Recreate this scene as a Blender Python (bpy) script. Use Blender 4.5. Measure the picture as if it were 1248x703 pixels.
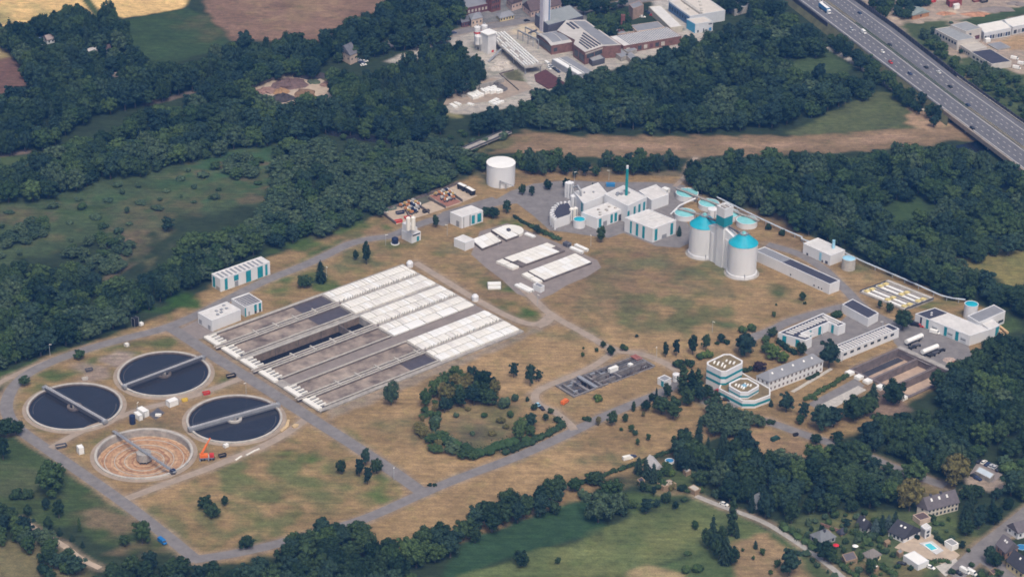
import bpy, math, random
import numpy as np
from mathutils import Vector, Matrix

sc = bpy.context.scene
for _o in list(bpy.data.objects):
    bpy.data.objects.remove(_o)
COL = sc.collection
RD = math.radians

# ------------------------------------------------------------------ camera
FPX, PITCH, ROLL, CAMH = 3085.15, RD(27.00656), RD(0.98602), 634.366
CX, CY = 624.0, 351.5                       # photograph is 1248 x 703
_fw = Vector((0, math.cos(PITCH), -math.sin(PITCH)))
_rt, _up = Vector((1, 0, 0)), Vector((0, math.sin(PITCH), math.cos(PITCH)))
_R = _rt * math.cos(ROLL) + _up * math.sin(ROLL)
_U = -_rt * math.sin(ROLL) + _up * math.cos(ROLL)
cam = bpy.data.cameras.new('camera')
cam.sensor_width = 36.0
cam.sensor_fit = 'HORIZONTAL'
cam.lens = 36.0 * FPX / 1248.0
cam.clip_start, cam.clip_end = 5.0, 12000.0
camo = bpy.data.objects.new('camera', cam)
COL.objects.link(camo)
camo.matrix_world = Matrix(((_R.x, _U.x, -_fw.x, 0), (_R.y, _U.y, -_fw.y, 0), (_R.z, _U.z, -_fw.z, CAMH), (0, 0, 0, 1)))
sc.camera = camo

# ------------------------------------------------------------------ sky, sun, exposure
SUN_EL, SUN_AZ = RD(58), RD(168)            # azimuth clockwise from +Y
w = bpy.data.worlds.new('World')
sc.world = w
w.use_nodes = True
nt = w.node_tree
nt.nodes.clear()
sky = nt.nodes.new('ShaderNodeTexSky')
sky.sky_type = 'NISHITA'
sky.sun_disc = False
sky.sun_elevation = SUN_EL
sky.sun_rotation = SUN_AZ
sky.air_density = 1.0
sky.dust_density = 8.0
sky.ozone_density = 1.0
bg = nt.nodes.new('ShaderNodeBackground')
bg.inputs['Strength'].default_value = 0.115
out = nt.nodes.new('ShaderNodeOutputWorld')
nt.links.new(sky.outputs[0], bg.inputs[0])
nt.links.new(bg.outputs[0], out.inputs[0])
sun = bpy.data.lights.new('sun', 'SUN')
sun.energy = 1.5
sun.angle = RD(18)
sun.color = (1.0, 0.965, 0.92)
suno = bpy.data.objects.new('sun', sun)
COL.objects.link(suno)
_sd = Vector((math.sin(SUN_AZ) * math.cos(SUN_EL), math.cos(SUN_AZ) * math.cos(SUN_EL), math.sin(SUN_EL)))
suno.rotation_euler = _sd.to_track_quat('Z', 'Y').to_euler()
suno.location = (0, 1200, 900)
sc.view_settings.view_transform = 'Standard'
sc.view_settings.look = 'None'
sc.view_settings.exposure = 0.26
sc.view_settings.gamma = 1.0
sc.view_settings.use_curve_mapping = False
sc.render.engine = 'CYCLES'
sc.cycles.max_bounces = 6
sc.cycles.diffuse_bounces = 3
sc.cycles.glossy_bounces = 2
sc.cycles.volume_bounces = 0
sc.cycles.use_denoising = True
sc.cycles.filter_width = 1.7

# ------------------------------------------------------------------ pixel <-> ground
def G(u, v, z=0.0):
    d = _fw + _R * ((u - CX) / FPX) - _U * ((v - CY) / FPX)
    t = (z - CAMH) / d.z
    return Vector((d.x * t, d.y * t, z))
def PX(p):
    d = Vector(p) - Vector((0, 0, CAMH))
    z = d.dot(_fw)
    return CX + FPX * d.dot(_R) / z, CY - FPX * d.dot(_U) / z
def hgt(base, vtop):
    """height of a vertical whose foot is at pixel base and whose top shows at row vtop"""
    g = G(*base)
    lo, hi = 0.0, 80.0
    for _ in range(40):
        m = (lo + hi) / 2
        if PX((g.x, g.y, m))[1] > vtop: lo = m
        else: hi = m
    return lo

# ------------------------------------------------------------------ materials
MATS = {}
def mat(name, c, var=0.12, scale=0.25, rough=0.85, c2=None, metal=0.0, spec=0.3, bump=0.0, bscale=1.0, detail=4, stretch=None):
    if name in MATS: return MATS[name]
    m = bpy.data.materials.new(name)
    m.use_nodes = True
    t = m.node_tree
    p = t.nodes['Principled BSDF']
    p.inputs['Roughness'].default_value = rough
    p.inputs['Metallic'].default_value = metal
    p.inputs['Specular IOR Level'].default_value = spec
    geo = t.nodes.new('ShaderNodeNewGeometry')
    nz = t.nodes.new('ShaderNodeTexNoise')
    nz.inputs['Scale'].default_value = scale
    nz.inputs['Detail'].default_value = detail
    nz.inputs['Roughness'].default_value = 0.65
    if stretch:
        mp = t.nodes.new('ShaderNodeMapping'); mp.inputs['Scale'].default_value = stretch
        t.links.new(geo.outputs['Position'], mp.inputs['Vector']); t.links.new(mp.outputs[0], nz.inputs['Vector'])
    else: t.links.new(geo.outputs['Position'], nz.inputs['Vector'])
    r = t.nodes.new('ShaderNodeValToRGB')
    a = [max(0, x * (1 - var)) for x in c]
    b = list(c2) if c2 else [min(1, x * (1 + var)) for x in c]
    r.color_ramp.elements[0].position, r.color_ramp.elements[1].position = 0.32, 0.68
    r.color_ramp.elements[0].color = (*a, 1)
    r.color_ramp.elements[1].color = (*b, 1)
    t.links.new(nz.outputs['Fac'], r.inputs[0])
    t.links.new(r.outputs[0], p.inputs['Base Color'])
    if bump:
        n2 = t.nodes.new('ShaderNodeTexNoise')
        n2.inputs['Scale'].default_value = bscale
        n2.inputs['Detail'].default_value = 3
        t.links.new(geo.outputs['Position'], n2.inputs['Vector'])
        bp = t.nodes.new('ShaderNodeBump')
        bp.inputs['Strength'].default_value = bump
        bp.inputs['Distance'].default_value = 0.3
        t.links.new(n2.outputs['Fac'], bp.inputs['Height'])
        t.links.new(bp.outputs[0], p.inputs['Normal'])
    MATS[name] = m
    return m

WHITE = mat('white_render', (.69, .69, .69), .05, .25, detail=6, stretch=(1, 1, .2))
WHITE2 = mat('white_sheet', (.79, .78, .74), .04, .3)
CREAM = mat('cream_cover', (.76, .73, .66), .06, .2, rough=.6)
TEAL = mat('teal_paint', (.015, .25, .30), .15, .3, rough=.5)
TEAL_L = mat('pale_teal_dome', (.22, .53, .53), .1, .3, rough=.5)
TEAL_R = mat('teal_cone', (.015, .36, .46), .1, .3, rough=.45)
CONC = mat('concrete', (.34, .315, .285), .28, .35, detail=8)
CONC_L = mat('pale_concrete', (.46, .43, .385), .22, .4, detail=8)
CONC_D = mat('stained_concrete', (.15, .125, .115), .35, .35)
ASPH = mat('asphalt', (.20, .185, .178), .2, .22, detail=9)
ASPH_M = mat('motorway_asphalt', (.14, .137, .145), .15, .25, detail=8, stretch=(1, .35, 1))
ROOFW = mat('pale_roof', (.62, .60, .57), .12, .25)
ROOFG = mat('grey_roof', (.24, .245, .26), .12, .2)
ROOFD = mat('dark_roof', (.055, .055, .075), .15, .3)
ROOFS = mat('slate_roof', (.13, .13, .145), .15, .5)
PANEL = mat('solar_panel', (.05, .05, .07), .15, .4, rough=.35)
GLASS = mat('window_glass', (.05, .06, .075), .2, .5, rough=.15, spec=.6)
STEEL = mat('galvanised_steel', (.33, .34, .36), .12, .5, rough=.5, metal=.3)
STEEL_D = mat('dark_steel', (.09, .09, .105), .2, .5, rough=.6)
WATER = mat('settled_water', (.026, .026, .031), .12, .05, rough=.12, spec=.5, bump=.25, bscale=1.2)
WATER_D = mat('dark_water', (.008, .011, .018), .2, .05, rough=.1, spec=.4, bump=.2, bscale=1.5)
FOAM = mat('foam_water', (.125, .095, .085), .22, .11, c2=(.42, .345, .28), rough=.7, bump=.6, bscale=.8, detail=10)
FOAM_D = mat('grey_water', (.085, .075, .085), .15, .3, rough=.4, bump=.3, bscale=1)
BRICK = mat('red_brick', (.17, .07, .06), .25, .6)
BRICK_D = mat('dark_brick', (.14, .06, .065), .25, .6)
BEIGE = mat('beige_render', (.55, .43, .34), .1, .3)
YELLOW = mat('yellow_render', (.62, .52, .30), .1, .3)
TILE = mat('brown_tile', (.12, .085, .085), .2, .6)
TAN = mat('tan_gravel', (.45, .36, .27), .18, .25, detail=6)
GRAV = mat('grey_gravel', (.235, .20, .18), .16, .2, detail=7)
DIRT = mat('dirt_track', (.33, .265, .205), .18, .2, detail=7)
EARTH = mat('red_earth', (.10, .038, .036), .25, .3)
RUST = mat('rust_floor', (.42, .22, .13), .3, .3)
ORANGE = mat('orange_paint', (.72, .16, .03), .1, .5, rough=.4)
YELP = mat('yellow_paint', (.70, .48, .07), .12, .5, rough=.5)
RED = mat('red_paint', (.52, .04, .03), .1, .5, rough=.4)
BLUE = mat('blue_paint', (.04, .20, .42), .1, .5, rough=.4)
BLUE_L = mat('pale_blue_paint', (.30, .55, .68), .1, .5, rough=.4)
BLUE_D = mat('dark_blue_paint', (.02, .03, .07), .1, .5, rough=.3)
BLACK = mat('black_paint', (.02, .02, .023), .1, .5, rough=.35)
SILVER = mat('silver_paint', (.45, .46, .48), .05, .5, rough=.35)
RUBBER = mat('rubber', (.02, .02, .02), .1, 1)
MARK = mat('road_marking', (.70, .69, .66), .1, .5)
POOL = mat('pool_water', (.10, .55, .62), .08, .3, rough=.1)
SEDUM = mat('sedum_roof', (.20, .15, .085), .3, .35, c2=(.26, .20, .10))
WOOD = mat('weathered_wood', (.30, .21, .13), .2, .5)
HEAP_D = mat('dark_compost', (.06, .05, .05), .3, .3)
HEAP_B = mat('brown_compost', (.19, .12, .07), .3, .3)

# ------------------------------------------------------------------ mesh builder
class MB:
    def __init__(s): s.v, s.f, s.m, s.s = [], [], [], []
    def add(s, vs, fs, mi=0, smooth=False):
        o = len(s.v)
        s.v += [tuple(p) for p in vs]
        for f in fs:
            s.f.append(tuple(i + o for i in f)); s.m.append(mi); s.s.append(smooth)
        return s
    def box(s, fr, x0, x1, y0, y1, z0, z1, mi=0, top=None):
        p = [fr(x, y, z) for z in (z0, z1) for x, y in ((x0, y0), (x1, y0), (x1, y1), (x0, y1))]
        s.add(p, [(3, 2, 1, 0), (0, 1, 5, 4), (1, 2, 6, 5), (2, 3, 7, 6), (3, 0, 4, 7)], mi)
        s.add(p[4:], [(0, 1, 2, 3)], mi if top is None else top)
        return s
    def prism(s, pts, z0, z1, mi=0, top=None, zb=None):
        n = len(pts)
        a = sum(pts[i][0] * pts[(i + 1) % n][1] - pts[(i + 1) % n][0] * pts[i][1] for i in range(n))
        if a < 0: pts = list(pts)[::-1]
        p = [(q[0], q[1], z0) for q in pts] + [(q[0], q[1], z1) for q in pts]
        s.add(p, [(i, (i + 1) % n, n + (i + 1) % n, n + i) for i in range(n)], mi)
        s.add([p[n + i] for i in range(n)], [tuple(range(n))], mi if top is None else top)
        return s
    def cyl(s, x, y, r0, r1, z0, z1, n=24, mi=0, top=None, cap=True, smooth=True):
        p = [(x + r * math.cos(2 * math.pi * i / n), y + r * math.sin(2 * math.pi * i / n), z) for r, z in ((r0, z0), (r1, z1)) for i in range(n)]
        s.add(p, [(i, (i + 1) % n, n + (i + 1) % n, n + i) for i in range(n)], mi, smooth)
        if cap and r1 > 0.01:
            s.add(p[n:], [tuple(range(n))], mi if top is None else top)
        return s
    def ring(s, x, y, ri, ro, z0, z1, n=64, mi=0):
        c = [(math.cos(2 * math.pi * i / n), math.sin(2 * math.pi * i / n)) for i in range(n)]
        p = [(x + r * a, y + r * b, z) for r, z in ((ro, z0), (ro, z1), (ri, z1), (ri, z0)) for a, b in c]
        for k in range(3):
            s.add(p, [(k * n + i, k * n + (i + 1) % n, (k + 1) * n + (i + 1) % n, (k + 1) * n + i) for i in range(n)], mi, k != 1)
        return s
    def tube(s, a, b, r, n=8, mi=0):
        a, b = Vector(a), Vector(b)
        q = (b - a).to_track_quat('Z', 'Y')
        p = [e + q @ Vector((r * math.cos(2 * math.pi * i / n), r * math.sin(2 * math.pi * i / n), 0)) for e in (a, b) for i in range(n)]
        s.add(p, [(i, (i + 1) % n, n + (i + 1) % n, n + i) for i in range(n)], mi, True)
        s.add(p, [tuple(range(n))[::-1], tuple(range(n, 2 * n))], mi)
        return s
    def bar(s, a, b, w, h, mi=0):
        """box beam from a to b (its bottom centre line), width w, height h"""
        a, b = Vector(a), Vector(b)
        d = (b - a); d.z = 0; d.normalize()
        n = Vector((-d.y, d.x, 0)) * (w / 2)
        up = Vector((0, 0, h))
        p = [a - n, b - n, b + n, a + n, a - n + up, b - n + up, b + n + up, a + n + up]
        return s.add(p, [(3, 2, 1, 0), (0, 1, 5, 4), (1, 2, 6, 5), (2, 3, 7, 6), (3, 0, 4, 7), (4, 5, 6, 7)], mi)
    def mesh(s, name, mats, loc=(0, 0, 0)):
        me = bpy.data.meshes.new(name)
        l = Vector(loc)
        me.from_pydata([tuple(Vector(p) - l) for p in s.v], [], s.f)
        for m in (mats if isinstance(mats, (list, tuple)) else [mats]): me.materials.append(m)
        me.polygons.foreach_set('material_index', s.m)
        me.polygons.foreach_set('use_smooth', s.s)
        me.update()
        return me
def frame(o, u, v):
    ox, oy = o[0], o[1]
    return lambda x, y, z: (ox + u[0] * x + v[0] * y, oy + u[1] * x + v[1] * y, z)

def thing(name, label, cat, loc=(0, 0, 0), group=None):
    o = bpy.data.objects.new(name, None)
    COL.objects.link(o)
    o.location = loc
    o.empty_display_size = 0.5
    o['label'], o['category'] = label, cat
    if group: o['group'] = group
    return o
def part(mb, name, mats, root, wroot=None):
    """mesh given in world coordinates, hung under root (wroot = world position of root when root is itself a part)"""
    loc = wroot if wroot is not None else root.location
    o = bpy.data.objects.new(name, mb.mesh(name, mats, loc))
    COL.objects.link(o)
    o.parent = root
    return o
def solo(mb, name, mats, label, cat, loc=(0, 0, 0), group=None):
    o = bpy.data.objects.new(name, mb.mesh(name, mats, loc))
    COL.objects.link(o)
    o.location = loc
    o['label'], o['category'] = label, cat
    if group: o['group'] = group
    return o
def struct(mb, name, mats, kind='structure'):
    o = bpy.data.objects.new(name, mb.mesh(name, mats))
    COL.objects.link(o)
    o['kind'] = kind
    return o
def copy_tree(o, parent=None):
    c = o.copy()
    COL.objects.link(c)
    c.parent = parent
    for ch in list(o.children):
        copy_tree(ch, c)
    return c
ORD = ['first', 'second', 'third', 'fourth', 'fifth', 'sixth', 'seventh', 'eighth', 'ninth', 'tenth', 'eleventh', 'twelfth',
       'thirteenth', 'fourteenth', 'fifteenth', 'sixteenth', 'seventeenth', 'eighteenth', 'nineteenth', 'twentieth']
# ------------------------------------------------------------------ ground sheet
def axis(a, b, step, far):
    mid = list(np.arange(a, b + step, step))
    lo = [a - d for d in (60, 200, 500, 1200, far)][::-1]
    hi = [mid[-1] + d for d in (60, 200, 500, 1200, far)]
    return np.array(lo + mid + hi)
GXS = axis(-400, 400, 1.7, 2600)
GYS = axis(925, 1760, 1.7, 2600)
nx, ny = len(GXS), len(GYS)
gx, gy = np.meshgrid(GXS, GYS)
gx, gy = gx.ravel(), gy.ravel()
_rs = np.random.RandomState(4)
def wobble(x, y, lam, seed):
    r = np.random.RandomState(seed)
    s = np.zeros_like(x)
    for k in range(7):
        a = r.uniform(0, 6.283); l = lam * r.uniform(.35, 1.6)
        s += np.sin((x * math.cos(a) + y * math.sin(a)) * 6.283 / l + r.uniform(0, 6.283)) * (l / lam) ** .5
    return s / 2.6
def sdist(pts, x, y):
    n = len(pts)
    d2 = np.full(x.shape, 1e12); ins = np.zeros(x.shape, bool)
    for i in range(n):
        ax, ay = pts[i]; bx, by = pts[(i + 1) % n]
        ex, ey = bx - ax, by - ay
        t = np.clip(((x - ax) * ex + (y - ay) * ey) / (ex * ex + ey * ey + 1e-9), 0, 1)
        d2 = np.minimum(d2, (x - ax - t * ex) ** 2 + (y - ay - t * ey) ** 2)
        c = ((ay > y) != (by > y)) & (x < ex * (y - ay) / (ey if abs(ey) > 1e-9 else 1e-9) + ax)
        ins ^= c
    d = np.sqrt(d2)
    return np.where(ins, d, -d)
GC = np.empty((len(gx), 3)); GC[:] = (.030, .044, .022)
def paint(px, c, feather=4.0, wob=3.0, op=1.0, patch=0.0, seed=1, pl=30):
    pts = [tuple(G(*p)[:2]) for p in px]
    xs = [p[0] for p in pts]; ys = [p[1] for p in pts]
    m = feather + 3 * wob + 2
    sel = np.where((gx > min(xs) - m) & (gx < max(xs) + m) & (gy > min(ys) - m) & (gy < max(ys) + m))[0]
    if not len(sel): return
    x, y = gx[sel], gy[sel]
    d = sdist(pts, x, y) + wobble(x, y, 18, seed) * wob
    k = np.clip(.5 + d / (feather + .01), 0, 1) * op
    if patch: k *= np.clip(.78 + wobble(x, y, pl, seed + 7) * patch, 0, 1)
    GC[sel] = GC[sel] * (1 - k[:, None]) + np.array(c) * k[:, None]
def lane(px, width, c, feather=2.0, op=1.0):
    """soft strip along a polyline"""
    pts = [np.array(G(*p)[:2]) for p in px]
    for a, b in zip(pts[:-1], pts[1:]):
        m = width + feather + 2
        sel = np.where((gx > min(a[0], b[0]) - m) & (gx < max(a[0], b[0]) + m) & (gy > min(a[1], b[1]) - m) & (gy < max(a[1], b[1]) + m))[0]
        if not len(sel): continue
        x, y = gx[sel], gy[sel]
        e = b - a
        t = np.clip(((x - a[0]) * e[0] + (y - a[1]) * e[1]) / (e @ e), 0, 1)
        d = width / 2 - np.hypot(x - a[0] - t * e[0], y - a[1] - t * e[1])
        k = np.clip(.5 + d / feather, 0, 1) * op
        GC[sel] = GC[sel] * (1 - k[:, None]) + np.array(c) * k[:, None]

DRY = (.25, .17, .084); DRY2 = (.35, .235, .12); DRYB = (.19, .125, .075)
LAWN = (.062, .10, .026); GREEN = (.04, .088, .016); OLIVE = (.13, .125, .055)
WHEAT = (.62, .42, .18); ROSE = (.20, .125, .085); MEAD = (.056, .080, .037)
# land beyond the picture's edges: meadows and stubble fields
for k, (px, c) in enumerate([([(-500, 705), (300, 712), (560, 705), (560, 900), (-500, 900)], (.10, .12, .048)), ([(560, 705), (1000, 705), (1100, 900), (560, 900)], (.12, .135, .05)), ([(1000, 705), (1700, 705), (1700, 900), (1100, 900)], (.09, .11, .045)),
    ([(-700, -60), (-30, -60), (-30, 60), (-700, 90)], WHEAT), ([(-700, 230), (-40, 240), (-40, 345), (-700, 380)], (.068, .085, .04)), ([(-600, 470), (-15, 480), (-15, 700), (-600, 700)], (.085, .10, .042)), ([(1290, 295), (1700, 280), (1700, 400), (1290, 375)], (.185, .16, .06)), ([(1290, -60), (1800, -60), (1800, 150), (1290, 140)], (.13, .12, .06)), ([(230, -200), (600, -200), (520, -20), (240, -20)], ROSE)]):
    paint(px, c, 6, 4)
# far fields
paint([(-60, -40), (232, -40), (228, 2), (222, 11), (150, 23), (130, 14), (100, 24), (60, 28), (-60, 40)], WHEAT, 3, 1)
paint([(-30, 2), (60, 10), (95, 20), (60, 30), (-30, 32)], (.30, .26, .11), 14, 6, .8, .8, 3)
lane([(98, -10), (120, 20)], 6, (.06, .08, .03), 2)
paint([(150, 25), (228, 10), (252, 20), (285, 48), (262, 60), (205, 80), (170, 72), (150, 45)], (.040, .066, .026), 3, 1)
paint([(215, 20), (250, 22), (278, 46), (240, 50)], (.10, .09, .045), 12, 5, .7, .5, 4)
paint([(240, -20), (520, -20), (470, 8), (420, 34), (380, 55), (330, 50), (285, 50), (255, 20)], ROSE, 4, 1.5)
paint([(300, 0), (420, -5), (400, 25), (330, 30)], (.25, .17, .10), 20, 8, .8, .8, 5)
paint([(-40, 45), (0, 53), (14, 70), (-40, 84)], (.32, .25, .12), 4, 1)
paint([(-40, 80), (12, 70), (42, 98), (20, 110), (-40, 125)], (.15, .085, .065), 4, 1.5)
# wet meadow on the left
paint([(-40, 245), (0, 238), (90, 226), (190, 203), (250, 188), (335, 168), (335, 250), (240, 258), (160, 290), (60, 305), (-40, 345)], MEAD, 8, 4)
paint([(190, 225), (250, 190), (330, 180), (330, 225), (250, 250)], (.044, .088, .038), 8, 4, .95)
paint([(140, 262), (195, 255), (180, 285), (165, 330), (140, 335)], (.15, .11, .07), 10, 5, .8, .5, 8)
paint([(-20, 255), (60, 250), (110, 245), (60, 268), (-20, 275)], (.13, .10, .06), 12, 4, .7, .5, 9)
paint([(-20, 350), (20, 350), (30, 380), (-20, 385)], (.12, .10, .05), 10, 3, .8)
paint([(170, 238), (320, 205), (325, 228), (240, 250), (190, 262)], (.085, .088, .042), 14, 5, .8, .9, 2, 24)
for k, (x, y, rx, ry) in enumerate([(260, 232, 60, 10), (210, 250, 50, 9), (120, 245, 70, 8), (285, 205, 40, 8), (60, 262, 60, 8), (170, 300, 22, 14), (230, 222, 40, 7), (310, 240, 26, 8), (20, 290, 40, 8), (190, 272, 18, 12)]):
    paint([(x + rx * math.cos(a), y + ry * math.sin(a)) for a in np.linspace(0, 6.283, 14, endpoint=False)], [(.062, .088, .036), (.10, .095, .05), (.05, .085, .036), (.12, .095, .055)][k % 4], 14, 8, .85, 1.0, 300 + k, 16)
for k, (x, y) in enumerate([(205, 228), (230, 214), (285, 205), (150, 252), (120, 268), (60, 290), (100, 255), (30, 262)]):
    paint([(x - 22, y + 3), (x, y - 6), (x + 24, y - 3), (x + 6, y + 7)], [(.042, .07, .026), (.11, .10, .05)][k % 2], 10, 5, .75, .4, 20 + k, 14)
paint([(0, 192), (60, 185), (95, 180), (95, 195), (0, 210)], (.06, .085, .035), 4, 2)
paint([(185, 146), (235, 128), (250, 135), (200, 155)], (.06, .085, .035), 4, 2)
lane([(-10, 190), (31, 185)], 7, (.17, .13, .11), 2); lane([(178, 127), (205, 121), (236, 112)], 6, (.15, .12, .10), 2); lane([(298, 110), (330, 101)], 6, (.16, .13, .11), 2)
# between the river and the works: yards, gaps, dirt dyke
paint([(300, 108), (345, 92), (360, 86), (392, 100), (420, 112), (430, 122), (395, 130), (345, 128), (330, 118)], (.40, .31, .22), 3, 1)
paint([(395, 96), (440, 112), (428, 124), (398, 128)], (.20, .14, .08), 6, 2, .8)
paint([(520, 128), (560, 132), (560, 142), (520, 142)], (.22, .20, .09), 5, 2)
paint([(470, 75), (500, 62), (550, 40), (640, 24), (720, 45), (860, 35), (880, 45), (760, 80), (720, 95), (690, 100), (640, 128), (570, 140), (530, 135), (600, 105), (585, 80), (560, 55), (530, 60), (490, 82)], (.37, .335, .29), 3, 1)
paint([(640, 26), (662, 22), (662, 40), (650, 46), (620, 42)], (.52, .42, .29), 6, 2, .8)
paint([(612, 90), (632, 84), (645, 108), (632, 112)], (.115, .11, .06), 2, .5)
paint([(560, 0), (700, 0), (720, 25), (640, 26), (560, 36)], (.17, .165, .16), 3, 1)
paint([(790, -5), (830, -10), (860, 12), (840, 38), (800, 20)], (.40, .37, .33), 3, 1)
paint([(600, 172), (640, 160), (700, 166), (900, 166), (1000, 163), (1070, 157), (1140, 148), (1165, 150), (1200, 165), (1190, 172), (1165, 172), (1060, 184), (900, 190), (800, 194), (640, 190), (600, 186)], (.21, .145, .085), 4, 2)
paint([(640, 174), (900, 174), (1000, 172), (1060, 166), (1140, 156), (1160, 160), (1060, 176), (900, 182), (640, 183)], (.30, .20, .13), 4, 2, .85, .6, 11)
paint([(560, 176), (610, 165), (630, 172), (620, 182), (570, 186)], (.12, .11, .05), 4, 2)
paint([(630, 200), (720, 205), (820, 208), (840, 213), (825, 221), (740, 218), (640, 214)], (.14, .115, .07), 4, 2)
paint([(960, 82), (985, 62), (1010, 64), (1045, 84), (1020, 90), (985, 92)], (.055, .082, .032), 4, 1)
paint([(950, 166), (1000, 143), (1065, 112), (1090, 116), (1128, 140), (1118, 155), (1060, 160)], (.085, .098, .042), 4, 2)
paint([(1110, 130), (1135, 135), (1160, 152), (1130, 158), (1105, 150)], (.33, .225, .14), 4, 2)
lane([(1010, 58), (1038, 74), (1056, 86)], 5, (.42, .38, .33), 2); lane([(1078, 101), (1100, 115), (1126, 133)], 5, (.42, .38, .33), 2)
paint([(1070, 245), (1130, 240), (1150, 262), (1120, 285), (1080, 275)], (.045, .075, .028), 8, 4)
paint([(1155, 318), (1190, 306), (1270, 296), (1270, 370), (1235, 352), (1195, 330)], (.185, .16, .06), 5, 2)
paint([(1160, 320), (1270, 306), (1270, 322), (1200, 326)], (.14, .14, .05), 8, 3, .7, .5, 12)
# land right of the motorway
paint([(1040, -10), (1100, -20), (1270, -20), (1270, 145), (1200, 110), (1150, 75), (1075, 25)], (.34, .27, .21), 5, 2)
paint([(1095, 32), (1150, 22), (1165, 40), (1145, 70), (1150, 95), (1200, 130), (1270, 175), (1270, 90), (1235, 88), (1200, 60), (1170, 72), (1120, 60)], (.065, .085, .035), 6, 3)
paint([(1165, 26), (1270, 2), (1270, 14), (1180, 36)], (.055, .08, .03), 4, 2)
paint([(1150, 78), (1172, 88), (1185, 108), (1205, 118), (1215, 135), (1190, 122), (1165, 100)], (.27, .19, .10), 6, 3, .8, .7, 13, 14)
paint([(1215, 50), (1270, 38), (1270, 60), (1232, 62)], (.34, .23, .13), 3, 1)
# the works: dry grass everywhere inside the fence
WORKS = [(-10, 500), (10, 462), (60, 432), (130, 412), (210, 380), (262, 345), (330, 312), (405, 288), (470, 258), (540, 228), (600, 205), (640, 206), (700, 212), (840, 216), (850, 235), (950, 272), (1000, 294), (1050, 318), (1100, 338), (1150, 358), (1225, 385), (1200, 420), (1160, 462), (1090, 500), (1010, 545), (960, 560), (880, 530), (830, 548), (760, 568), (700, 612), (640, 640), (520, 672), (340, 676), (240, 690), (150, 630), (60, 562), (0, 528)]
paint(WORKS, DRY, 4, 1)
for k, (x, y, rx, ry, c, o) in enumerate([
    (560, 470, 130, 40, DRY2, .8), (700, 425, 60, 28, DRY2, .8), (640, 570, 170, 22, DRY2, .7), (540, 600, 60, 20, DRY2, .7), (760, 345, 85, 38, DRYB, .6), (800, 300, 60, 20, DRYB, .6),
    (830, 420, 60, 20, DRY2, .7), (930, 360, 50, 18, DRY2, .5), (600, 345, 40, 25, DRYB, .8), (450, 285, 60, 16, DRYB, .6), (720, 470, 60, 15, DRY2, .7), (300, 610, 100, 28, DRY2, .4), (690, 215, 60, 8, DRYB, .6),
    (590, 520, 60, 26, DRYB, .9), (170, 510, 80, 20, DRYB, .5), (900, 270, 60, 14, DRYB, .6), (960, 300, 30, 12, DRYB, .5)]):
    paint([(x + rx * math.cos(a), y + ry * math.sin(a)) for a in np.linspace(0, 6.283, 14, endpoint=False)], c, 22, 8, o, .6, 40 + k, 26)
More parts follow.
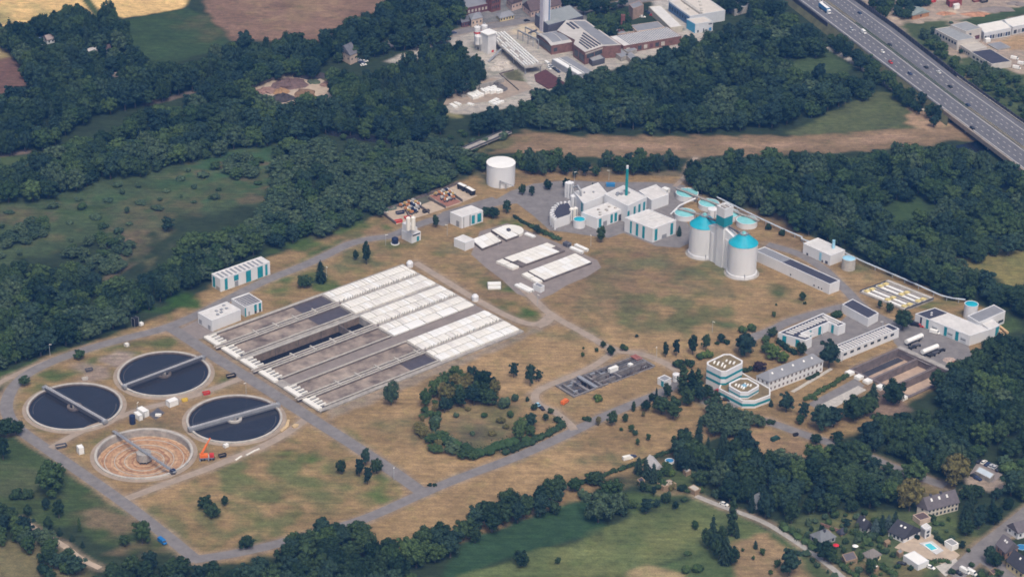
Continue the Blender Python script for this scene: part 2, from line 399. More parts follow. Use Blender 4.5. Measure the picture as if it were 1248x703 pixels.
# greener patches in it
for k, (x, y, rx, ry, c, o) in enumerate([
    (375, 345, 60, 14, LAWN, .9), (430, 315, 50, 16, (.10, .115, .05), .8), (215, 370, 42, 14, GREEN, .95), (370, 300, 42, 15, LAWN, .9), (420, 275, 50, 12, LAWN, .85), (375, 560, 34, 9, LAWN, .9), (330, 585, 85, 30, (.105, .122, .045), .9), (420, 605, 50, 18, (.12, .125, .05), .7),
    (465, 600, 30, 10, (.10, .14, .04), .9), (250, 635, 80, 22, (.115, .12, .05), .8), (475, 575, 18, 7, GREEN, .8), (272, 462, 12, 6, GREEN, 1), (90, 450, 40, 8, LAWN, .85), (40, 480, 20, 14, LAWN, .7), (190, 418, 22, 6, LAWN, .7),
    (860, 395, 32, 9, (.075, .10, .038), .9), (815, 378, 75, 26, (.12, .122, .05), .9), (770, 318, 50, 12, (.13, .122, .055), .75), (870, 330, 40, 14, (.105, .115, .05), .8), (740, 350, 40, 16, (.13, .115, .055), .7), (780, 400, 50, 10, (.14, .13, .06), .6), (850, 335, 36, 12, (.11, .115, .055), .8), (955, 358, 24, 6, (.055, .085, .03), .9), (880, 355, 50, 8, (.13, .12, .06), .6), (800, 318, 22, 8, (.12, .125, .06), .7), (735, 375, 40, 12, (.12, .11, .055), .6), (760, 330, 60, 8, (.12, .105, .06), .5),
    (635, 380, 26, 10, GREEN, .9), (600, 350, 12, 6, GREEN, .8), (600, 272, 30, 7, LAWN, .8), (575, 330, 30, 10, (.12, .11, .05), .6), (500, 300, 30, 6, LAWN, .7), (1150, 370, 14, 7, LAWN, .9), (1060, 328, 26, 7, (.10, .11, .05), .8), (590, 216, 36, 10, (.11, .105, .055), .9), (640, 236, 16, 8, (.13, .12, .06), .6),
    (560, 535, 60, 12, (.10, .09, .045), .8), (620, 505, 30, 14, (.11, .10, .045), .7), (545, 460, 40, 10, (.17, .13, .07), .6), (700, 490, 20, 8, (.17, .14, .07), .6), (200, 520, 40, 7, (.14, .125, .07), .6), (1230, 400, 22, 9, (.06, .09, .03), .9), (975, 320, 14, 6, (.1, .1, .05), .6), (30, 455, 60, 8, LAWN, .8), (140, 422, 70, 7, LAWN, .7),
    (300, 660, 40, 10, (.09, .11, .045), .8), (340, 640, 20, 7, GREEN, .6), (745, 560, 30, 8, (.09, .10, .045), .8), (420, 540, 26, 8, LAWN, .6), (500, 520, 40, 12, (.16, .14, .07), .7), (700, 405, 34, 10, (.15, .135, .065), .7), (560, 300, 30, 8, (.13, .12, .06), .7), (640, 545, 60, 6, (.17, .145, .075), .6), (360, 640, 50, 12, (.10, .115, .045), .7), (290, 600, 40, 10, (.12, .125, .05), .7), (440, 575, 30, 10, (.12, .13, .055), .7), (340, 525, 10, 5, LAWN, .7), (110, 540, 20, 6, LAWN, .7), (60, 520, 20, 6, (.12, .12, .055), .7), (160, 470, 14, 6, (.12, .12, .055), .7), (250, 410, 20, 6, (.13, .12, .06), .7)]):
    paint([(x + rx * math.cos(a), y + ry * math.sin(a)) for a in np.linspace(0, 6.283, 14, endpoint=False)], c, 12, 6, o, .7, 80 + k, 20)
paint([(205, 398), (250, 412), (370, 500), (385, 495), (262, 402), (240, 385), (215, 392)], (.22, .175, .13), 4, 2, .9)
paint([(395, 500), (640, 405), (650, 398), (660, 402), (640, 412), (402, 512)], (.25, .20, .15), 3, 1, .9)
paint([(120, 440), (140, 425), (165, 430), (160, 440), (140, 448)], (.27, .21, .17), 3, 1)
paint([(88, 446), (104, 440), (136, 446), (130, 462), (100, 466)], (.25, .195, .16), 4, 2, .8)
paint([(555, 525), (590, 510), (615, 525), (590, 545), (565, 545)], (.12, .115, .055), 8, 4, .9)
paint([(540, 500), (575, 490), (620, 500), (632, 520), (610, 535), (570, 540), (545, 525)], (.15, .135, .06), 12, 5, .8, .6, 67)
paint([(558, 528), (585, 518), (600, 528), (580, 540), (560, 538)], (.085, .07, .05), 10, 5, .8, .5, 66)
# south of the works
paint([(-20, 545), (20, 530), (60, 558), (150, 622), (190, 650), (215, 672), (150, 672), (90, 640), (-20, 640)], (.05, .075, .027), 4, 2)
paint([(95, 615), (120, 605), (150, 625), (190, 650), (205, 668), (150, 668), (110, 640)], (.17, .125, .075), 10, 4, .9, .6, 15)
paint([(-20, 560), (60, 570), (80, 600), (40, 615), (-20, 605)], (.075, .085, .04), 12, 5, .8, .5, 16)
paint([(-20, 668), (25, 648), (70, 670), (110, 695), (90, 720), (-20, 720)], (.15, .13, .065), 5, 3)
paint([(530, 715), (545, 690), (565, 660), (690, 612), (740, 612), (735, 650), (640, 672), (570, 700)], (.032, .066, .03), 3, 1)
paint([(530, 720), (575, 696), (640, 676), (730, 652), (775, 625), (850, 607), (880, 615), (925, 640), (945, 652), (880, 668), (800, 690), (770, 720)], (.098, .122, .046), 3, 2)
paint([(650, 690), (730, 660), (800, 640), (850, 625), (880, 640), (800, 680), (700, 710)], (.15, .16, .06), 14, 5, .8, .5, 17)
paint([(760, 600), (800, 595), (850, 605), (770, 622)], (.06, .09, .032), 5, 2)
paint([(770, 715), (800, 690), (870, 668), (930, 690), (900, 720)], (.075, .105, .04), 3, 1)
paint([(740, 715), (790, 688), (830, 700), (810, 720)], (.27, .21, .11), 4, 2)
paint([(885, 668), (900, 655), (945, 648), (1000, 690), (1030, 715), (905, 715)], (.25, .175, .095), 4, 2)
paint([(935, 638), (1015, 692), (1005, 700), (940, 655)], (.05, .08, .028), 3, 1)
# gardens round the houses, bottom right
paint([(880, 520), (925, 520), (990, 540), (1000, 550), (950, 565), (915, 560)], (.27, .18, .10), 4, 2)
paint([(985, 625), (1060, 622), (1150, 615), (1200, 640), (1190, 672), (1130, 720), (1010, 720), (940, 640)], (.075, .095, .04), 5, 2)
paint([(1132, 640), (1180, 630), (1200, 665), (1165, 690), (1150, 675)], (.08, .105, .04), 5, 2)
paint([(1150, 665), (1195, 655), (1175, 690)], (.20, .15, .08), 6, 3, .8)
paint([(1005, 635), (1060, 625), (1065, 635), (1015, 650)], (.12, .12, .05), 5, 2)
paint([(1030, 690), (1060, 680), (1075, 700), (1040, 712)], (.16, .13, .065), 4, 2)
paint([(1090, 680), (1130, 690), (1120, 712), (1085, 700)], (.13, .115, .055), 4, 2)
paint([(1180, 580), (1195, 568), (1220, 585), (1228, 595), (1205, 600), (1195, 596), (1170, 600)], (.34, .27, .21), 3, 1)
paint([(1118, 590), (1150, 592), (1145, 606), (1120, 602)], (.15, .12, .06), 4, 2)
paint([(790, 575), (850, 568), (880, 585), (870, 600), (800, 600)], (.07, .09, .035), 5, 2)
paint([(790, 598), (830, 595), (845, 605), (800, 606)], (.19, .14, .08), 4, 2, .8)
paint([(1060, 468), (1090, 475), (1110, 500), (1060, 510), (1045, 500)], (.20, .14, .11), 5, 2, .8)

RAMP_HOLES = []                              # (polygon) or (x, y, r): pits that go below the ground
def build_ground():
    keep = np.ones(len(gx), bool)
    for h in RAMP_HOLES:
        if isinstance(h, tuple): keep &= np.hypot(gx - h[0], gy - h[1]) > h[2]
        else: keep &= sdist(h, gx, gy) < 0
    idx = np.arange(nx * ny).reshape(ny, nx)
    q = np.stack([idx[:-1, :-1], idx[:-1, 1:], idx[1:, 1:], idx[1:, :-1]], -1).reshape(-1, 4)
    q = q[keep[q].all(1)]
    me = bpy.data.meshes.new('ground')
    me.vertices.add(nx * ny)
    me.vertices.foreach_set('co', np.stack([gx, gy, np.zeros_like(gx)], -1).astype(np.float32).ravel())
    me.loops.add(q.size)
    me.loops.foreach_set('vertex_index', q.ravel().astype(np.int32))
    me.polygons.add(len(q))
    me.polygons.foreach_set('loop_start', np.arange(0, q.size, 4, dtype=np.int32))
    at = me.attributes.new('land', 'FLOAT_COLOR', 'POINT')
    at.data.foreach_set('color', np.concatenate([GC, np.ones((len(GC), 1))], 1).astype(np.float32).ravel())
    me.update(); me.validate()
    o = bpy.data.objects.new('ground', me)
    COL.objects.link(o)
    o['kind'] = 'structure'
    m = bpy.data.materials.new('ground'); m.use_nodes = True
    t = m.node_tree; p = t.nodes['Principled BSDF']
    p.inputs['Roughness'].default_value = .95; p.inputs['Specular IOR Level'].default_value = .1
    a = t.nodes.new('ShaderNodeAttribute'); a.attribute_name = 'land'
    geo = t.nodes.new('ShaderNodeNewGeometry')
    cur = a.outputs['Color']
    for sx, sy, det, lo, hi in ((.035, .05, 5, .78, 1.24), (.22, .3, 8, .70, 1.30), (1.2, 1.5, 4, .70, 1.30), (.03, .55, 3, .82, 1.2)):
        mp = t.nodes.new('ShaderNodeMapping'); mp.inputs['Scale'].default_value = (sx, sy, 1); mp.inputs['Rotation'].default_value = (0, 0, .7)
        t.links.new(geo.outputs['Position'], mp.inputs['Vector'])
        n = t.nodes.new('ShaderNodeTexNoise'); n.inputs['Scale'].default_value = 1; n.inputs['Detail'].default_value = det; n.inputs['Roughness'].default_value = .65
        t.links.new(mp.outputs[0], n.inputs['Vector'])
        r = t.nodes.new('ShaderNodeMapRange'); r.inputs[1].default_value, r.inputs[2].default_value = .3, .7
        r.inputs[3].default_value, r.inputs[4].default_value = lo, hi
        t.links.new(n.outputs['Fac'], r.inputs[0])
        x = t.nodes.new('ShaderNodeMix'); x.data_type = 'RGBA'; x.blend_type = 'MULTIPLY'; x.inputs[0].default_value = 1
        t.links.new(cur, x.inputs[6]); t.links.new(r.outputs[0], x.inputs[7])
        cur = x.outputs[2]
    # tufts of greener and yellower growth
    n = t.nodes.new('ShaderNodeTexNoise'); n.inputs['Scale'].default_value = .09; n.inputs['Detail'].default_value = 6; n.inputs['Roughness'].default_value = .7
    t.links.new(geo.outputs['Position'], n.inputs['Vector'])
    r = t.nodes.new('ShaderNodeMapRange'); r.inputs[1].default_value, r.inputs[2].default_value = .52, .72; r.inputs[4].default_value = .55
    t.links.new(n.outputs['Fac'], r.inputs[0])
    x = t.nodes.new('ShaderNodeMix'); x.data_type = 'RGBA'; x.blend_type = 'MULTIPLY'; x.inputs[7].default_value = (.68, .88, .62, 1)
    t.links.new(r.outputs[0], x.inputs[0]); t.links.new(cur, x.inputs[6])
    t.links.new(x.outputs[2], p.inputs['Base Color'])
    me.materials.append(m)

# ------------------------------------------------------------------ roads and yards (sheets 4 cm apart)
_lvl = [0]
def strip_pts(px, width, z=0.0, smooth=2):
    p = [np.array(G(*q)[:2]) for q in px]
    for _ in range(smooth):                          # round the bends
        if len(p) < 3: break
        n = [p[0]]
        for a, b in zip(p[:-1], p[1:]): n += [a * .75 + b * .25, a * .25 + b * .75]
        p = n + [p[-1]]
    L, Rr = [], []
    for i in range(len(p)):
        d = p[min(i + 1, len(p) - 1)] - p[max(i - 1, 0)]
        d = d / np.hypot(*d); nrm = np.array([-d[1], d[0]])
        L.append(p[i] + nrm * width / 2); Rr.append(p[i] - nrm * width / 2)
    return p, L, Rr
def road(name, px, width, m, z, edge=None, smooth=2):
    p, L, Rr = strip_pts(px, width, z, smooth)
    b = MB(); n = len(p)
    b.add([(*q, z) for q in L] + [(*q, z) for q in Rr], [(i, n + i, n + i + 1, i + 1) for i in range(n - 1)])
    return struct(b, name, m)
def yard(name, px, m, z):
    b = MB()
    b.add([(*G(*q)[:2], z) for q in px], [tuple(range(len(px)))])
    return struct(b, name, m)
SHOULD = (.27, .205, .145)
_roads = [
 ('road', [(640, 236), (600, 250), (540, 264), (500, 277), (478, 288), (450, 291), (425, 297), (402, 309), (365, 326), (330, 339), (300, 353), (268, 370), (225, 391), (195, 402), (150, 413), (110, 424), (60, 441), (25, 460), (9, 482), (7, 503), (22, 523), (60, 549), (150, 611), (204, 653), (240, 683)], 6.4, ASPH, .06),
 ('road', [(236, 682), (283, 675), (320, 667), (351, 659), (400, 646), (447, 632), (515, 601), (560, 582), (630, 557), (688, 531), (736, 507), (780, 489), (808, 478), (827, 466)], 6.2, ASPH, .10),
 ('road', [(207, 399), (228, 412), (266, 438), (315, 468), (375, 507), (440, 548), (480, 575), (515, 600)], 7.2, ASPH, .14),
 ('track', [(377, 507), (350, 528), (318, 545), (285, 558), (253, 571), (200, 590), (148, 610)], 4.6, DIRT, .05),
 ('track', [(320, 450), (289, 463), (252, 477), (213, 489), (170, 499), (135, 512), (100, 524), (62, 546)], 4.2, DIRT, .09),
 ('track', [(506, 320), (549, 346), (590, 371), (630, 391), (655, 397), (669, 386)], 4.5, DIRT, .05),
 ('track', [(636, 350), (655, 369), (671, 384), (716, 408), (746, 427), (780, 430), (811, 442), (826, 452)], 4.6, DIRT, .09),
 ('track', [(748, 429), (722, 448), (690, 461), (662, 472), (650, 481), (655, 493), (676, 501), (694, 516), (700, 524)], 4.2, DIRT, .13),
 ('track', [(671, 384), (668, 393), (655, 398)], 5, DIRT, .17),
 ('road', [(935, 298), (972, 308), (1000, 324), (1017, 340), (1038, 360), (1046, 371), (1024, 374), (990, 383), (962, 391), (938, 404), (920, 409), (905, 422)], 6.2, ASPH, .06),
 ('road', [(1042, 366), (1060, 381), (1085, 393), (1110, 406)], 6.0, ASPH, .10),
 ('road', [(827, 468), (860, 490), (900, 505), (938, 514), (976, 528), (1010, 539), (1050, 552), (1090, 570), (1120, 581), (1152, 592)], 6.0, ASPH, .06),
 ('road', [(1162, 702), (1198, 668), (1225, 648), (1262, 618)], 9.0, ASPH, .06),
 ('road', [(1192, 676), (1215, 690), (1235, 706)], 8.0, ASPH, .10),
 ('lane', [(848, 604), (880, 617), (915, 629), (938, 639), (975, 663), (1010, 688), (1030, 706)], 3.0, mat('lane_concrete', (.36, .34, .31), .2, .4), .05),
 ('lane', [(25, 632), (40, 643), (78, 664), (100, 682), (122, 692)], 3.0, TAN, .05),
 ('street', [(470, 55), (540, 43), (591, 33), (642, 26), (700, 14), (760, 4), (830, -8)], 9.0, ASPH, .06),
 ('track', [(822, 228), (836, 215), (840, 204), (848, 192)], 3.2, DIRT, .06),
 ('track', [(-20, 478), (10, 460), (50, 443), (105, 424)], 3.5, DIRT, .02),
]
for nme, px, wd, m, z in _roads:
    lane(px, wd + 3.0, SHOULD, 2.5, .7)
    road(nme, px, wd, m, z)
_yards = [
 ('yard', [(598, 247), (622, 233), (650, 224), (690, 220), (742, 222), (800, 222), (835, 226), (836, 246), (826, 262), (838, 272), (850, 292), (828, 302), (800, 300), (760, 284), (742, 290), (716, 287), (690, 283), (670, 281), (650, 263), (630, 248), (612, 250)], ASPH, .04),
 ('yard', [(585, 282), (618, 272), (640, 280), (665, 290), (690, 300), (728, 317), (733, 326), (716, 337), (690, 348), (674, 358), (655, 366), (630, 358), (612, 341), (592, 326), (574, 310)], GRAV, .02),
 ('yard', [(1082, 398), (1110, 388), (1180, 421), (1186, 436), (1164, 452), (1130, 444), (1105, 432), (1090, 418)], ASPH, .03),
 ('yard', [(972, 424), (1020, 396), (1045, 372), (1080, 392), (1075, 402), (1020, 424), (990, 436)], ASPH, .03),
 ('yard', [(218, 402), (245, 388), (256, 396), (262, 406), (250, 412), (238, 414)], GRAV, .02),
 ('yard', [(540, 276), (552, 270), (596, 252), (612, 247), (600, 240), (540, 258), (525, 270)], ASPH, .02),
 ('car_park', [(984, 492), (1042, 461), (1054, 470), (1030, 484), (1000, 500)], ASPH, .03),
 ('footpath', [(992, 497), (1046, 470), (1056, 475), (1006, 503)], CONC_L, .06),
 ('footpath', [(963, 477), (1012, 448), (1015, 450), (968, 478)], CONC_L, .03),
 ('yard', [(1180, 580), (1192, 562), (1206, 568), (1222, 578), (1210, 588), (1196, 582)], GRAV, .03),
 ('yard', [(1108, 652), (1128, 645), (1170, 676), (1155, 690), (1135, 682), (1090, 667)], TAN, .03),
 ('driveway', [(1140, 690), (1165, 680), (1172, 690), (1152, 702)], CONC_L, .04),
 ('car_park', [(885, 488), (862, 478), (868, 472), (900, 486), (905, 494), (892, 500)], ASPH, .03),
 ('compost_yard', [(300, 108), (345, 90), (362, 82), (394, 98), (412, 110), (404, 124), (345, 127), (328, 118)], TAN, .03),
 ('yard', [(553, 105), (600, 95), (640, 100), (650, 108), (612, 122), (560, 128), (540, 128)], DIRT, .03),
]
for nme, px, m, z in _yards: yard(nme, px, m, z)
# river
b = MB(); b.add([(*G(*q)[:2], .03) for q in [(395, 158), (430, 161), (470, 168), (486, 171), (480, 176), (440, 172), (400, 165)]], [tuple(range(7))]); struct(b, 'river', WATER)
b = MB(); b.add([(*G(*q)[:2], .03) for q in [(1164, 178), (1200, 170), (1232, 168), (1232, 178), (1200, 186), (1168, 190)]], [tuple(range(6))]); struct(b, 'river', WATER_D)
# ------------------------------------------------------------------ building helper
class Bld: pass
def bld(label, L, N, Rt, top=None, h=None, at='ground', name='works_building', cat='building', walls=WHITE, roof=ROOFW, rim=None,
        facade=(), parapet=.35, group=None, base_z=0.0, inset=.45):
    """box building from three foot corners in pixels (left, nearest, right); facade: (wall, t0, t1, z0, z1, material, part name)"""
    B = Bld()
    if at == 'roof':
        n, r, l = G(*N, h), G(*Rt, h), G(*L, h)
    else:
        n, r, l = G(*N), G(*Rt), G(*L)
        if h is None: h = hgt(N, top)
    u, v = (r - n), (l - n)
    B.a, B.b, B.h = u.xy.length, v.xy.length, h
    B.u, B.v = u.xy.normalized(), v.xy.normalized()
    B.o = n.xy.copy()
    B.fr = fr = frame(B.o, B.u, B.v)
    a, b_ = B.a, B.b
    B.root = thing(name, label, cat, (n.x, n.y, base_z), group)
    w_ = MB().box(fr, 0, a, 0, b_, base_z, h)
    t = inset
    for x0, x1, y0, y1 in ((-.05, a + .05, -.05, t), (-.05, a + .05, b_ - t, b_ + .05), (-.05, t, t, b_ - t), (a - t, a + .05, t, b_ - t)):
        if parapet: w_.box(fr, x0, x1, y0, y1, h, h + parapet)
    part(w_, 'wall', rim or walls, B.root)
    part(MB().box(fr, t + .004, a - t - .004, t + .004, b_ - t - .004, h + .004, h + .10), 'roof', roof, B.root)
    for wl, t0, t1, z0, z1, m, nm in facade:
        q = MB()
        if wl == 'R': q.box(fr, t0 * a, t1 * a, -.14, .02, base_z + z0 * (h - base_z), base_z + z1 * (h - base_z))
        else: q.box(fr, -.14, .02, t0 * b_, t1 * b_, base_z + z0 * (h - base_z), base_z + z1 * (h - base_z))
        part(q, nm, m, B.root)
    return B
def roof_bars(B, n, m, name, x0=.06, x1=.94, y0=.12, y1=.88, fill=.45, along='u', dz=.16, tilt=0.0):
    """n bars lying on the roof, running along v (stacked along u) or along u"""
    q = MB(); h = B.h + .1
    for i in range(n):
        if along == 'u':
            s = (x1 - x0) / n
            xa = (x0 + s * i) * B.a; xb = xa + s * fill * B.a
            ya, yb = y0 * B.b, y1 * B.b
        else:
            s = (y1 - y0) / n
            ya = (y0 + s * i) * B.b; yb = ya + s * fill * B.b
            xa, xb = x0 * B.a, x1 * B.a
        p = [B.fr(xa, ya, h + .05), B.fr(xb, ya, h + dz + tilt * (along == 'u')), B.fr(xb, yb, h + dz + tilt), B.fr(xa, yb, h + .05 + tilt * (along != 'u'))]
        lo = [(x, y, h - .02) for x, y, z in p]
        q.add(p + lo, [(0, 1, 2, 3), (4, 5, 1, 0), (5, 6, 2, 1), (6, 7, 3, 2), (7, 4, 0, 3)])
    return part(q, name, m, B.root)
def roof_units(B, spots, m=STEEL, name='roof_vent', s=.9, hh=.6):
    for x, y in spots:
        q = MB().box(B.fr, x * B.a - s, x * B.a + s, y * B.b - s, y * B.b + s, B.h + .1, B.h + .1 + hh)
        part(q, name, m, B.root)
def teal_windows(*ts, wall='R', z0=.04, z1=.93, m=None):
    return [(wall, a, c, z0, z1, m or TEAL, 'window_strip') for a, c in ts]

# ------------------------------------------------------------------ round settling tanks
TR = 24.0
def tank_xy(cu, cv): return G(cu, cv, 1.0).xy
def settling_tank(c, label, b0, b1, empty=False):
    x, y = c
    RAMP_HOLES.append((x, y, TR - .8))
    t = thing('settling_tank', label, 'tank', (x, y, 0), 'round settling tanks')
    deep = -3.4 if empty else .05
    part(MB().ring(x, y, TR - 1.1, TR - .1, -.2, 1.0, 96), 'rim', CONC_L, t)
    part(MB().ring(x, y, TR - .1, TR + 2.0, -.4, .12, 96), 'apron', DIRT, t)
    b = MB().ring(x, y, TR - 1.5, TR - 1.1, -6, .72, 96); part(b, 'inner_wall', CONC_D if not empty else CONC, t)
    d = (Vector(b1) - Vector(b0)).normalized(); n = Vector((-d.y, d.x))
    fr = frame((x, y), d, n)
    if not empty:
        b = MB().cyl(x, y, TR - 1.45, TR - 1.45, deep - .02, deep, 96); part(b, 'water', WATER, t)
        part(MB().ring(x, y, 2.4, 3.8, -.4, .95, 40), 'inlet_ring', CONC_D if c is not tanks[3] else CONC_L, t)
        part(MB().cyl(x, y, 1.1, 1.1, -.4, 1.7, 20), 'centre_column', CONC, t)
        for a0 in (2.6, 5.6):
            q = MB(); m_ = 14
            aa = [a0 + .9 * k / m_ for k in range(m_ + 1)]
            q.add([(x + rr_ * math.cos(k), y + rr_ * math.sin(k), deep + .03) for rr_ in (20.5, 20.8) for k in aa], [(k, k + 1, m_ + 2 + k, m_ + 1 + k) for k in range(m_)])
            part(q, 'scum_line', mat('scum', (.075, .075, .08), .4, .6), t)
        # scraper bridge right across
        e = TR + .3
        br = thing('scraper_bridge', '', '', (x, y, 0)); br.parent = t; br.location = (0, 0, 0)
        for k in ('label', 'category'): del br[k]
        q = MB().box(fr, -e, e, -.85, .85, 2.6, 2.8); part(q, 'walkway', mat('pale_steel', (.42, .42, .43), .12, .5), br, t.location)
        q = MB()
        for s in (-1.0, 1.0):
            q.box(fr, -e, e, s * .8 - .06, s * .8 + .06, .5, .7); q.box(fr, -e, e, s * .8 - .05, s * .8 + .05, 1.1, 2.59)
            for k in range(-20, 21): q.box(fr, k * 1.2 - .06, k * 1.2 + .06, s * .8 - .04, s * .8 + .04, .7, 1.1)
        part(q, 'girder', mat('girder_grey', (.10, .10, .115), .15, .5) if c is not tanks[3] else STEEL, br, t.location)
        q = MB()
        for s in (-1.0, 1.0):
            q.box(fr, -e, e, s * .85 - .03, s * .85 + .03, 3.75, 3.83); q.box(fr, -e, e, s * .85 - .02, s * .85 + .02, 3.27, 3.32)
            for k in range(-16, 17): q.box(fr, k * 1.5 - .03, k * 1.5 + .03, s * .85 - .05, s * .85 + .05, 2.81, 3.74)
        part(q, 'railing', STEEL_D, br, t.location)
        q = MB()
        for s in (-1, 1): part(MB().box(fr, s * e - .9, s * e + .9, -1.3, 1.3, 1.02, 2.55), 'drive_unit', STEEL, br, t.location)
    else:
        # empty: dished floor with rusty rings, raised centre cylinder, narrow scraper bridge
        rs = [2.6, 6, 10, 14, 18, 22.5]
        b = MB()
        for i in range(len(rs) - 1): b.cyl(x, y, rs[i + 1], rs[i], -2.9 - (22.1 - rs[i + 1]) * .05, -2.9 - (22.1 - rs[i]) * .05, 96, cap=False)
        part(b, 'floor', rust_mat(x, y), t)
        for k, rr in enumerate((19.0, 14.2, 9.4)):
            part(MB().ring(x, y, rr, rr + .35, -3.9, -2.9 - (22.1 - rr) * .05 + .25, 80), 'floor_ring', CONC_L, t)
        b = MB().cyl(x, y, 3.7, 3.7, -2.6, 1.3, 12, smooth=False)
        for k in range(6):
            a = k * math.pi / 3
            b.box(frame((x + 3.1 * math.cos(a), y + 3.1 * math.sin(a)), (1, 0), (0, 1)), -.3, .3, -.3, .3, -4.2, -2.6, 1)
        part(b, 'centre_cylinder', [CONC, STEEL_D], t)
        e = TR + 2.0
        br = MB().box(fr, -e, e, -.8, .8, 1.6, 1.95)
        for s in (-.8, .8): br.box(fr, -e, e, s - .05, s + .05, 2.9, 3.0)
        for s in (-.8, .8):
            for k in range(-12, 13): br.box(fr, k * 2 - .05, k * 2 + .05, s - .05, s + .05, 1.96, 2.89)
        part(br, 'scraper_bridge', STEEL, t)
        part(MB().box(fr, e - 3, e - .6, -1.4, 1.4, 1.02, 1.58), 'carriage', STEEL_D, t); part(MB().box(fr, e - 2.6, e - 1, -1.2, 1.2, 1.96, 2.7), 'drive_unit', BLUE_D, t)
    return t
def rust_mat(x, y):
    m = bpy.data.materials.new('rusty_floor'); m.use_nodes = True
    t = m.node_tree; p = t.nodes['Principled BSDF']; p.inputs['Roughness'].default_value = .9
    geo = t.nodes.new('ShaderNodeNewGeometry')
    s = t.nodes.new('ShaderNodeVectorMath'); s.operation = 'SUBTRACT'; s.inputs[1].default_value = (x, y, 0)
    t.links.new(geo.outputs['Position'], s.inputs[0])
    f = t.nodes.new('ShaderNodeVectorMath'); f.operation = 'MULTIPLY'; f.inputs[1].default_value = (1, 1, 0)
    t.links.new(s.outputs[0], f.inputs[0])
    ln = t.nodes.new('ShaderNodeVectorMath'); ln.operation = 'LENGTH'; t.links.new(f.outputs[0], ln.inputs[0])
    n = t.nodes.new('ShaderNodeTexNoise'); n.inputs['Scale'].default_value = .22; n.inputs['Detail'].default_value = 6; n.inputs['Roughness'].default_value = .7
    t.links.new(geo.outputs['Position'], n.inputs['Vector'])
    ma = t.nodes.new('ShaderNodeMath'); ma.operation = 'MULTIPLY_ADD'; ma.inputs[1].default_value = 5.0
    t.links.new(n.outputs['Fac'], ma.inputs[0]); t.links.new(ln.outputs['Value'], ma.inputs[2])
    cb = t.nodes.new('ShaderNodeCombineXYZ'); t.links.new(ma.outputs[0], cb.inputs[0])
    n2 = t.nodes.new('ShaderNodeTexNoise'); n2.inputs['Scale'].default_value = .75; n2.inputs['Detail'].default_value = 6
    t.links.new(cb.outputs[0], n2.inputs['Vector'])
    r = t.nodes.new('ShaderNodeValToRGB'); e = r.color_ramp.elements
    e[0].position, e[0].color = .33, (.27, .11, .06, 1); e[1].position, e[1].color = .70, (.64, .50, .36, 1)
    k = e.new(.46); k.color = (.42, .23, .12, 1); k = e.new(.56); k.color = (.55, .36, .21, 1)
    t.links.new(n2.outputs['Fac'], r.inputs[0])
    n3 = t.nodes.new('ShaderNodeTexNoise'); n3.inputs['Scale'].default_value = .35; n3.inputs['Detail'].default_value = 8; n3.inputs['Roughness'].default_value = .75
    t.links.new(geo.outputs['Position'], n3.inputs['Vector'])
    r3 = t.nodes.new('ShaderNodeMapRange'); r3.inputs[1].default_value, r3.inputs[2].default_value, r3.inputs[3].default_value, r3.inputs[4].default_value = .35, .65, .55, 1.15
    t.links.new(n3.outputs['Fac'], r3.inputs[0])
    mx = t.nodes.new('ShaderNodeMix'); mx.data_type = 'RGBA'; mx.blend_type = 'MULTIPLY'; mx.inputs[0].default_value = 1
    t.links.new(r.outputs[0], mx.inputs[6]); t.links.new(r3.outputs[0], mx.inputs[7]); t.links.new(mx.outputs[2], p.inputs['Base Color'])
    return m
tanks = [tank_xy(199.85, 454.5), tank_xy(90.8, 494.3), tank_xy(175.3, 551.5), tank_xy(285.6, 509.3)]
settling_tank(tanks[0], 'round settling tank with dark water beside the white flat-roofed pump building', G(157, 470, 1).xy, G(245, 437, 1).xy)
settling_tank(tanks[1], 'round settling tank with dark water inside the bend of the ring road', G(54, 474, 1).xy, G(128, 516, 1).xy)
settling_tank(tanks[2], 'drained round settling tank with a rusty orange floor', G(139, 527, 1).xy, G(211, 575.5, 1).xy, True)
settling_tank(tanks[3], 'round settling tank with dark water and a pale centre ring, next to the orange crane', G(236, 521, 1).xy, G(336, 493, 1).xy)

# ------------------------------------------------------------------ aeration basin (three pairs of lanes, half of them covered)
A0, B0, R0, T0 = [G(*q, 1.5) for q in ((249.6, 410.1), (390.9, 498.5), (637.2, 401.9), (490.9, 322.2))]
AU = ((T0 - A0).xy + (R0 - B0).xy); AL = AU.length / 2; AU.normalize()
AV = Vector((AU.y, -AU.x)); 
AW = ((B0 - A0).xy.dot(AV) + (R0 - T0).xy.dot(AV)) / 2
AO = ((A0.xy + B0.xy) / 2 + (T0.xy + R0.xy) / 2) / 2 - AU * AL / 2 - AV * AW / 2
af = frame(AO, AU, AV)
def aloc(u, v, z=1.5):
    d = G(u, v, z).xy - AO
    return d.dot(AU), d.dot(AV)
AT = thing('aeration_basin', 'huge concrete aeration basin of six long lanes, half open foam and half under white covers', 'basin', (*AO, 0))
S1 = aloc(392.8, 359.4)[0]; S2 = aloc(495.1, 416)[0]
lanes_y = []
for p, q in (((392.8, 359.4), (408.8, 368.7)), ((414.6, 371.9), (431.3, 381.8)), ((438.3, 385.6), (455.6, 395.3)), ((462, 398.5), (479.5, 408.5)), ((495.1, 416), (511.2, 426.9)), ((516.9, 430.1), (534.2, 439.7))):
    lanes_y.append((aloc(*p)[1], aloc(*q)[1]))
RAMP_HOLES.append([af(1.2, 1.2, 0)[:2], af(AL - 1.2, 1.2, 0)[:2], af(AL - 1.2, AW - 1.2, 0)[:2], af(1.2, AW - 1.2, 0)[:2]])
ZT = 1.5                                            # wall tops
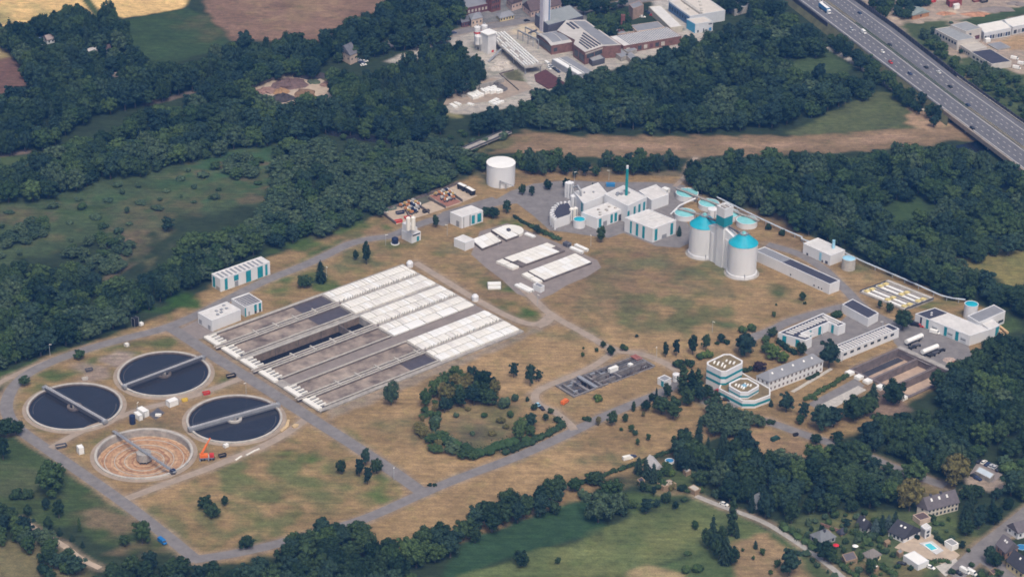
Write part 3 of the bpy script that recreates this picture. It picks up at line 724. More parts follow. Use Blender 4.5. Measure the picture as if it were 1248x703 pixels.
# solid floor between and under the lanes, with the lanes left open
X0 = 5.5                                             # lanes start after the inlet band
edges = [(-.9, lanes_y[0][0])] + [(lanes_y[i][1], lanes_y[i + 1][0]) for i in range(5)] + [(lanes_y[5][1], AW + .9)]
b = MB()
for i, (y0, y1) in enumerate(edges):
    if i == 4: b.box(af, -.5, AL + .5, y0, y1, -2, .55, 1)
    elif y1 - y0 > 2.6: b.box(af, -.5, AL + .5, y0, y1, -6, .95)
    else: b.box(af, -.5, AL + .5, y0, y1, -6, ZT)
b.box(af, -.8, X0 - 1, -.9, AW + .9, -6, .9)
for i in (0, 1, 2, 3, 4, 5):
    xe = S1 if i < 4 else S2
    b.box(af, xe, AL + .5, lanes_y[i][0], lanes_y[i][1], -6, 1.0)
    b.box(af, xe - .5, xe, lanes_y[i][0], lanes_y[i][1], -6, ZT + .1)
part(b, 'wall', [CONC, GRAV], AT)
# kerb walls either side of each lane and paired walkways
for i, (y0, y1) in enumerate(lanes_y):
    xe = S1 if i < 4 else S2
    q = MB()
    for y in (y0, y1): q.box(af, X0 - 2, xe, y - .35, y + .35, ZT + .004, ZT + .45)
    for y, s in ((y0, .36), (y1, -.36)): q.box(af, X0, xe - .52, min(y, y + s), max(y, y + s), -5.5, ZT - .1, 1)
    part(q, 'lane_kerb', [CONC_L, CONC_D], AT)
for i in (0, 2, 4):
    y0, y1 = lanes_y[i][1], lanes_y[i + 1][0]
    xe = S1 if i < 4 else S2
    q = MB().box(af, -3.5, xe + 2, (y0 + y1) / 2 - .5, (y0 + y1) / 2 + .5, 1.2, 2.1, 1)
    for k in range(5):
        x = 22 + k * 13
        if x < xe - 4: q.box(af, x, x + .8, y0 - .9, y1 + .6, 1.96, 2.8)
    q.tube(af(-4, (y0 + y1) / 2 - 1.1, 2.3), af(xe, (y0 + y1) / 2 - 1.1, 2.3), .3, 6)
    q.tube(af(-4, (y0 + y1) / 2 + 1.1, 2.3), af(xe, (y0 + y1) / 2 + 1.1, 2.3), .3, 6)
    part(q, 'air_pipe', [CONC_L, GRAV], AT)
# water in the lanes
for i, (y0, y1) in enumerate(lanes_y):
    xe = (S1 if i < 4 else S2) - .5
    if i == 2:
        xw = xe - 14
        part(MB().box(af, X0 - 1, xw, y0 + .37, y1 - .37, -3.0, -2.8), 'lane_water', WATER_D, AT)
        part(MB().box(af, xw + .6, xe, y0 + .37, y1 - .37, -2.6, -2.4), 'lane_water', WATER_D, AT)
        part(MB().box(af, xw, xw + .6, y0 + .37, y1 - .37, -5, ZT), 'cross_wall', CONC_D, AT)
        part(MB().box(af, X0, xe - .1, y0 + .362, y0 + .44, -4.3, 1.2), 'stained_wall', mat('brown_wall', (.19, .145, .115), .3, .4), AT)
        for k in range(1, 5): part(MB().box(af, X0 + k * 15, X0 + k * 15 + .4, y0 + .45, y0 + .8, -4.4, 1.4), 'pilaster', CONC_D, AT)
        continue
    xs = [X0, X0 + (xe - X0) * (.72, .7, 0, .77, .78, .77)[i], xe]
    part(MB().box(af, xs[0] - 1, xs[1], y0 + .37, y1 - .37, -.4, .62), 'foam_water', FOAM, AT)
    part(MB().box(af, xs[1] + .004, xs[2], y0 + .37, y1 - .37, -.4, .60), 'lane_water', FOAM_D if i not in (3, 4) else FOAM, AT)
# inlet combs at the near end
for i, (y0, y1) in enumerate(lanes_y):
    q = MB().box(af, -1.2, 1.6, y0 - .6, y1 + .9, .8, 1.9)
    n = 4
    for k in range(n):
        y = y0 + (y1 - y0) * (k + .0) / n
        q.box(af, 1.6, X0 + .6, y + .2, y + 1.15, .9, 1.8)
    part(q, 'inlet_comb', CREAM, AT)
    q = MB()
    for k in range(n):
        y = y0 + (y1 - y0) * (k + .0) / n
        q.box(af, 1.6, X0 + .4, y + 1.15, y + (y1 - y0) / n + .2, .904, 1.0)
    part(q, 'inlet_gap', STEEL_D, AT)
# white covers: two rows per lane, built of separate sheets with narrow joints
rng = random.Random(5)
for i, (y0, y1) in enumerate(lanes_y):
    xe = S1 if i < 4 else S2
    ym = (y0 + y1) / 2
    for h in (0, 1):
        q = MB()
        ya, yb = (y0 - .5, ym - .3) if h == 0 else (ym + .3, y1 + .5)
        n = 24 if i < 4 else 16
        L = (AL - 1.0 - xe - .8)
        big = (i == 3 and h == 1)
        if big: n = 5
        for k in range(n):
            x0 = xe + .8 + L * k / n; x1 = xe + .8 + L * (k + 1) / n - (.6 if big else (.16 if rng.random() < .8 else .45))
            z = 1.75 + rng.uniform(0, .05)
            z2 = z + .26
            p = [af(x0, ya, z), af(x1, ya, z), af(x1, yb, z), af(x0, yb, z), af(x0, (ya + yb) / 2, z2), af(x1, (ya + yb) / 2, z2)]
            lo = [af(x0, ya, 1.0), af(x1, ya, 1.0), af(x1, yb, 1.0), af(x0, yb, 1.0)]
            q.add(p + lo, [(0, 1, 5, 4), (4, 5, 2, 3), (6, 7, 1, 0), (8, 9, 3, 2), (7, 8, 2, 5, 1), (9, 6, 0, 4, 3)], rng.choice((0, 0, 0, 0, 1, 2)) if (i * 2 + h) not in (8, 11) else rng.choice((1, 1, 0)))
        part(q, 'cover', [CREAM, WHITE2, mat('weathered_cover', (.68, .65, .60), .08, .25, rough=.6)], AT)
    if i % 2 == 0:
        for k in range(32 if i < 4 else 26):
            x = xe + 1.5 + (AL - xe - 3) * (k + rng.uniform(.2, .8)) / (32 if i < 4 else 26)
            y = y1 + .75 + rng.uniform(-.1, .5)
            part(MB().tube(af(x, y, 1.0), af(x, y + rng.uniform(-.3, .3), 2.5 + rng.uniform(0, .5)), .11, 5), 'vent_pipe', STEEL_D, AT)
# white balls / blowers at the far end
for i, (px, lab) in enumerate([((499.5, 325), 'white domed blower hood at the top corner of the covered lanes'), ((579, 366), 'white domed blower hood at the right corner of the fourth covered lane')]):
    g = G(*px)
    q = MB().cyl(g.x, g.y, 1.9, 1.9, 0, 2.6, 12).cyl(g.x, g.y, 1.9, 1.1, 2.6, 3.6, 12)
    solo(q, 'blower_hood', WHITE, lab, 'blower hood', g)

# small fire engine-like service cabinets on the divider strip
# ------------------------------------------------------------------ buildings of the works
b1 = bld('long white building with teal doors and striped roof at the forest edge', (258.5, 349.1), (269.1, 355.8), (329.4, 334.4), 340.8,
         facade=teal_windows((.085, .14), (.51, .61), (.745, .85), (.90, .945)) + teal_windows((.27, .36), z0=.5) + [('R', .28, .35, .03, .44, STEEL, 'gate')] + teal_windows((.62, .86), wall='L', z0=.1, z1=.9) + [('L', .1, .5, .02, .3, CONC, 'door')])
roof_bars(b1, 10, ROOFG, 'roof_strip', fill=.42, y0=.1, y1=.86)
b2 = bld('white windowless flat-roofed pump building at the corner of the aeration basin', (241.7, 393.9), (258.6, 403.9), (293.8, 390.3), 391.4,
         facade=[('L', .72, .92, .1, .5, STEEL, 'door'), ('L', .1, .28, .05, .45, STEEL, 'door')])
roof_units(b2, [(.35, .3), (.5, .35), (.45, .6), (.6, .55), (.75, .5), (.8, .8)], STEEL, s=.7, hh=.5)
b2b = bld('lower white annexe with black roof panels joined to the white pump building', (282.4, 376.0), (298.6, 386.4), (319.8, 379.0), h=b2.h - .4,
          facade=teal_windows((.0, .07)) + teal_windows((.54, .68), (.80, .93), z0=.3) + [('R', .55, .67, .03, .3, GLASS, 'window'), ('R', .81, .92, .03, .3, GLASS, 'window'), ('R', .2, .28, .03, .45, STEEL, 'door')])
roof_bars(b2b, 7, PANEL, 'solar_row', along='v', fill=.55, x0=.05, x1=.95, y0=.06, y1=.95)
# lime silos block
c1 = bld('white stepped block carrying two slim lime silos beside the storage bays', (489.6, 290.9), (501.8, 296.9), (512.9, 292.6), h=5.2, parapet=.2, roof=ROOFW,
         facade=[('R', .55, .8, .05, .6, TEAL, 'door'), ('R', .1, .9, .82, .97, GLASS, 'window_band')])
part(MB().box(c1.fr, .3, c1.a * .66, c1.b * .25, c1.b - .1, 5.3, 10.0).box(c1.fr, .3, c1.a * .66, .4, c1.b * .25, 5.3, 8.8), 'upper_block', WHITE, c1.root)
for k in (0, 1):
    x, y = G(*((497.6, 280.2), (503.7, 279.6))[k], 10).xy
    q = MB().cyl(x, y, 1.3, 1.3, 10.0, 17.6, 16).cyl(x, y, 1.3, .5, 17.6, 18.3, 16)
    part(q, 'silo', CREAM, c1.root)
g = G(481.5, 297); solo(MB().cyl(g.x, g.y, 2.0, 2.0, 0, 3.4, 20).cyl(g.x, g.y, 2.0, .8, 3.4, 4.2, 20).ring(g.x, g.y, 2.05, 2.5, 0, .5, 24, 1), 'water_tank', [BLUE_D, WHITE], 'dark blue round water tank on a white ring beside the lime silos', 'tank', g)
c2 = bld('white cube building with two teal windows across the road from the storage bays', (548.5, 272.4), (562.6, 278.7), (588.6, 270.3), 265.4,
         facade=teal_windows((.47, .61), (.73, .91), z0=.12, z1=.88) + [('R', .36, .42, 0, 1.02, STEEL, 'downpipe'), ('R', .08, .11, 0, 1.0, STEEL, 'downpipe'), ('L', .2, .45, .05, .55, STEEL, 'gate')])
c3 = bld('small white windowless block at the end of the first covered tank', (553.2, 300.2), (566.8, 306), (578.1, 301.3), 296.8)

def covered_tank(label, px, h=1.5, rows=2, segs=8, group='covered sand traps', gaps=()):
    """px: left, near, right, far corners on the ground"""
    L, N, Rr, Fp = [G(*q) for q in px]
    n = N.xy
    t = thing('covered_tank', label, 'tank', (n.x, n.y, 0), group)
    u = (Rr - N).xy; v = (L - N).xy
    a, b_ = u.length, v.length; fr = frame(n, u.normalized(), v.normalized())
    part(MB().box(fr, -.3, a + .3, -.3, b_ + .3, -.5, h - .3), 'wall', CONC_D, t)
    for r in range(rows):
        q = MB()
        for s in range(segs):
            if (r, s) in gaps: continue
            x0, x1 = a * s / segs + .08, a * (s + 1) / segs - .08
            y0, y1 = b_ * r / rows + .12, b_ * (r + 1) / rows - .12
            z = h - .1 + rng.uniform(0, .08)
            q.box(fr, x0, x1, y0, y1, h - .296, z, rng.choice((0, 0, 1)))
        part(q, 'cover', [CREAM, WHITE2], t)
    return t, fr, a, b_
covered_tank('short covered tank beside the small white windowless block', [(574.5, 294.5), (587.7, 305.3), (611, 296.2), (592, 284.6)], segs=3)
t, fr, a, b_ = covered_tank('covered tank with a rounded end and a pump on top', [(599.2, 282.8), (617.2, 294.4), (631.5, 289.2), (613.5, 277.6)], segs=4)
b = MB(); c = fr(a, b_ / 2, 0); 
d_ = Vector(fr(1, 0, 0)) - Vector(fr(0, 0, 0))
arc = [(c[0] + math.cos(math.atan2(d_.y, d_.x) + k) * b_ / 2, c[1] + math.sin(math.atan2(d_.y, d_.x) + k) * b_ / 2) for k in np.linspace(-1.57, 1.57, 14)]
b.prism(arc, -.5, 1.46); part(b, 'rounded_cover', CREAM, t)
q = MB().box(fr, a * .75, a * .95, b_ * .45, b_ * .6, 1.45, 2.6); part(q, 'pump', STEEL_D, t)
t, fr, a, b_ = covered_tank('long covered tank with two dark open gaps, nearer the rounded one', [(614.6, 316.8), (635.5, 326), (687.7, 307.2), (668.5, 298.2)], segs=9, gaps=((0, 0), (0, 8)))
part(MB().box(fr, -6.2, -1.6, b_ * .02, b_ * .47, -.4, 1.3).box(fr, -6.2, -1.6, b_ * .53, b_ * .98, -.4, 1.3), 'inlet_cover', CREAM, t)
t, fr, a, b_ = covered_tank('long fully covered tank on the outer side of the gravel yard', [(644, 332.8), (663.3, 343.7), (720.4, 321.9), (699.2, 313)], segs=10)
part(MB().box(fr, -5.2, -1.2, b_ * .02, b_ * .47, -.4, 1.3).box(fr, -5.2, -1.2, b_ * .53, b_ * .98, -.4, 1.3), 'inlet_cover', CREAM, t)
def container(label, p, q, w=2.4, h=2.5, m=WHITE2, name='container', cat='container', group=None, frame_m=STEEL):
    """ribbed box between two ground pixels along its length"""
    a, b_ = G(*p), G(*q)
    d = (b_ - a).xy; L = d.length; d.normalize()
    fr = frame(a.xy, d, Vector((-d.y, d.x)))
    t = thing(name, label, cat, a, group)
    m_ = MB().box(fr, 0, L, -w / 2, w / 2, .12, h)
    for k in range(int(L / .8)):
        for s in (-1, 1): m_.box(fr, .2 + k * .8, .5 + k * .8, s * w / 2 - .04, s * w / 2 + .04, .3, h - .2)
    part(m_, 'body', m, t)
    q_ = MB()
    for x in (0, L):
        for s in (-1, 1): q_.box(fr, x - .09, x + .09, s * w / 2 - .09, s * w / 2 + .09, 0, h + .05)
    for x in (0, L): q_.box(fr, x - .08, x + .08, -w / 2 + .1, w / 2 - .1, h - .1, h + .04)
    part(q_, 'frame', frame_m, t)
    part(MB().box(fr, L + .01, L + .1, -w / 2 + .2, -.06, .3, h - .2).box(fr, L + .01, L + .1, .06, w / 2 - .2, .3, h - .2), 'door', m, t)
    return t
container('white ribbed channel cover nearest the small grey hut by the gravel yard', (628.5, 348.3), (647, 357), 2.2, 1.2, group='white channel covers')
container('second white channel cover, between the first one and the grey hut', (633, 347), (650.5, 355.6), 1.6, 1.1, group='white channel covers')
bh = bld('small grey hut with white walls at the lower corner of the gravel yard', (649.5, 353), (658.5, 357), (663.5, 354.5), h=3, roof=ROOFG, name='hut', cat='hut')
container('white channel cover left of its twin at the upper end of the covered tanks', (695.5, 303), (710, 309.5), 2.2, 1.4, group='white channel covers')
container('white channel cover right of its twin at the upper end of the covered tanks', (701, 300.3), (716, 307), 2.2, 1.6, group='white channel covers')
container('dark pump box with white lid above the paired channel covers', (688, 298.5), (694, 301), 3, 2.2, m=STEEL_D, name='pump_box', cat='pump box')
container('white cover lying alone between shrubs and the rounded tank', (640.5, 285.5), (651.5, 290), 2.6, 1.0, group='white channel covers')
container('upper of two white tanks on the grass beside the gravel yard', (594.3, 349.5), (610.3, 349), 2.6, 2.4, group='white tanks on the grass')
container('lower of two white tanks on the grass beside the gravel yard', (594.6, 352.5), (610.3, 352), 1.6, 1.2, group='white tanks on the grass')

# ------------------------------------------------------------------ sludge works
# fan-shaped block with dark roof and white fins
pr = [(674, 256), (680, 249.5), (691, 246), (697, 252), (694, 262), (676.8, 268.5), (670, 264)]
zr = 6.0
poly = [tuple(G(*p, zr).xy) for p in [(672.5, 261), (675.5, 254), (681.5, 248.5), (693, 247), (697.5, 256), (694.5, 261.5), (677, 267.4)]]
c = np.mean(poly, 0)
fan = thing('filter_block', 'fan-shaped block with a dark roof ringed by white filter drums', 'building', (*c, 0))
b = MB().prism(poly, 0, zr, 0); part(b, 'wall', WHITE, fan)
b = MB().prism([tuple(c + (np.array(p) - c) * .95) for p in poly], zr + .004, zr + .14); part(b, 'roof', ROOFD, fan)
for k in range(11):
    a0 = np.array(poly[0]) if k < 3 else None
    # points along the left and back faces
    s = k / 10 * 4
    i = min(int(s), 3); f = s - i
    order = [poly[6], poly[0], poly[1], poly[2], poly[3]]
    p = np.array(order[i]) * (1 - f) + np.array(order[i + 1]) * f
    d = (p - c) / np.hypot(*(p - c))
    e = p + d * 1.0
    part(MB().cyl(e[0], e[1], .75, .75, .0, zr + .5, 12).tube((*e, zr + .5), (*(p - d * 1.3), zr + .5), .42, 8), 'filter_drum', WHITE, fan)
def silo(label, px, r, top=None, h=None, n=20, m=WHITE, group=None, legs=0.0, cone=.6, z0=0.0, name='silo'):
    g = G(*px)
    if h is None: h = hgt(px, top)
    t = thing(name, label, 'silo', (g.x, g.y, 0), group)
    part(MB().cyl(g.x, g.y, r, r, legs, h, n).cyl(g.x, g.y, r, r * .35, h, h + cone, n, cap=True), 'shell', m, t)
    if legs:
        b = MB().cyl(g.x, g.y, .4, r, max(.2, legs - 2.5), legs, n, cap=False)
        for k in range(4):
            a = .8 + k * 1.571
            b.tube((g.x + r * .8 * math.cos(a), g.y + r * .8 * math.sin(a), 0), (g.x + r * .8 * math.cos(a), g.y + r * .8 * math.sin(a), legs + .5), .15, 6)
        part(b, 'support', STEEL, t)
    a = -1.2
    part(MB().box(frame((g.x + (r + .12) * math.cos(a), g.y + (r + .12) * math.sin(a)), (math.cos(a + 1.57), math.sin(a + 1.57)), (math.cos(a), math.sin(a))), -.25, .25, -.05, .05, .3, h), 'ladder', STEEL, t)
    return t
for k, (px, r, tp) in enumerate([((690.3, 240), 1.25, 222.5), ((693.6, 238.6), 1.25, 221.6), ((693.2, 241.5), 1.25, 223.6), ((696.8, 240), 1.25, 222.5)]):
    silo(f'{ORD[k]} from the left of four slim white silos clustered behind the fan-shaped block', px, r, tp, group='slim white silos')
silo('white silo with a grey bent pipe behind the twin cream silos, left one', (698.6, 252), 1.9, 238.5, group='white silos with bent pipe')
silo('white silo under the bend of the thick grey pipe', (704.5, 254), 1.9, 240.5, group='white silos with bent pipe')
silo('cream silo of the pair in front of the fan block, left one', (696.4, 268), 1.4, 254.5, m=CREAM, group='cream twin silos')
silo('cream silo of the pair in front of the fan block, right one', (701, 267), 1.4, 253.5, m=CREAM, group='cream twin silos')
p0, p1, p2, p3 = G(699, 252.5) + Vector((0, 0, 12.8)), G(703.5, 254) + Vector((0, 0, 14.6)), G(707, 255.6) + Vector((0, 0, 12)), G(708.6, 257.5) + Vector((0, 0, 2))
solo(MB().tube(p0, p1, .7, 10).tube(p1, p2, .7, 10).tube(p2, p3, .7, 10), 'duct', STEEL, 'thick grey bent duct arching over the white silos', 'duct', (p3.x, p3.y, 0))
def domed_tank(label, px, r, vfront_top, m=TEAL_L, wall=WHITE, rise=.9, group='teal domed tanks', name='domed_tank', ladder=False):
    """px = front foot pixel"""
    f = G(*px); x, y = f.x, f.y + r
    h = hgt(px, vfront_top)
    t = thing(name, label, 'tank', (x, y, 0), group)
    part(MB().cyl(x, y, r, r, 0, h, 48), 'wall', wall, t)
    b = MB().ring(x, y, r - .25, r + .12, h + .004, h + .3, 48); part(b, 'rim', wall, t)
    b = MB()
    rr = [r - .26, r * .75, r * .5, r * .25, .3]; zz = [h + .1, h + .1 + rise * .44, h + .1 + rise * .75, h + .1 + rise * .94, h + .1 + rise]
    for i in range(4): b.cyl(x, y, rr[i], rr[i + 1], zz[i], zz[i + 1], 40, cap=(i == 3))
    part(b, 'dome', m, t)
    return t, x, y, h
domed_tank('small round tank with a teal lid in front of the sludge works', (706, 279.2), 3.5, 270.6, m=TEAL_R, rise=1.0)
T = []
for lab, px, r, vt in [('teal domed tank at the upper left end of the diagonal catwalk', (837.8, 246.4), 6.7, 241), ('teal domed tank second along the diagonal catwalk', (864.5, 258.6), 6.1, 253),
                       ('teal domed tank standing apart in front, on its own short catwalk', (835.3, 270.3), 6.2, 265), ('teal domed tank half hidden behind the silo tower', (889, 271), 6.2, 265.5),
                       ('teal domed tank at the lower right end of the diagonal catwalk', (911, 280), 6.2, 274)]:
    T.append(domed_tank(lab, px, r, vt))
def catwalk(label, a, b_, w, supports=2, m=CONC, group=None):
    a, b_ = Vector(a), Vector(b_)
    t = thing('catwalk', label, 'catwalk', (a.x, a.y, 0), group)
    part(MB().bar(a, b_, w, .35), 'deck', m, t)
    d = (b_ - a); d.z = 0; d.normalize(); n = Vector((-d.y, d.x, 0)) * (w / 2)
    q = MB()
    for s in (-1, 1):
        q.bar(a + n * s + Vector((0, 0, 1.3)), b_ + n * s + Vector((0, 0, 1.3)), .1, .1)
        k = max(2, int((b_ - a).length / 2.5))
        for i in range(k + 1):
            p = a.lerp(b_, i / k) + n * s
            q.tube(p + Vector((0, 0, .36)), p + Vector((0, 0, 1.3)), .05, 5)
    part(q, 'railing', STEEL, t)
    q = MB()
    for i in range(supports):
        p = a.lerp(b_, (i + .5) / supports)
        q.tube((p.x, p.y, 0), p, .25, 8)
    if supports: part(q, 'support', STEEL, t)
    return t
za = T[0][3] + 1.3
catwalk('long diagonal catwalk over the four teal domed tanks', (T[0][1] - 6.5, T[0][2] + 3.6, za), (T[4][1] + 6.5, T[4][2] - 3.2, za), 2.0, 6)
catwalk('short catwalk over the teal domed tank in front', (T[2][1] - 4, T[2][2] + 2.5, T[2][3] + 1.2), (T[2][1] + 8.5, T[2][2] - 5.0, T[2][3] + 1.2), 1.6, 2)
p = G(870, 263.5); silo('small white round shaft with an open top between the domed tanks', (868.3, 263.5), 3.0, 254.5, cone=.2, name='shaft')

mA = bld('flat white sludge building behind the white silos with the bent pipe', (699.7, 234.6), (711.5, 249.0), (741, 237.2), h=9.0, at='roof', facade=[('L', .1, .25, .3, .95, TEAL, 'window_strip')])
roof_units(mA, [(.3, .7), (.6, .5)], STEEL, s=.6)
mC = bld('tall white boiler house carrying the teal chimney', (736.8, 237.2), (765.1, 251.6), (788.2, 240.6), h=11.0, at='roof',
         facade=teal_windows((.32, .42), (.57, .68), (.82, .93), z0=.12, z1=.8) + [('R', .0, .1, .2, .7, TEAL, 'window_strip')])
roof_units(mC, [(.45, .65), (.4, .75), (.3, .7), (.7, .55), (.75, .7)], STEEL, s=.9, hh=.9)
part(MB().cyl(*mC.fr(mC.a * .56, mC.b * .52, 0)[:2], .85, .85, mC.h + .1, mC.h + 17, 16, 0).cyl(*mC.fr(mC.a * .56, mC.b * .52, 0)[:2], .7, .7, mC.h + 17, mC.h + 19, 16, 1), 'chimney', [mat('teal_chimney', (.01, .24, .25), .1, .4, rough=.5), WHITE], mC.root)
mD = bld('low white hall with a ribbed roof behind the boiler house', (778.6, 233.1), (794.2, 244.9), (815.2, 237.2), h=6.5, at='roof')
roof_bars(mD, 7, ROOFW, 'roof_rib', along='v', fill=.5, dz=.3)
mB = bld('long white dewatering hall with teal window strips in front of the boiler house', (708, 272.2), (727.3, 279.7), (764.6, 265.5), 266.8,
         facade=teal_windows((.06, .14), (.44, .51), (.57, .65), (.90, .98), z0=.1, z1=.9) + [('R', .2, .32, .03, .5, STEEL, 'gate'), ('R', .70, .84, .03, .6, STEEL_D, 'gate')])
roof_units(mB, [(.5, .35), (.52, .45), (.3, .4), (.7, .6), (.2, .2), (.75, .3), (.4, .7)], CONC, s=.6, hh=.5)
mE = bld('white hall with teal corner windows and ribbed roof nearest the grass mound', (760.9, 282), (794.9, 295.8), (823.4, 285), 279.6,
         facade=teal_windows((.28, .36), (.51, .59), (.74, .80), wall='L', z0=.06, z1=.95) + teal_windows((.09, .2), (.76, .87), z0=.08, z1=.92) + [('R', .4, .6, .03, .3, STEEL, 'gate')])
roof_bars(mE, 6, ROOFW, 'roof_rib', along='v', fill=.6, dz=.35)
container('blue skip standing on the road behind the boiler house', (738.5, 227), (749.5, 227.2), 2.4, 2.2, m=BLUE, name='skip', cat='skip')
container('small white cabin at the gate beside the sand track', (808, 233), (815, 235.5), 3, 2.6, name='cabin', cat='cabin')

# ------------------------------------------------------------------ gas holder
f = G(610, 230.0); gr = 8.6
gx_, gy_ = f.x, f.y + gr
gh = hgt((610, 230.0), 205.4)
t = thing('gas_holder', 'big plain white cylindrical gas holder by the wood', 'tank', (gx_, gy_, 0))
part(MB().cyl(gx_, gy_, gr, gr, 0, gh, 64), 'shell', WHITE, t)
part(MB().cyl(gx_, gy_, gr + .15, gr + .15, gh, gh + .25, 64, cap=False).cyl(gx_, gy_, gr + .15, .5, gh + .25, gh + .8, 64), 'roof', WHITE2, t)
q = MB()
for k, u in ((0, 609.3), (1, 616.6)):
    p = G(u, 230.6); q.bar((p.x, p.y - .3, 0), (p.x, p.y + .3, 0), .6, 5.6 - k * 2)
a = G(609, 230.7) + Vector((0, 0, 5.6)); b_ = G(626.5, 231.3) + Vector((0, 0, 2.2))
q.tube(a, b_, .35, 8); part(q, 'gas_pipe', STEEL, t)

# ------------------------------------------------------------------ digester silos and tower
def digester(label, px, vtop, r):
    f = G(*px); x, y = f.x, f.y + r
    h = hgt(px, vtop)
    t = thing('digester', label, 'silo', (x, y, 0), 'tall white digesters')
    part(MB().cyl(x, y, r, r, 0, h, 64), 'shell', WHITE, t)
    part(MB().ring(x, y, r, r + .5, 0, 1.6, 64), 'plinth', WHITE, t)
    part(MB().ring(x, y, r + .5, r + 1.8, -.3, .12, 48), 'apron', CONC, t)
    b = MB().cyl(x, y, r + .25, 2.4, h - .1, h + 5.0, 24, cap=True, smooth=False); cone = part(b, 'cone_roof', TEAL_R, t)
    b = MB().cyl(x, y, 2.3, 2.3, h + 4.8, h + 5.6, 20).cyl(x, y, 1.2, .9, h + 5.6, h + 6.5, 12, 1); part(b, 'roof_hatch', [STEEL, TEAL_L], t)
    b = MB().ring(x, y, 2.9, 3.0, h + 6.0, h + 6.12, 24)
    for k in range(12): b.tube((x + 2.95 * math.cos(k * .5236), y + 2.95 * math.sin(k * .5236), h + 4.4), (x + 2.95 * math.cos(k * .5236), y + 2.95 * math.sin(k * .5236), h + 6.1), .06, 5)
    part(b, 'railing', STEEL, t)
    part(MB().tube((x + 1, y - r - .2, .2), (x + 1, y - r - .2, 3.0), .3, 8), 'standpipe', STEEL, t)
    return x, y, h
DR = digester('tall white digester with a teal cone roof, in front to the right of the tower', (905, 340.6), 303.0, 8.1)
DL = digester('tall white digester with a teal cone roof, behind to the left of the tower', (857.5, 316.4), 280.3, 8.1)
tw = bld('white stair tower with a broad teal band between the two digesters', (871.6, 322.4), (879.2, 326.4), (887.6, 323.0), 276.4, name='stair_tower', cat='tower', parapet=0, roof=WHITE)
q = MB().box(tw.fr, -.7, tw.a + .7, -.7, tw.b + .7, tw.h, tw.h + 5.6); part(q, 'teal_band', TEAL, tw.root)
q = MB().box(tw.fr, -.7, tw.a + .7, -.7, tw.b + .7, tw.h + 5.6, tw.h + 10.3)
for x0, x1, y0, y1 in ((-.7, tw.a + .7, -.7, -.1), (-.7, tw.a + .7, tw.b + .1, tw.b + .7), (-.7, -.1, -.1, tw.b + .1), (tw.a + .1, tw.a + .7, -.1, tw.b + .1)):
    q.box(tw.fr, x0, x1, y0, y1, tw.h + 10.3, tw.h + 11.2)
part(q, 'tower_cap', WHITE, tw.root)
q = MB().box(tw.fr, .3, tw.a - .3, .3, tw.b - .3, tw.h + 10.304, tw.h + 10.4); part(q, 'cap_roof', CONC_D, tw.root)
part(MB().box(tw.fr, tw.a * .3, tw.a * .6, tw.b * .2, tw.b * .9, tw.h + 10.4, tw.h + 11.0), 'roof_hatch', CONC_L, tw.root)
# shaft behind the tower that carries the bridges: gable-topped wall slabs reaching each digester
def wing(label, a, b_, za, zb, w):
    a, b_ = Vector((*a, 0)), Vector((*b_, 0))
    d = (b_ - a).normalized(); n = Vector((-d.y, d.x, 0)) * (w / 2)
    p = [a - n, b_ - n, b_ + n, a + n]
    vs = [tuple(q) for q in p] + [(p[0].x, p[0].y, za), (p[1].x, p[1].y, zb), (p[2].x, p[2].y, zb), (p[3].x, p[3].y, za)]
    b = MB().add(vs, [(3, 2, 1, 0), (0, 1, 5, 4), (1, 2, 6, 5), (2, 3, 7, 6), (3, 0, 4, 7), (4, 5, 6, 7)])
    return part(b, 'link_wall', WHITE, tw.root)
tcx, tcy, _ = tw.fr(tw.a / 2, tw.b / 2, 0)
for (x, y, h), za in ((DL, .98), (DR, .98)):
    d = Vector((x - tcx, y - tcy)).normalized()
    wing('', (tcx + d.x * 2, tcy + d.y * 2), (x - d.x * 4.2, y - d.y * 4.2), tw.h - 1.5, h + 1.2, 4.2)
    catwalk('catwalk from the stair tower down to the ' + ('left' if x < tcx else 'right') + ' digester roof', (tcx + d.x * 3.5, tcy + d.y * 3.5, tw.h - .8), (x - d.x * 2.5, y - d.y * 2.5, h + 4.6), 1.6, 0, STEEL_D)
    # fat white stair shaft against the wall
    part(MB().cyl(x - d.x * 10.0, y - d.y * 10.0, 2.6, 2.6, 0, h - 1, 20), 'link_shaft', WHITE, tw.root)

# ------------------------------------------------------------------ long shed, blocks and pipe to the right of the digesters
lb = bld('very long low white shed with a half grey, half dark roof', (919, 317.3), (1010.4, 358.9), (1022.6, 354.2), 347, roof=ROOFG)
part(MB().box(lb.fr, .7, lb.a - .7, .6, lb.b * .635, lb.h + .104, lb.h + .2), 'dark_roof_panel', ROOFD, lb.root)
for k in range(14): part(MB().box(lb.fr, .5, lb.a - .5, lb.b * (.66 + .023 * k), lb.b * (.66 + .023 * k) + .15, lb.h + .104, lb.h + .22), 'roof_seam', STEEL, lb.root)
for tt in (.09, .13, .19, .5): part(MB().box(lb.fr, -.1, .01, lb.b * tt, lb.b * tt + .9, 1.0, 1.9), 'window', GLASS, lb.root)
bb = bld('white block with a pale blue flue beside the white pipeline', (978.3, 308.7), (1011.3, 324), (1029, 317), 312.3,
         facade=teal_windows((.32, .40), wall='L', z0=.1, z1=.9, m=BLUE_L) + [('L', .08, .17, .05, .35, STEEL_D, 'door'), ('L', .8, .86, .03, .25, STEEL_D, 'door'), ('L', .25, .3, .03, .25, STEEL_D, 'door')])
part(MB().cyl(*bb.fr(bb.a * .75, bb.b * .3, 0)[:2], .9, .9, bb.h + .1, bb.h + 5, 14), 'flue', BLUE_L, bb.root)
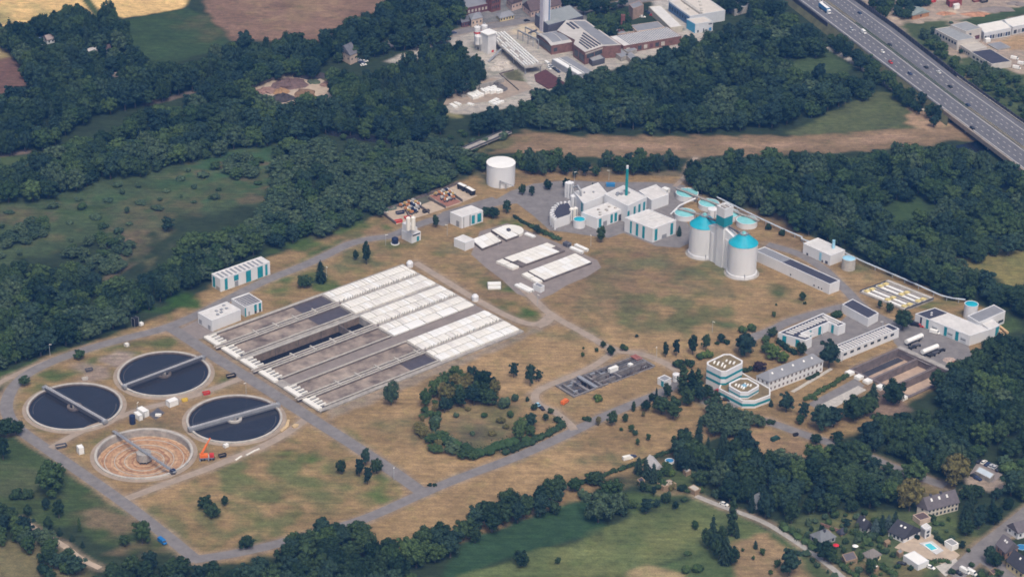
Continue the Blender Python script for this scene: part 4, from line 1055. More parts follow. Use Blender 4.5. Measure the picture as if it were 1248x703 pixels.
g = G(1034.6, 331.2); domed_tank('grey concrete tank with a pale blue lid beside the block with the flue', (1034.6, 331.0), 3.9, 318.6, m=BLUE_L, wall=CONC_L, rise=.8)
domed_tank('tall white tank with a teal lid behind the workshop', (1183.6, 390), 3.7, 374.4, m=TEAL_R, wall=WHITE, rise=.7)
pl = [(872, 243.5), (890, 252.5), (924.4, 269.5), (960, 286), (977, 293), (976.5, 294.8), (981, 297), (1029, 312), (1053, 323.5), (1080, 335), (1110, 348), (1147, 364.5), (1160, 367.5), (1176, 369.5)]
pt = [G(*q) + Vector((0, 0, 2.2)) for q in pl]
t = thing('pipeline', 'long white pipeline on low trestles along the wood edge', 'pipeline', (*pt[0].xy, 0))
b = MB()
for a, c in zip(pt[:-1], pt[1:]): b.tube(a, c, .45, 10)
part(b, 'pipe', mat('pipe_white', (.50, .56, .62), .08, .4, rough=.4), t)
b = MB()
for a, c in zip(pt[:-1], pt[1:]):
    n = max(1, int((c - a).length / 8))
    for k in range(n):
        p = a.lerp(c, (k + .5) / n); b.box(frame(p.xy, (1, 0), (0, 1)), -.25, .25, -.5, .5, 0, p.z - .55)
part(b, 'trestle', STEEL, t)
q = pt[:1]
a = G(828, 256) + Vector((0, 0, 3)); c = G(852, 245.5) + Vector((0, 0, 3)); d_ = G(817, 262) + Vector((0, 0, .3))
solo(MB().tube(a, c, .5, 8).tube(d_, a, .5, 8), 'pipe_branch', WHITE, 'white branch pipe bending down beside the front teal domed tank', 'pipe', (a.x, a.y, 0))
# sand trap with four white lines
sw = [G(*q) for q in ((1047.3, 357), (1103, 379.5), (1137.7, 366.3), (1079.4, 342.8))]
n = sw[1].xy; u = (sw[2].xy - n); v = (sw[0].xy - n)
a_, b_ = u.length, v.length; fr = frame(n, u.normalized(), v.normalized())
t = thing('sand_trap', 'concrete sand trap with white and yellow striped scraper lines', 'basin', (n.x, n.y, 0))
part(MB().box(fr, 0, a_, 0, b_, -.5, 1.0), 'base', CONC, t)
part(MB().box(fr, a_ * .46, a_ * .5, 1, b_ - .5, 1.004, 1.1), 'channel', STEEL_D, t)
for k, x in enumerate((.04, .22, .52, .70)):
    part(MB().box(fr, a_ * x, a_ * (x + .08), b_ * .03, b_ * .97, 1.004, 1.5), 'white_cover', WHITE2, t)
    part(MB().box(fr, a_ * (x + .09), a_ * (x + .16), b_ * .06, b_ * .95, 1.004, 1.06), 'sand_lane', CONC_D, t)
    for y in (.04, .40, .86): part(MB().box(fr, a_ * (x - .005), a_ * (x + .12), b_ * y, b_ * (y + .075), 1.504, 2.1), 'yellow_hood', mat('pale_yellow_hood', (.64, .52, .22), .15, .5), t)
for y in (0, b_ * .985): part(MB().box(fr, 0, a_, y - .1, y + .1, 1.0, 2.0), 'railing', STEEL_D, t)
part(MB().box(fr, a_ * .9, a_, 0, b_, 1.004, 1.9), 'side_wall', CONC_L, t)

# workshop with bent end
wk = bld('long white workshop with teal strips and garage doors, dark roof at one end', (1114.3, 394.4), (1181, 421.4), (1205, 413.5), 409.8, roof=ROOFW,
         facade=teal_windows((.20, .255), (.41, .46), (.745, .79), wall='L', z0=.05, z1=.95) + [('L', .87, .9, .3, .95, BLUE_D, 'window_strip')] + [('L', x, x + .1, .02, .62, mat('garage_door', (.52, .54, .56), .1, 1), 'garage_door') for x in (.06, .30, .58)])
for x in (.06, .30, .58):
    part(MB().box(wk.fr, -.2, -.15, wk.b * (x + .005), wk.b * (x + .095), wk.h * .36, wk.h * .44), 'door_window', GLASS, wk.root)
part(MB().box(wk.fr, .8, wk.a - .8, wk.b * .76, wk.b - .7, wk.h + .104, wk.h + .3), 'dark_roof_panel', ROOFD, wk.root)
roof_units(wk, [(.5, .88), (.35, .83)], WHITE, s=.4, hh=.8)
wk2 = bld('white low wing with a teal corner joining the workshop to the grey-roofed block', (1192, 402.5), (1205.2, 413.4), (1217, 407.5), h=wk.h - .3, facade=teal_windows((.62, .95), z0=.05, z1=.95))
wk3 = bld('white block with a grey roof behind the workshop', (1179.2, 385.4), (1193.2, 393.5), (1225.4, 379.6), h=7.2, at='roof', roof=ROOFG, facade=[('R', .56, .72, .22, .42, GLASS, 'window_band'), ('R', .76, .95, .22, .42, GLASS, 'window_band')])
# L-shaped building
hL = 5.2
Lp = [(948, 405.8), (1003.1, 382), (1030.6, 394.9), (1021.7, 398.4), (1010.1, 393.2), (977.2, 406.6), (989.8, 411.8), (981.5, 415.6)]
P = [G(*q, hL).xy for q in Lp]
t = thing('works_building', 'U-shaped white building with teal doors and striped dark roof around a yard', 'building', (*P[7], 0))
cen = sum((p for p in P), Vector((0, 0))) / 8
def inset_poly(P, d):
    n = len(P); o = []
    ar = sum(P[i].x * P[(i + 1) % n].y - P[(i + 1) % n].x * P[i].y for i in range(n))
    sg = 1 if ar > 0 else -1
    for i in range(n):
        e1 = (P[i] - P[i - 1]).normalized(); e2 = (P[(i + 1) % n] - P[i]).normalized()
        n1 = Vector((-e1.y, e1.x)) * sg; n2 = Vector((-e2.y, e2.x)) * sg
        k = n1 + n2; o.append(P[i] + k * (d / max(.3, 1 + n1.dot(n2))))
    return o
def parapet_poly(P, h, ph, d, m, root, wall_m, z0=0.0):
    I = inset_poly(P, d); n = len(P)
    b = MB().prism(P, z0, h, 0)
    vs = [(*p, h) for p in P] + [(*p, h + ph) for p in P] + [(*p, h + ph) for p in I] + [(*p, h) for p in I]
    b.add(vs, [(r * n + i, r * n + (i + 1) % n, (r + 1) * n + (i + 1) % n, (r + 1) * n + i) for r in range(3) for i in range(n)], 0)
    part(b, 'wall', wall_m, root)
    part(MB().prism(inset_poly(P, d + .01), h + .004, h + .1), 'roof', m, root)
    return I
parapet_poly(P, hL, .35, .7, PANEL, t, WHITE)
def wall_panels(root, a, b_, items, h, z0=0):
    d = b_ - a; L = d.length; d = d.normalized(); n = Vector((d.y, -d.x)); fr = frame(a, d, n)
    for t0, t1, za, zb, m, nm in items:
        part(MB().box(fr, t0 * L, t1 * L, -.02, .13, z0 + za * h, z0 + zb * h), nm, m, root)
        part(MB().box(fr, t0 * L, t1 * L, -.13, .02, z0 + za * h, z0 + zb * h), nm, m, root)
wall_panels(t, P[0], P[7], [(.18, .32, .05, .9, TEAL, 'door'), (.66, .8, .05, .9, TEAL, 'door')], hL)
wall_panels(t, P[5], P[4], [(.28, .36, .05, .95, TEAL, 'door'), (.62, .72, .05, .95, TEAL, 'door')], hL)
wall_panels(t, P[4], P[3], [(.3, .55, .05, .95, TEAL, 'door')], hL)
d1 = (P[1] - P[0]); d2 = (P[7] - P[0])
for k in range(12):
    s = .10 + k * .068
    a = P[0] + d1 * s + d2 * .14; c_ = P[0] + d1 * s + d2 * .42
    part(MB().bar((*a, hL + .1), (*c_, hL + .1), 1.3, .35), 'roof_light', ROOFW, t)
for k in range(5):
    a = P[0] + d1 * (.10 + k * .045) + d2 * .60; c_ = P[0] + d1 * (.10 + k * .045) + d2 * .86
    part(MB().bar((*a, hL + .1), (*c_, hL + .1), 1.1, .35), 'roof_light', ROOFW, t)
d3 = P[2] - P[1]
for k in range(3):
    a = P[1] + d3 * .12 - d1 * (.03 + .05 * k); c_ = P[1] + d3 * .86 - d1 * (.03 + .05 * k)
    part(MB().bar((*a, hL + .1), (*c_, hL + .1), .9, .35), 'roof_light', ROOFW, t)
bn = bld('small white garage block with a dark flat roof at the yard corner', (1025.5, 381), (1057.2, 398.3), (1069.9, 391.4), 388.7, roof=ROOFD)
bo = bld('long white building with slanted roof stripes and small windows beside the empty basins', (1012, 423.9), (1024.8, 430), (1096, 400.9), h=5.0, at='roof', roof=PANEL,
         facade=[('R', .05 + k * .115, .05 + k * .115 + .055, .5, .78, GLASS, 'window') for k in range(8)])
roof_bars(bo, 19, ROOFW, 'roof_strip', fill=.5, y0=.12, y1=.8, x0=.03, x1=.93, dz=.3)

# ------------------------------------------------------------------ pitched-roof house helper
def house(label, L, N, Rt, eave_top=None, h=None, ridge=3.0, axis='u', walls=WHITE, roof=ROOFS, rows=1, cols=(4, 2), name='house', hip=0.0, over=.4, at='ground', group=None, winm=GLASS, chimneys=(), skylights=(), cat='house', wz=None):
    B = Bld()
    if at == 'roof': n, r, l = G(*N, h), G(*Rt, h), G(*L, h)
    else:
        n, r, l = G(*N), G(*Rt), G(*L)
        if h is None: h = hgt(N, eave_top)
    u, v = r - n, l - n
    a, b_ = u.xy.length, v.xy.length
    U, V = u.xy.normalized(), v.xy.normalized()
    if axis == 'v': a, b_, U, V = b_, a, V, U            # ridge runs along the first axis
    fr = frame(n.xy, U, V)
    B.a, B.b, B.h, B.fr = a, b_, h, fr
    B.root = thing(name, label, cat, (n.x, n.y, 0), group)
    hp = hip * b_ / 2
    w_ = MB().box(fr, 0, a, 0, b_, 0, h)
    if hip < .5:
        for x in (0, a):
            w_.add([fr(x, 0, h), fr(x, b_, h), fr(x, b_ / 2, h + ridge)], [(0, 1, 2)])
    part(w_, 'wall', walls, B.root)
    o = over; sl = ridge / (b_ / 2)
    z0 = h - o * sl + .12
    p = [fr(-o, -o, z0), fr(a + o, -o, z0), fr(a + o, b_ + o, z0), fr(-o, b_ + o, z0), fr(-o + hp, b_ / 2, h + ridge + .12), fr(a + o - hp, b_ / 2, h + ridge + .12)]
    q = [(x, y, z + .22) for x, y, z in p]
    r_ = MB().add(p + q, [(0, 1, 7, 6), (1, 2, 8, 7), (2, 3, 9, 8), (3, 0, 6, 9), (6, 7, 11, 10), (8, 9, 10, 11), (7, 8, 11), (9, 6, 10), (0, 4, 5, 1), (3, 2, 5, 4)])
    part(r_, 'roof', roof, B.root)
    for cx, cy in chimneys:
        part(MB().box(fr, a * cx - .45, a * cx + .45, b_ * cy - .4, b_ * cy + .4, h + ridge * .2, h + ridge + 1.2), 'chimney', STEEL_D, B.root)
    for cx, s in skylights:
        y = b_ * s; z = h + y * sl if s < .5 else h + (b_ - y) * sl
        y1 = y + .8; z1 = h + y1 * sl if s < .5 else h + (b_ - y1) * sl
        part(MB().add([fr(a * cx - .5, y, z + .42), fr(a * cx + .5, y, z + .42), fr(a * cx + .5, y1, z1 + .42), fr(a * cx - .5, y1, z1 + .42)], [(0, 1, 2, 3)]), 'skylight', WHITE2, B.root)
    for side, n_, ln in (('f', cols[0], a), ('e', cols[1], b_)):
        for rr in range(rows):
            zc = (h / rows) * (rr + .55) if wz is None else wz[rr]
            for k in range(n_):
                x = ln * (k + .5) / n_
                q = MB()
                if side == 'f': q.box(fr, x - .55, x + .55, -.07, .02, zc - .7, zc + .7)
                else: q.box(fr, -.07, .02, x - .55, x + .55, zc - .7, zc + .7)
                part(q, 'window', winm, B.root)
    return B
oh = house('long two-storey white office house with a grey hipped roof and rows of windows', (921.2, 471), (936.5, 477.9), (1002.3, 452.6), 464.8, ridge=3.6, hip=.9, rows=2, cols=(13, 3), roof=ROOFG, skylights=((.12, .25), (.3, .25), (.5, .25), (.7, .25), (.85, .25)), name='office_house', cat='office', winm=mat('old_window', (.16, .13, .12), .2, .5))
# modern stepped office with chamfered corners
def oct_block(root, px, h, hb, bands, z0=0.0, roofm=SEDUM):
    P = [G(*q, h).xy for q in px]
    parapet_poly(P, h, .45, .9, roofm, root, WHITE, z0)
    for za, zb in bands:
        Q = inset_poly(P, -.06); I = inset_poly(P, .1)
        b = MB(); n = len(P)
        vs = [(*p, za) for p in I] + [(*p, za) for p in Q] + [(*p, zb) for p in Q] + [(*p, zb) for p in I]
        b.add(vs, [(r * n + i, r * n + (i + 1) % n, (r + 1) * n + (i + 1) % n, (r + 1) * n + i) for r in range(3) for i in range(n)], 0)
        part(b, 'window_band', TEAL, root)
    return P
g = G(880, 470)
of = thing('modern_office', 'white stepped office with teal window bands and planted roofs', 'office', (g.x, g.y, 0))
P = [G(*q, 4).xy for q in [(880, 462), (902, 453), (939, 474), (939, 482), (920, 489), (905, 489), (876, 474)]]
parapet_poly(P, 4, .4, .7, SEDUM, of, WHITE)
b = MB(); Q = inset_poly(P, -.06); I = inset_poly(P, .1); n = len(P)
vs = [(*p, 1.2) for p in I] + [(*p, 1.2) for p in Q] + [(*p, 2.6) for p in Q] + [(*p, 2.6) for p in I]
b.add(vs, [(r * n + i, r * n + (i + 1) % n, (r + 1) * n + (i + 1) % n, (r + 1) * n + i) for r in range(3) for i in range(n)], 0); part(b, 'window_band', TEAL, of)
P1 = oct_block(of, [(861.5, 441.6), (882.2, 431.9), (890, 431.9), (905.1, 440), (905.1, 443.4), (885.2, 453.6), (879, 453.6), (861.5, 445)], 11.5, 0, ((7.6, 9.0), (3.8, 5.2)))
P2 = oct_block(of, [(888.5, 467.4), (901.3, 461.3), (911.5, 461.3), (925, 469.2), (925, 471.5), (912.0, 479), (902.2, 479), (888.5, 471.3)], 7.4, 0, ((5.0, 5.9), ))
for PP, hh in ((P1, 11.6), (P2, 7.5)):
    c = sum(PP, Vector((0, 0))) / len(PP)
    e = (PP[6] - PP[2]).normalized()
    for sx, sy, l in ((-5, 2, 3), (-3, 1.2, 4), (3, 2, 3), (5, 1.5, 3), (0, -2.5, 3), (1.2, 3.4, 2), (-1, 0, 4)):
        s = .75 if hh < 8 else 1
        p = c + Vector((sx * s, sy * s)); q = p + e * l * s
        part(MB().bar((*p, hh), (*q, hh), .8, .4), 'roof_light', WHITE2, of)
c = sum(P2, Vector((0, 0))) / 8; part(MB().cyl(c.x, c.y, 1.7, .2, 7.51, 8.6, 8, smooth=False), 'glass_dome', mat('blue_glass', (.2, .38, .5), .1, 1, rough=.3), of)
# inlet works (low weathered concrete with troughs)
I0 = [G(*q) for q in ((678, 470.8), (699.7, 484.2), (797, 447), (774, 433.5))]
n = I0[1].xy; u = I0[2].xy - n; v = I0[0].xy - n; a_, b_ = u.length, v.length; fr = frame(n, u.normalized(), v.normalized())
RAMP_HOLES.append([fr(1.2, 1.2, 0)[:2], fr(a_ - 1.2, 1.2, 0)[:2], fr(a_ - 1.2, b_ - 1.2, 0)[:2], fr(1.2, b_ - 1.2, 0)[:2]])
t = thing('inlet_works', 'weathered concrete inlet works with dark sunken troughs and a red-striped end', 'basin', (n.x, n.y, 0))
part(MB().box(fr, -.3, a_ + .3, -.3, b_ + .3, -4, -2.2), 'floor', mat('dark_mud', (.03, .03, .035), .4, .4, bump=.4, bscale=.6), t)
b = MB()
def wl(x0, x1, y0, y1, z=1.0): b.box(fr, x0 * a_, x1 * a_, y0 * b_, y1 * b_, -3.9, z)
wl(-.01, .012, -.02, 1.02, .9); wl(.988, 1.01, -.02, 1.02, .9); wl(.012, .988, .97, 1.02, .8); wl(.012, .42, -.02, .04, .8); wl(.46, .988, -.02, .03, .3)
wl(.06, .08, .04, .97, .5); wl(.17, .20, .04, .97, .7); wl(.34, .36, .04, .97, .7); wl(.36, .988, .60, .64, .9); wl(.58, .988, .36, .42, 1.3); wl(.58, .60, .04, .36, 1.3); wl(.36, .58, .28, .33, .5); wl(.48, .50, .64, .97, .8); wl(.7, .72, .64, .97, .6)
part(b, 'wall', mat('weathered_wall', (.20, .185, .18), .3, .3), t)
b = MB()
wl(.02, .06, .1, .9, -.3); wl(.36, .58, .66, .94, -.4); wl(.6, .98, .66, .94, .1); wl(.62, .98, .43, .58, .3); wl(.36, .48, .06, .26, -.3); wl(.1, .17, .1, .9, -.9)
part(b, 'trough_floor', mat('grey_mud', (.075, .07, .07), .4, .3), t)
part(MB().box(fr, .25 * a_, .29 * a_, -.2, b_ + .2, .704, 1.5), 'footbridge', STEEL, t)
for k in range(18): part(MB().box(fr, (.61 + k * .0205) * a_, (.612 + k * .0205) * a_ + .15, .08 * b_, .12 * b_ + .4, -2.1, .9), 'pillar', CONC_D, t)
rng = random.Random(21)
for k in range(46):
    x = rng.uniform(.05, .97); y = rng.uniform(.08, .92); s_ = rng.uniform(.5, 1.6); h_ = rng.uniform(.6, 2.2)
    part(MB().box(fr, x * a_ - s_, x * a_ + s_, y * b_ - .5, y * b_ + .5, -2.19, -.9 + h_), 'machine', rng.choice([STEEL_D, CONC_D, STEEL, STEEL_D]), t)
for y in (.62, .39, .99): part(MB().box(fr, .4 * a_, .985 * a_, y * b_ - .06, y * b_ + .06, 1.9, 2.0), 'railing', STEEL, t)
part(MB().box(fr, .56 * a_, .66 * a_, .50 * b_, .64 * b_, .904, 3.2), 'white_cabin', WHITE2, t)
part(MB().box(fr, .8 * a_, .84 * a_, .46 * b_, .6 * b_, .304, 1.8), 'white_box', WHITE2, t)
for k in range(5): part(MB().box(fr, a_ * (.93 + .014 * k), a_ * (.938 + .014 * k), b_ * .62, b_ * 1.0, 1.0, 1.6), 'red_grating', mat('faded_red', (.40, .15, .12), .2, .6), t)
th = bld('small white hut with a teal door next to the white round tank', (801, 467.8), (809.5, 472), (818, 468.2), h=3.4, roof=ROOFG, name='hut', cat='hut', facade=[('L', .1, .45, .0, .9, TEAL, 'door')])
silo('short white round tank behind the hut with the teal door', (823.8, 463.5), 1.9, 455.5, cone=.3, name='round_tank')
# empty storm basins
Q0 = [G(*q, .8) for q in ((1036.9, 449.6), (1094.6, 424.2), (1165.5, 457), (1108, 482.5))]
n = Q0[0].xy; u = Q0[1].xy - n; v = Q0[3].xy - n; a_, b_ = u.length, v.length; fr = frame(n, u.normalized(), v.normalized())
RAMP_HOLES.append([fr(1, 1, 0)[:2], fr(a_ - 1, 1, 0)[:2], fr(a_ - 1, b_ - 1, 0)[:2], fr(1, b_ - 1, 0)[:2]])
t = thing('storm_basin', 'drained concrete storm basin of three lanes with a sandy floor', 'basin', (n.x, n.y, 0))
b = MB().box(fr, -.8, a_ + .8, -.8, .6, -5, .8).box(fr, -.8, a_ + .8, b_ - .6, b_ + .8, -5, .8).box(fr, -.8, .6, .6, b_ - .6, -5, .8).box(fr, a_ - .6, a_ + .8, .6, b_ - .6, -5, .8)
for y in (.35, .67): b.box(fr, .6, a_ - .6, b_ * y - .7, b_ * y + .7, -5, .3)
part(b, 'wall', mat('dark_concrete', (.17, .14, .135), .25, .3), t)
for i, (y0, y1) in enumerate(((.0, .35), (.35, .67), (.67, 1))):
    part(MB().box(fr, .6, a_ - .6, y0 * b_ + .7, y1 * b_ - .7, -5, -4.0), 'basin_floor', mat('sandy_floor', (.42, .31, .23), .22, .15), t)
part(MB().box(fr, 1, a_ - 1, 1.0, b_ * .14, -3.99, -3.9), 'wet_patch', mat('wet_silt', (.05, .05, .06), .2, .3), t)
for y in (-.8, b_ * .68, b_): part(MB().bar((*fr(-.8, y, 0)[:2], 1.7), (*fr(a_, y, 0)[:2], 1.7), .1, .1), 'railing', STEEL, t)
part(MB().box(fr, a_ - .2, a_ + 3, -.8, b_ + .8, .804, 1.0), 'walkway', CONC, t)
for y in (.02, .18, .33, .55, .8, .93): part(MB().box(fr, -5.5, -1.8, b_ * y, b_ * (y + .09), 0.01, 1.6), 'inlet_cover', WHITE2, t)

# ------------------------------------------------------------------ storage bays
bay = [G(*q).xy for q in ((463.8, 260), (482.4, 274), (522.8, 260.8), (558.5, 249), (581.8, 238.8), (558.7, 224.8), (542, 231.8))]
b = MB()
b.add([(*p, .09) for p in bay], [tuple(range(7))]); struct(b, 'storage_pad', TAN)
st = thing('bay_walls', 'low rusty concrete walls dividing the storage bays', 'wall', (*bay[0], 0))
for k, (p, q) in enumerate([((463.8, 259.6), (482.4, 273.7)), ((463.8, 259.6), (523, 237.5)), ((523, 237.5), (542, 231.4)), ((506, 249), (523, 260.5)), ((522, 243), (543, 254)), ((542, 231.6), (563.5, 246.4)), ((542, 231.4), (558.7, 224.4)), ((493, 255), (500, 268))]):
    part(MB().bar(G(*p), G(*q), .5, 1.7), 'wall', CONC_D, st)
b = MB(); b.add([(*G(*q).xy, .14) for q in ((523.5, 239), (541, 233), (562, 246.5), (545, 252.5))], [(0, 1, 2, 3)]); struct(b, 'storage_pad', mat('red_pad', (.30, .14, .10), .2, .3))
b = MB(); b.add([(*G(*q).xy, .14) for q in ((501, 245.5), (522.5, 238.5), (530, 243.5), (508, 252))], [(0, 1, 2, 3)]); struct(b, 'storage_pad', mat('scrub_pad', (.10, .10, .07), .3, .3))
def pump_trailer(g, a, col, cab, label, group):
    t = thing('mobile_mixer', label, 'machine', g, group)
    d = Vector((math.cos(a), math.sin(a))); fr = frame(g.xy, d, Vector((-d.y, d.x)))
    part(MB().box(fr, -1.3, 1.3, -.9, .9, .5, 1.2), 'chassis', STEEL_D, t)
    part(MB().box(fr, -1.2, .2, -.8, .8, 1.204, 2.3), 'hood', col, t)
    part(MB().box(fr, .3, 1.2, -.7, .7, 1.204, 2.0), 'lid', cab, t)
    q = MB()
    for x in (-.8, .8):
        for s in (-1, 1): q.tube(fr(x, s * .92, .4), fr(x, s * 1.1, .4), .4, 10)
    part(q, 'wheel', RUBBER, t)
    return t
OR2 = mat('faded_orange', (.46, .20, .08), .2, .5)
mats3 = [(OR2, WHITE2), (mat('faded_yellow', (.5, .34, .12), .2, .5), CONC_L), (OR2, CREAM), (CONC_L, STEEL), (OR2, OR2)]
rng = random.Random(11)
k = 0
for (u0, v0, nxx, nyy, ux, uy, vx, vy, cl) in ((489, 252.3, 4, 5, 5.0, -1.9, 3.2, 2.2, 'in the left bay'), (531.5, 238.3, 4, 4, 4.4, -1.5, 3.9, 2.5, 'on the red pad')):
    for j in range(nyy):
        for i in range(nxx):
            if rng.random() < .12 or (cl.startswith('in') and i == 3 and j > 2): continue
            m1, m2 = mats3[k % 5] if rng.random() < .7 else (BLUE_D, WHITE2)
            g = G(u0 + i * ux + j * vx, v0 + i * uy + j * vy)
            pump_trailer(g, rng.uniform(-.5, .5) + .6, m1, m2, 'small site machine with a coloured hood parked among others ' + cl, 'small site machines ' + cl); k += 1
def trailer(label, p, q, top=WHITE2, side=BLACK, h=3.4, w=2.5, group=None, z=0.0, name='trailer', cat='trailer'):
    a, b_ = G(*p, z), G(*q, z)
    d = (b_ - a).xy; L = d.length; d.normalize(); fr = frame(a.xy, d, Vector((-d.y, d.x)))
    t = thing(name, label, cat, a, group)
    part(MB().box(fr, 0, L, -w / 2, w / 2, z + 1.1, z + h), 'body', side, t)
    part(MB().box(fr, .05, L - .05, -w / 2 + .05, w / 2 - .05, z + h + .004, z + h + .15), 'roof', top, t)
    for x in (.15 * L, .72 * L, .85 * L):
        for s in (-1, 1): part(MB().tube(fr(x, s * (w / 2 - .35), z + .5), fr(x, s * (w / 2 + .02), z + .5), .5, 12), 'wheel', RUBBER, t)
    return t
trailer('white-roofed black box trailer, the left of two at the end of the bays', (559, 229.5), (567.5, 233.5), group='box trailers')
trailer('white-roofed black box trailer, the right of two at the end of the bays', (569, 234), (577.5, 239), group='box trailers')
def skip(label, px, col, s=2.2, z=0.0):
    g = G(*px); t = thing('skip', label, 'skip', g)
    fr = frame(g.xy, (.9, .43), (-.43, .9))
    L, w_ = s, s * .5
    p = [fr(-L * .8, -w_ * .9, .1), fr(L * .8, -w_ * .9, .1), fr(L * .8, w_ * .9, .1), fr(-L * .8, w_ * .9, .1), fr(-L, -w_, 1.5), fr(L, -w_, 1.5), fr(L, w_, 1.5), fr(-L, w_, 1.5)]
    i = [fr(-L * .92, -w_ * .9, 1.5), fr(L * .92, -w_ * .9, 1.5), fr(L * .92, w_ * .9, 1.5), fr(-L * .92, w_ * .9, 1.5), fr(-L * .8, -w_ * .8, .7), fr(L * .8, -w_ * .8, .7), fr(L * .8, w_ * .8, .7), fr(-L * .8, w_ * .8, .7)]
    b = MB().add(p + i, [(0, 1, 5, 4), (1, 2, 6, 5), (2, 3, 7, 6), (3, 0, 4, 7), (4, 5, 9, 8), (5, 6, 10, 9), (6, 7, 11, 10), (7, 4, 8, 11), (8, 9, 13, 12), (9, 10, 14, 13), (10, 11, 15, 14), (11, 8, 12, 15)])
    part(b, 'shell', col, t)
    part(MB().add(i[4:], [(0, 1, 2, 3)]), 'rubble', DIRT, t)
    return t
skip('dark blue open skip on the sandy pad in the left bay', (487.5, 260.5), BLUE_D, 2.6)
skip('red open skip at the mouth of the left bay', (485.5, 271), RED, 2.4)
skip('red open skip beside the little machines in the left bay', (496.5, 266.5), RED, 2.0)
skip('black open skip at the front wall of the second bay', (519, 259), BLACK, 2.2)
skip('white open skip at the far left corner of the bays', (469.5, 259), WHITE2, 1.8)
skip('pale green open skip near the back wall of the left bay', (478, 255.5), mat('dull_green', (.14, .18, .15), .1, .5), 2.6)
skip('white open skip by the back wall of the middle bay', (508, 251.5), WHITE2, 2.2)

# things between the settling tanks
def roundbox(label, p, q, w, h, m, name='container', cat='container'): return container(label, p, q, w, h, m, name, cat)
g = G(161.6, 515.8); solo(MB().cyl(g.x, g.y, 1.55, 1.55, 0, 4.6, 20).cyl(g.x, g.y, 1.55, .5, 4.6, 5.2, 20), 'storage_tank', BLUE_D, 'upright dark blue cylindrical tank between the settling tanks', 'tank', g)
container('white flat-roofed cabin next to the dark blue cylinder', (165.5, 507.5), (172, 512.5), 2.2, 3.0, name='cabin', cat='cabin')
container('larger white cabin beside the cabin next to the dark blue cylinder', (170, 502.8), (179, 508.2), 3.2, 3.4, name='cabin', cat='cabin')
container('white cabin with a grey door near the yellow skip, between the settling tanks', (204.5, 495.5), (215.5, 491.5), 3.4, 3.2, name='cabin', cat='cabin')
container('white hut left of the drained tank beside the ring road', (95, 552.5), (101.5, 551), 3.4, 3.8, name='hut', cat='hut')
q = [G(*p).xy for p in ((180, 505.5), (192.5, 496.5), (201, 503), (190, 512))]
t = thing('valve_pit', 'shallow concrete valve pit beside the larger white cabin', 'pit', (*q[0], 0))
part(MB().prism(q, 0.004, .25), 'rim', CONC_D, t); part(MB().prism([tuple(Vector(p) * .8 + (sum(q, Vector((0, 0))) / 4) * .2) for p in q], .254, .3), 'pit_floor', STEEL_D, t)
part(MB().box(frame(G(193, 507).xy, (1, 0), (0, 1)), -1.5, 1.5, -.8, .8, .3, 1.2), 'hatch', CREAM, t)
skip('yellow skip on the track between the settling tanks', (225, 488.8), YELP, 1.7)
skip('orange-red skip on the track near the grass patch', (251.5, 480.3), RED, 2.0)
skip('dark skip with a red rim beside the road to the aeration basin', (281.5, 459.5), BLACK, 2.6)
skip('black low trailer bed beside the white hut', (74.5, 545), STEEL_D, 2.8)
skip('small pale concrete trough behind the ring road tank', (103.5, 463), CONC_L, 1.6)
skip('small dark machine base on the gravel between two settling tanks', (108.5, 452), STEEL_D, 2.0)
# mobile crane
g0, g1 = G(243, 560.2), G(261, 559)
d = (g1 - g0).xy; L = d.length; d.normalize(); fr = frame(g0.xy, d, Vector((-d.y, d.x)))
t = thing('mobile_crane', 'orange mobile crane with its boom raised beside the drained tank', 'crane', g0)
part(MB().box(fr, 0, L, -1.3, 1.3, .7, 1.5), 'chassis', mat('grey_blue_steel', (.18, .19, .24), .1, .5), t)
part(MB().box(fr, L - 2.2, L, -1.25, 1.25, 1.504, 2.9), 'cab', RED, t)
part(MB().box(fr, L - 2.0, L + .05, -1.0, 1.0, 2.1, 2.7), 'windscreen', GLASS, t)
part(MB().box(fr, .2, 4.2, -1.2, 1.2, 1.6, 3.0), 'turret', ORANGE, t)
part(MB().box(fr, 4.4, L - 2.5, -1.1, 1.1, 1.504, 2.2), 'deck', CREAM, t)
bt = G(255.5, 542) + Vector((0, 0, 1)); bs = Vector(fr(1.2, .3, 2.8))
bt = bs + Vector(((d.x * 4.6 + -d.y * 5), (d.y * 4.6 + d.x * 5), 5.6))
m_ = bs.lerp(bt, .55)
part(MB().bar(bs, m_, .9, .8).bar(bs.lerp(bt, .5), bt, .6, .55), 'boom', ORANGE, t)
for x in (1, 2.4, 5.2, 6.8):
    for s in (-1, 1): part(MB().tube(fr(x, s * .9, .6), fr(x, s * 1.35, .6), .6, 12), 'wheel', RUBBER, t)
for x in (0.3, 4.4):
    part(MB().box(fr, x - .2, x + .2, -2.6, 2.6, .5, .8), 'outrigger', STEEL, t)
skip('black skip loaded with scrap to the right of the orange crane', (271, 556.5), BLACK, 2.0)
container('white equipment box behind the orange crane', (273, 545.5), (278, 543.5), 1.8, 1.6, name='equipment_box', cat='box')
for k, (p, q) in enumerate([((287, 561), (294.5, 556)), ((300, 555), (311.5, 548.8)), ((312, 549), (316, 547))]):
    solo(MB().bar(G(*p), G(*q), .7, .5), 'pipe_stack', CREAM, f'{ORD[k]} from the left of three pale pipe lengths laid along the gravel track', 'pipes', G(*p), 'pipe lengths beside the track')
g = G(349.5, 517); 
pl_ = [G(*q).xy for q in ((341, 525), (347.5, 519.5), (350.5, 512), (353, 512), (352, 520), (343.5, 527))]
solo(MB().prism(pl_, .01, .6), 'sand_heap', mat('sand', (.55, .40, .22), .15, .5), 'curved ridge of yellow sand beside the settling tank near the road', 'sand heap', (*pl_[0], 0))
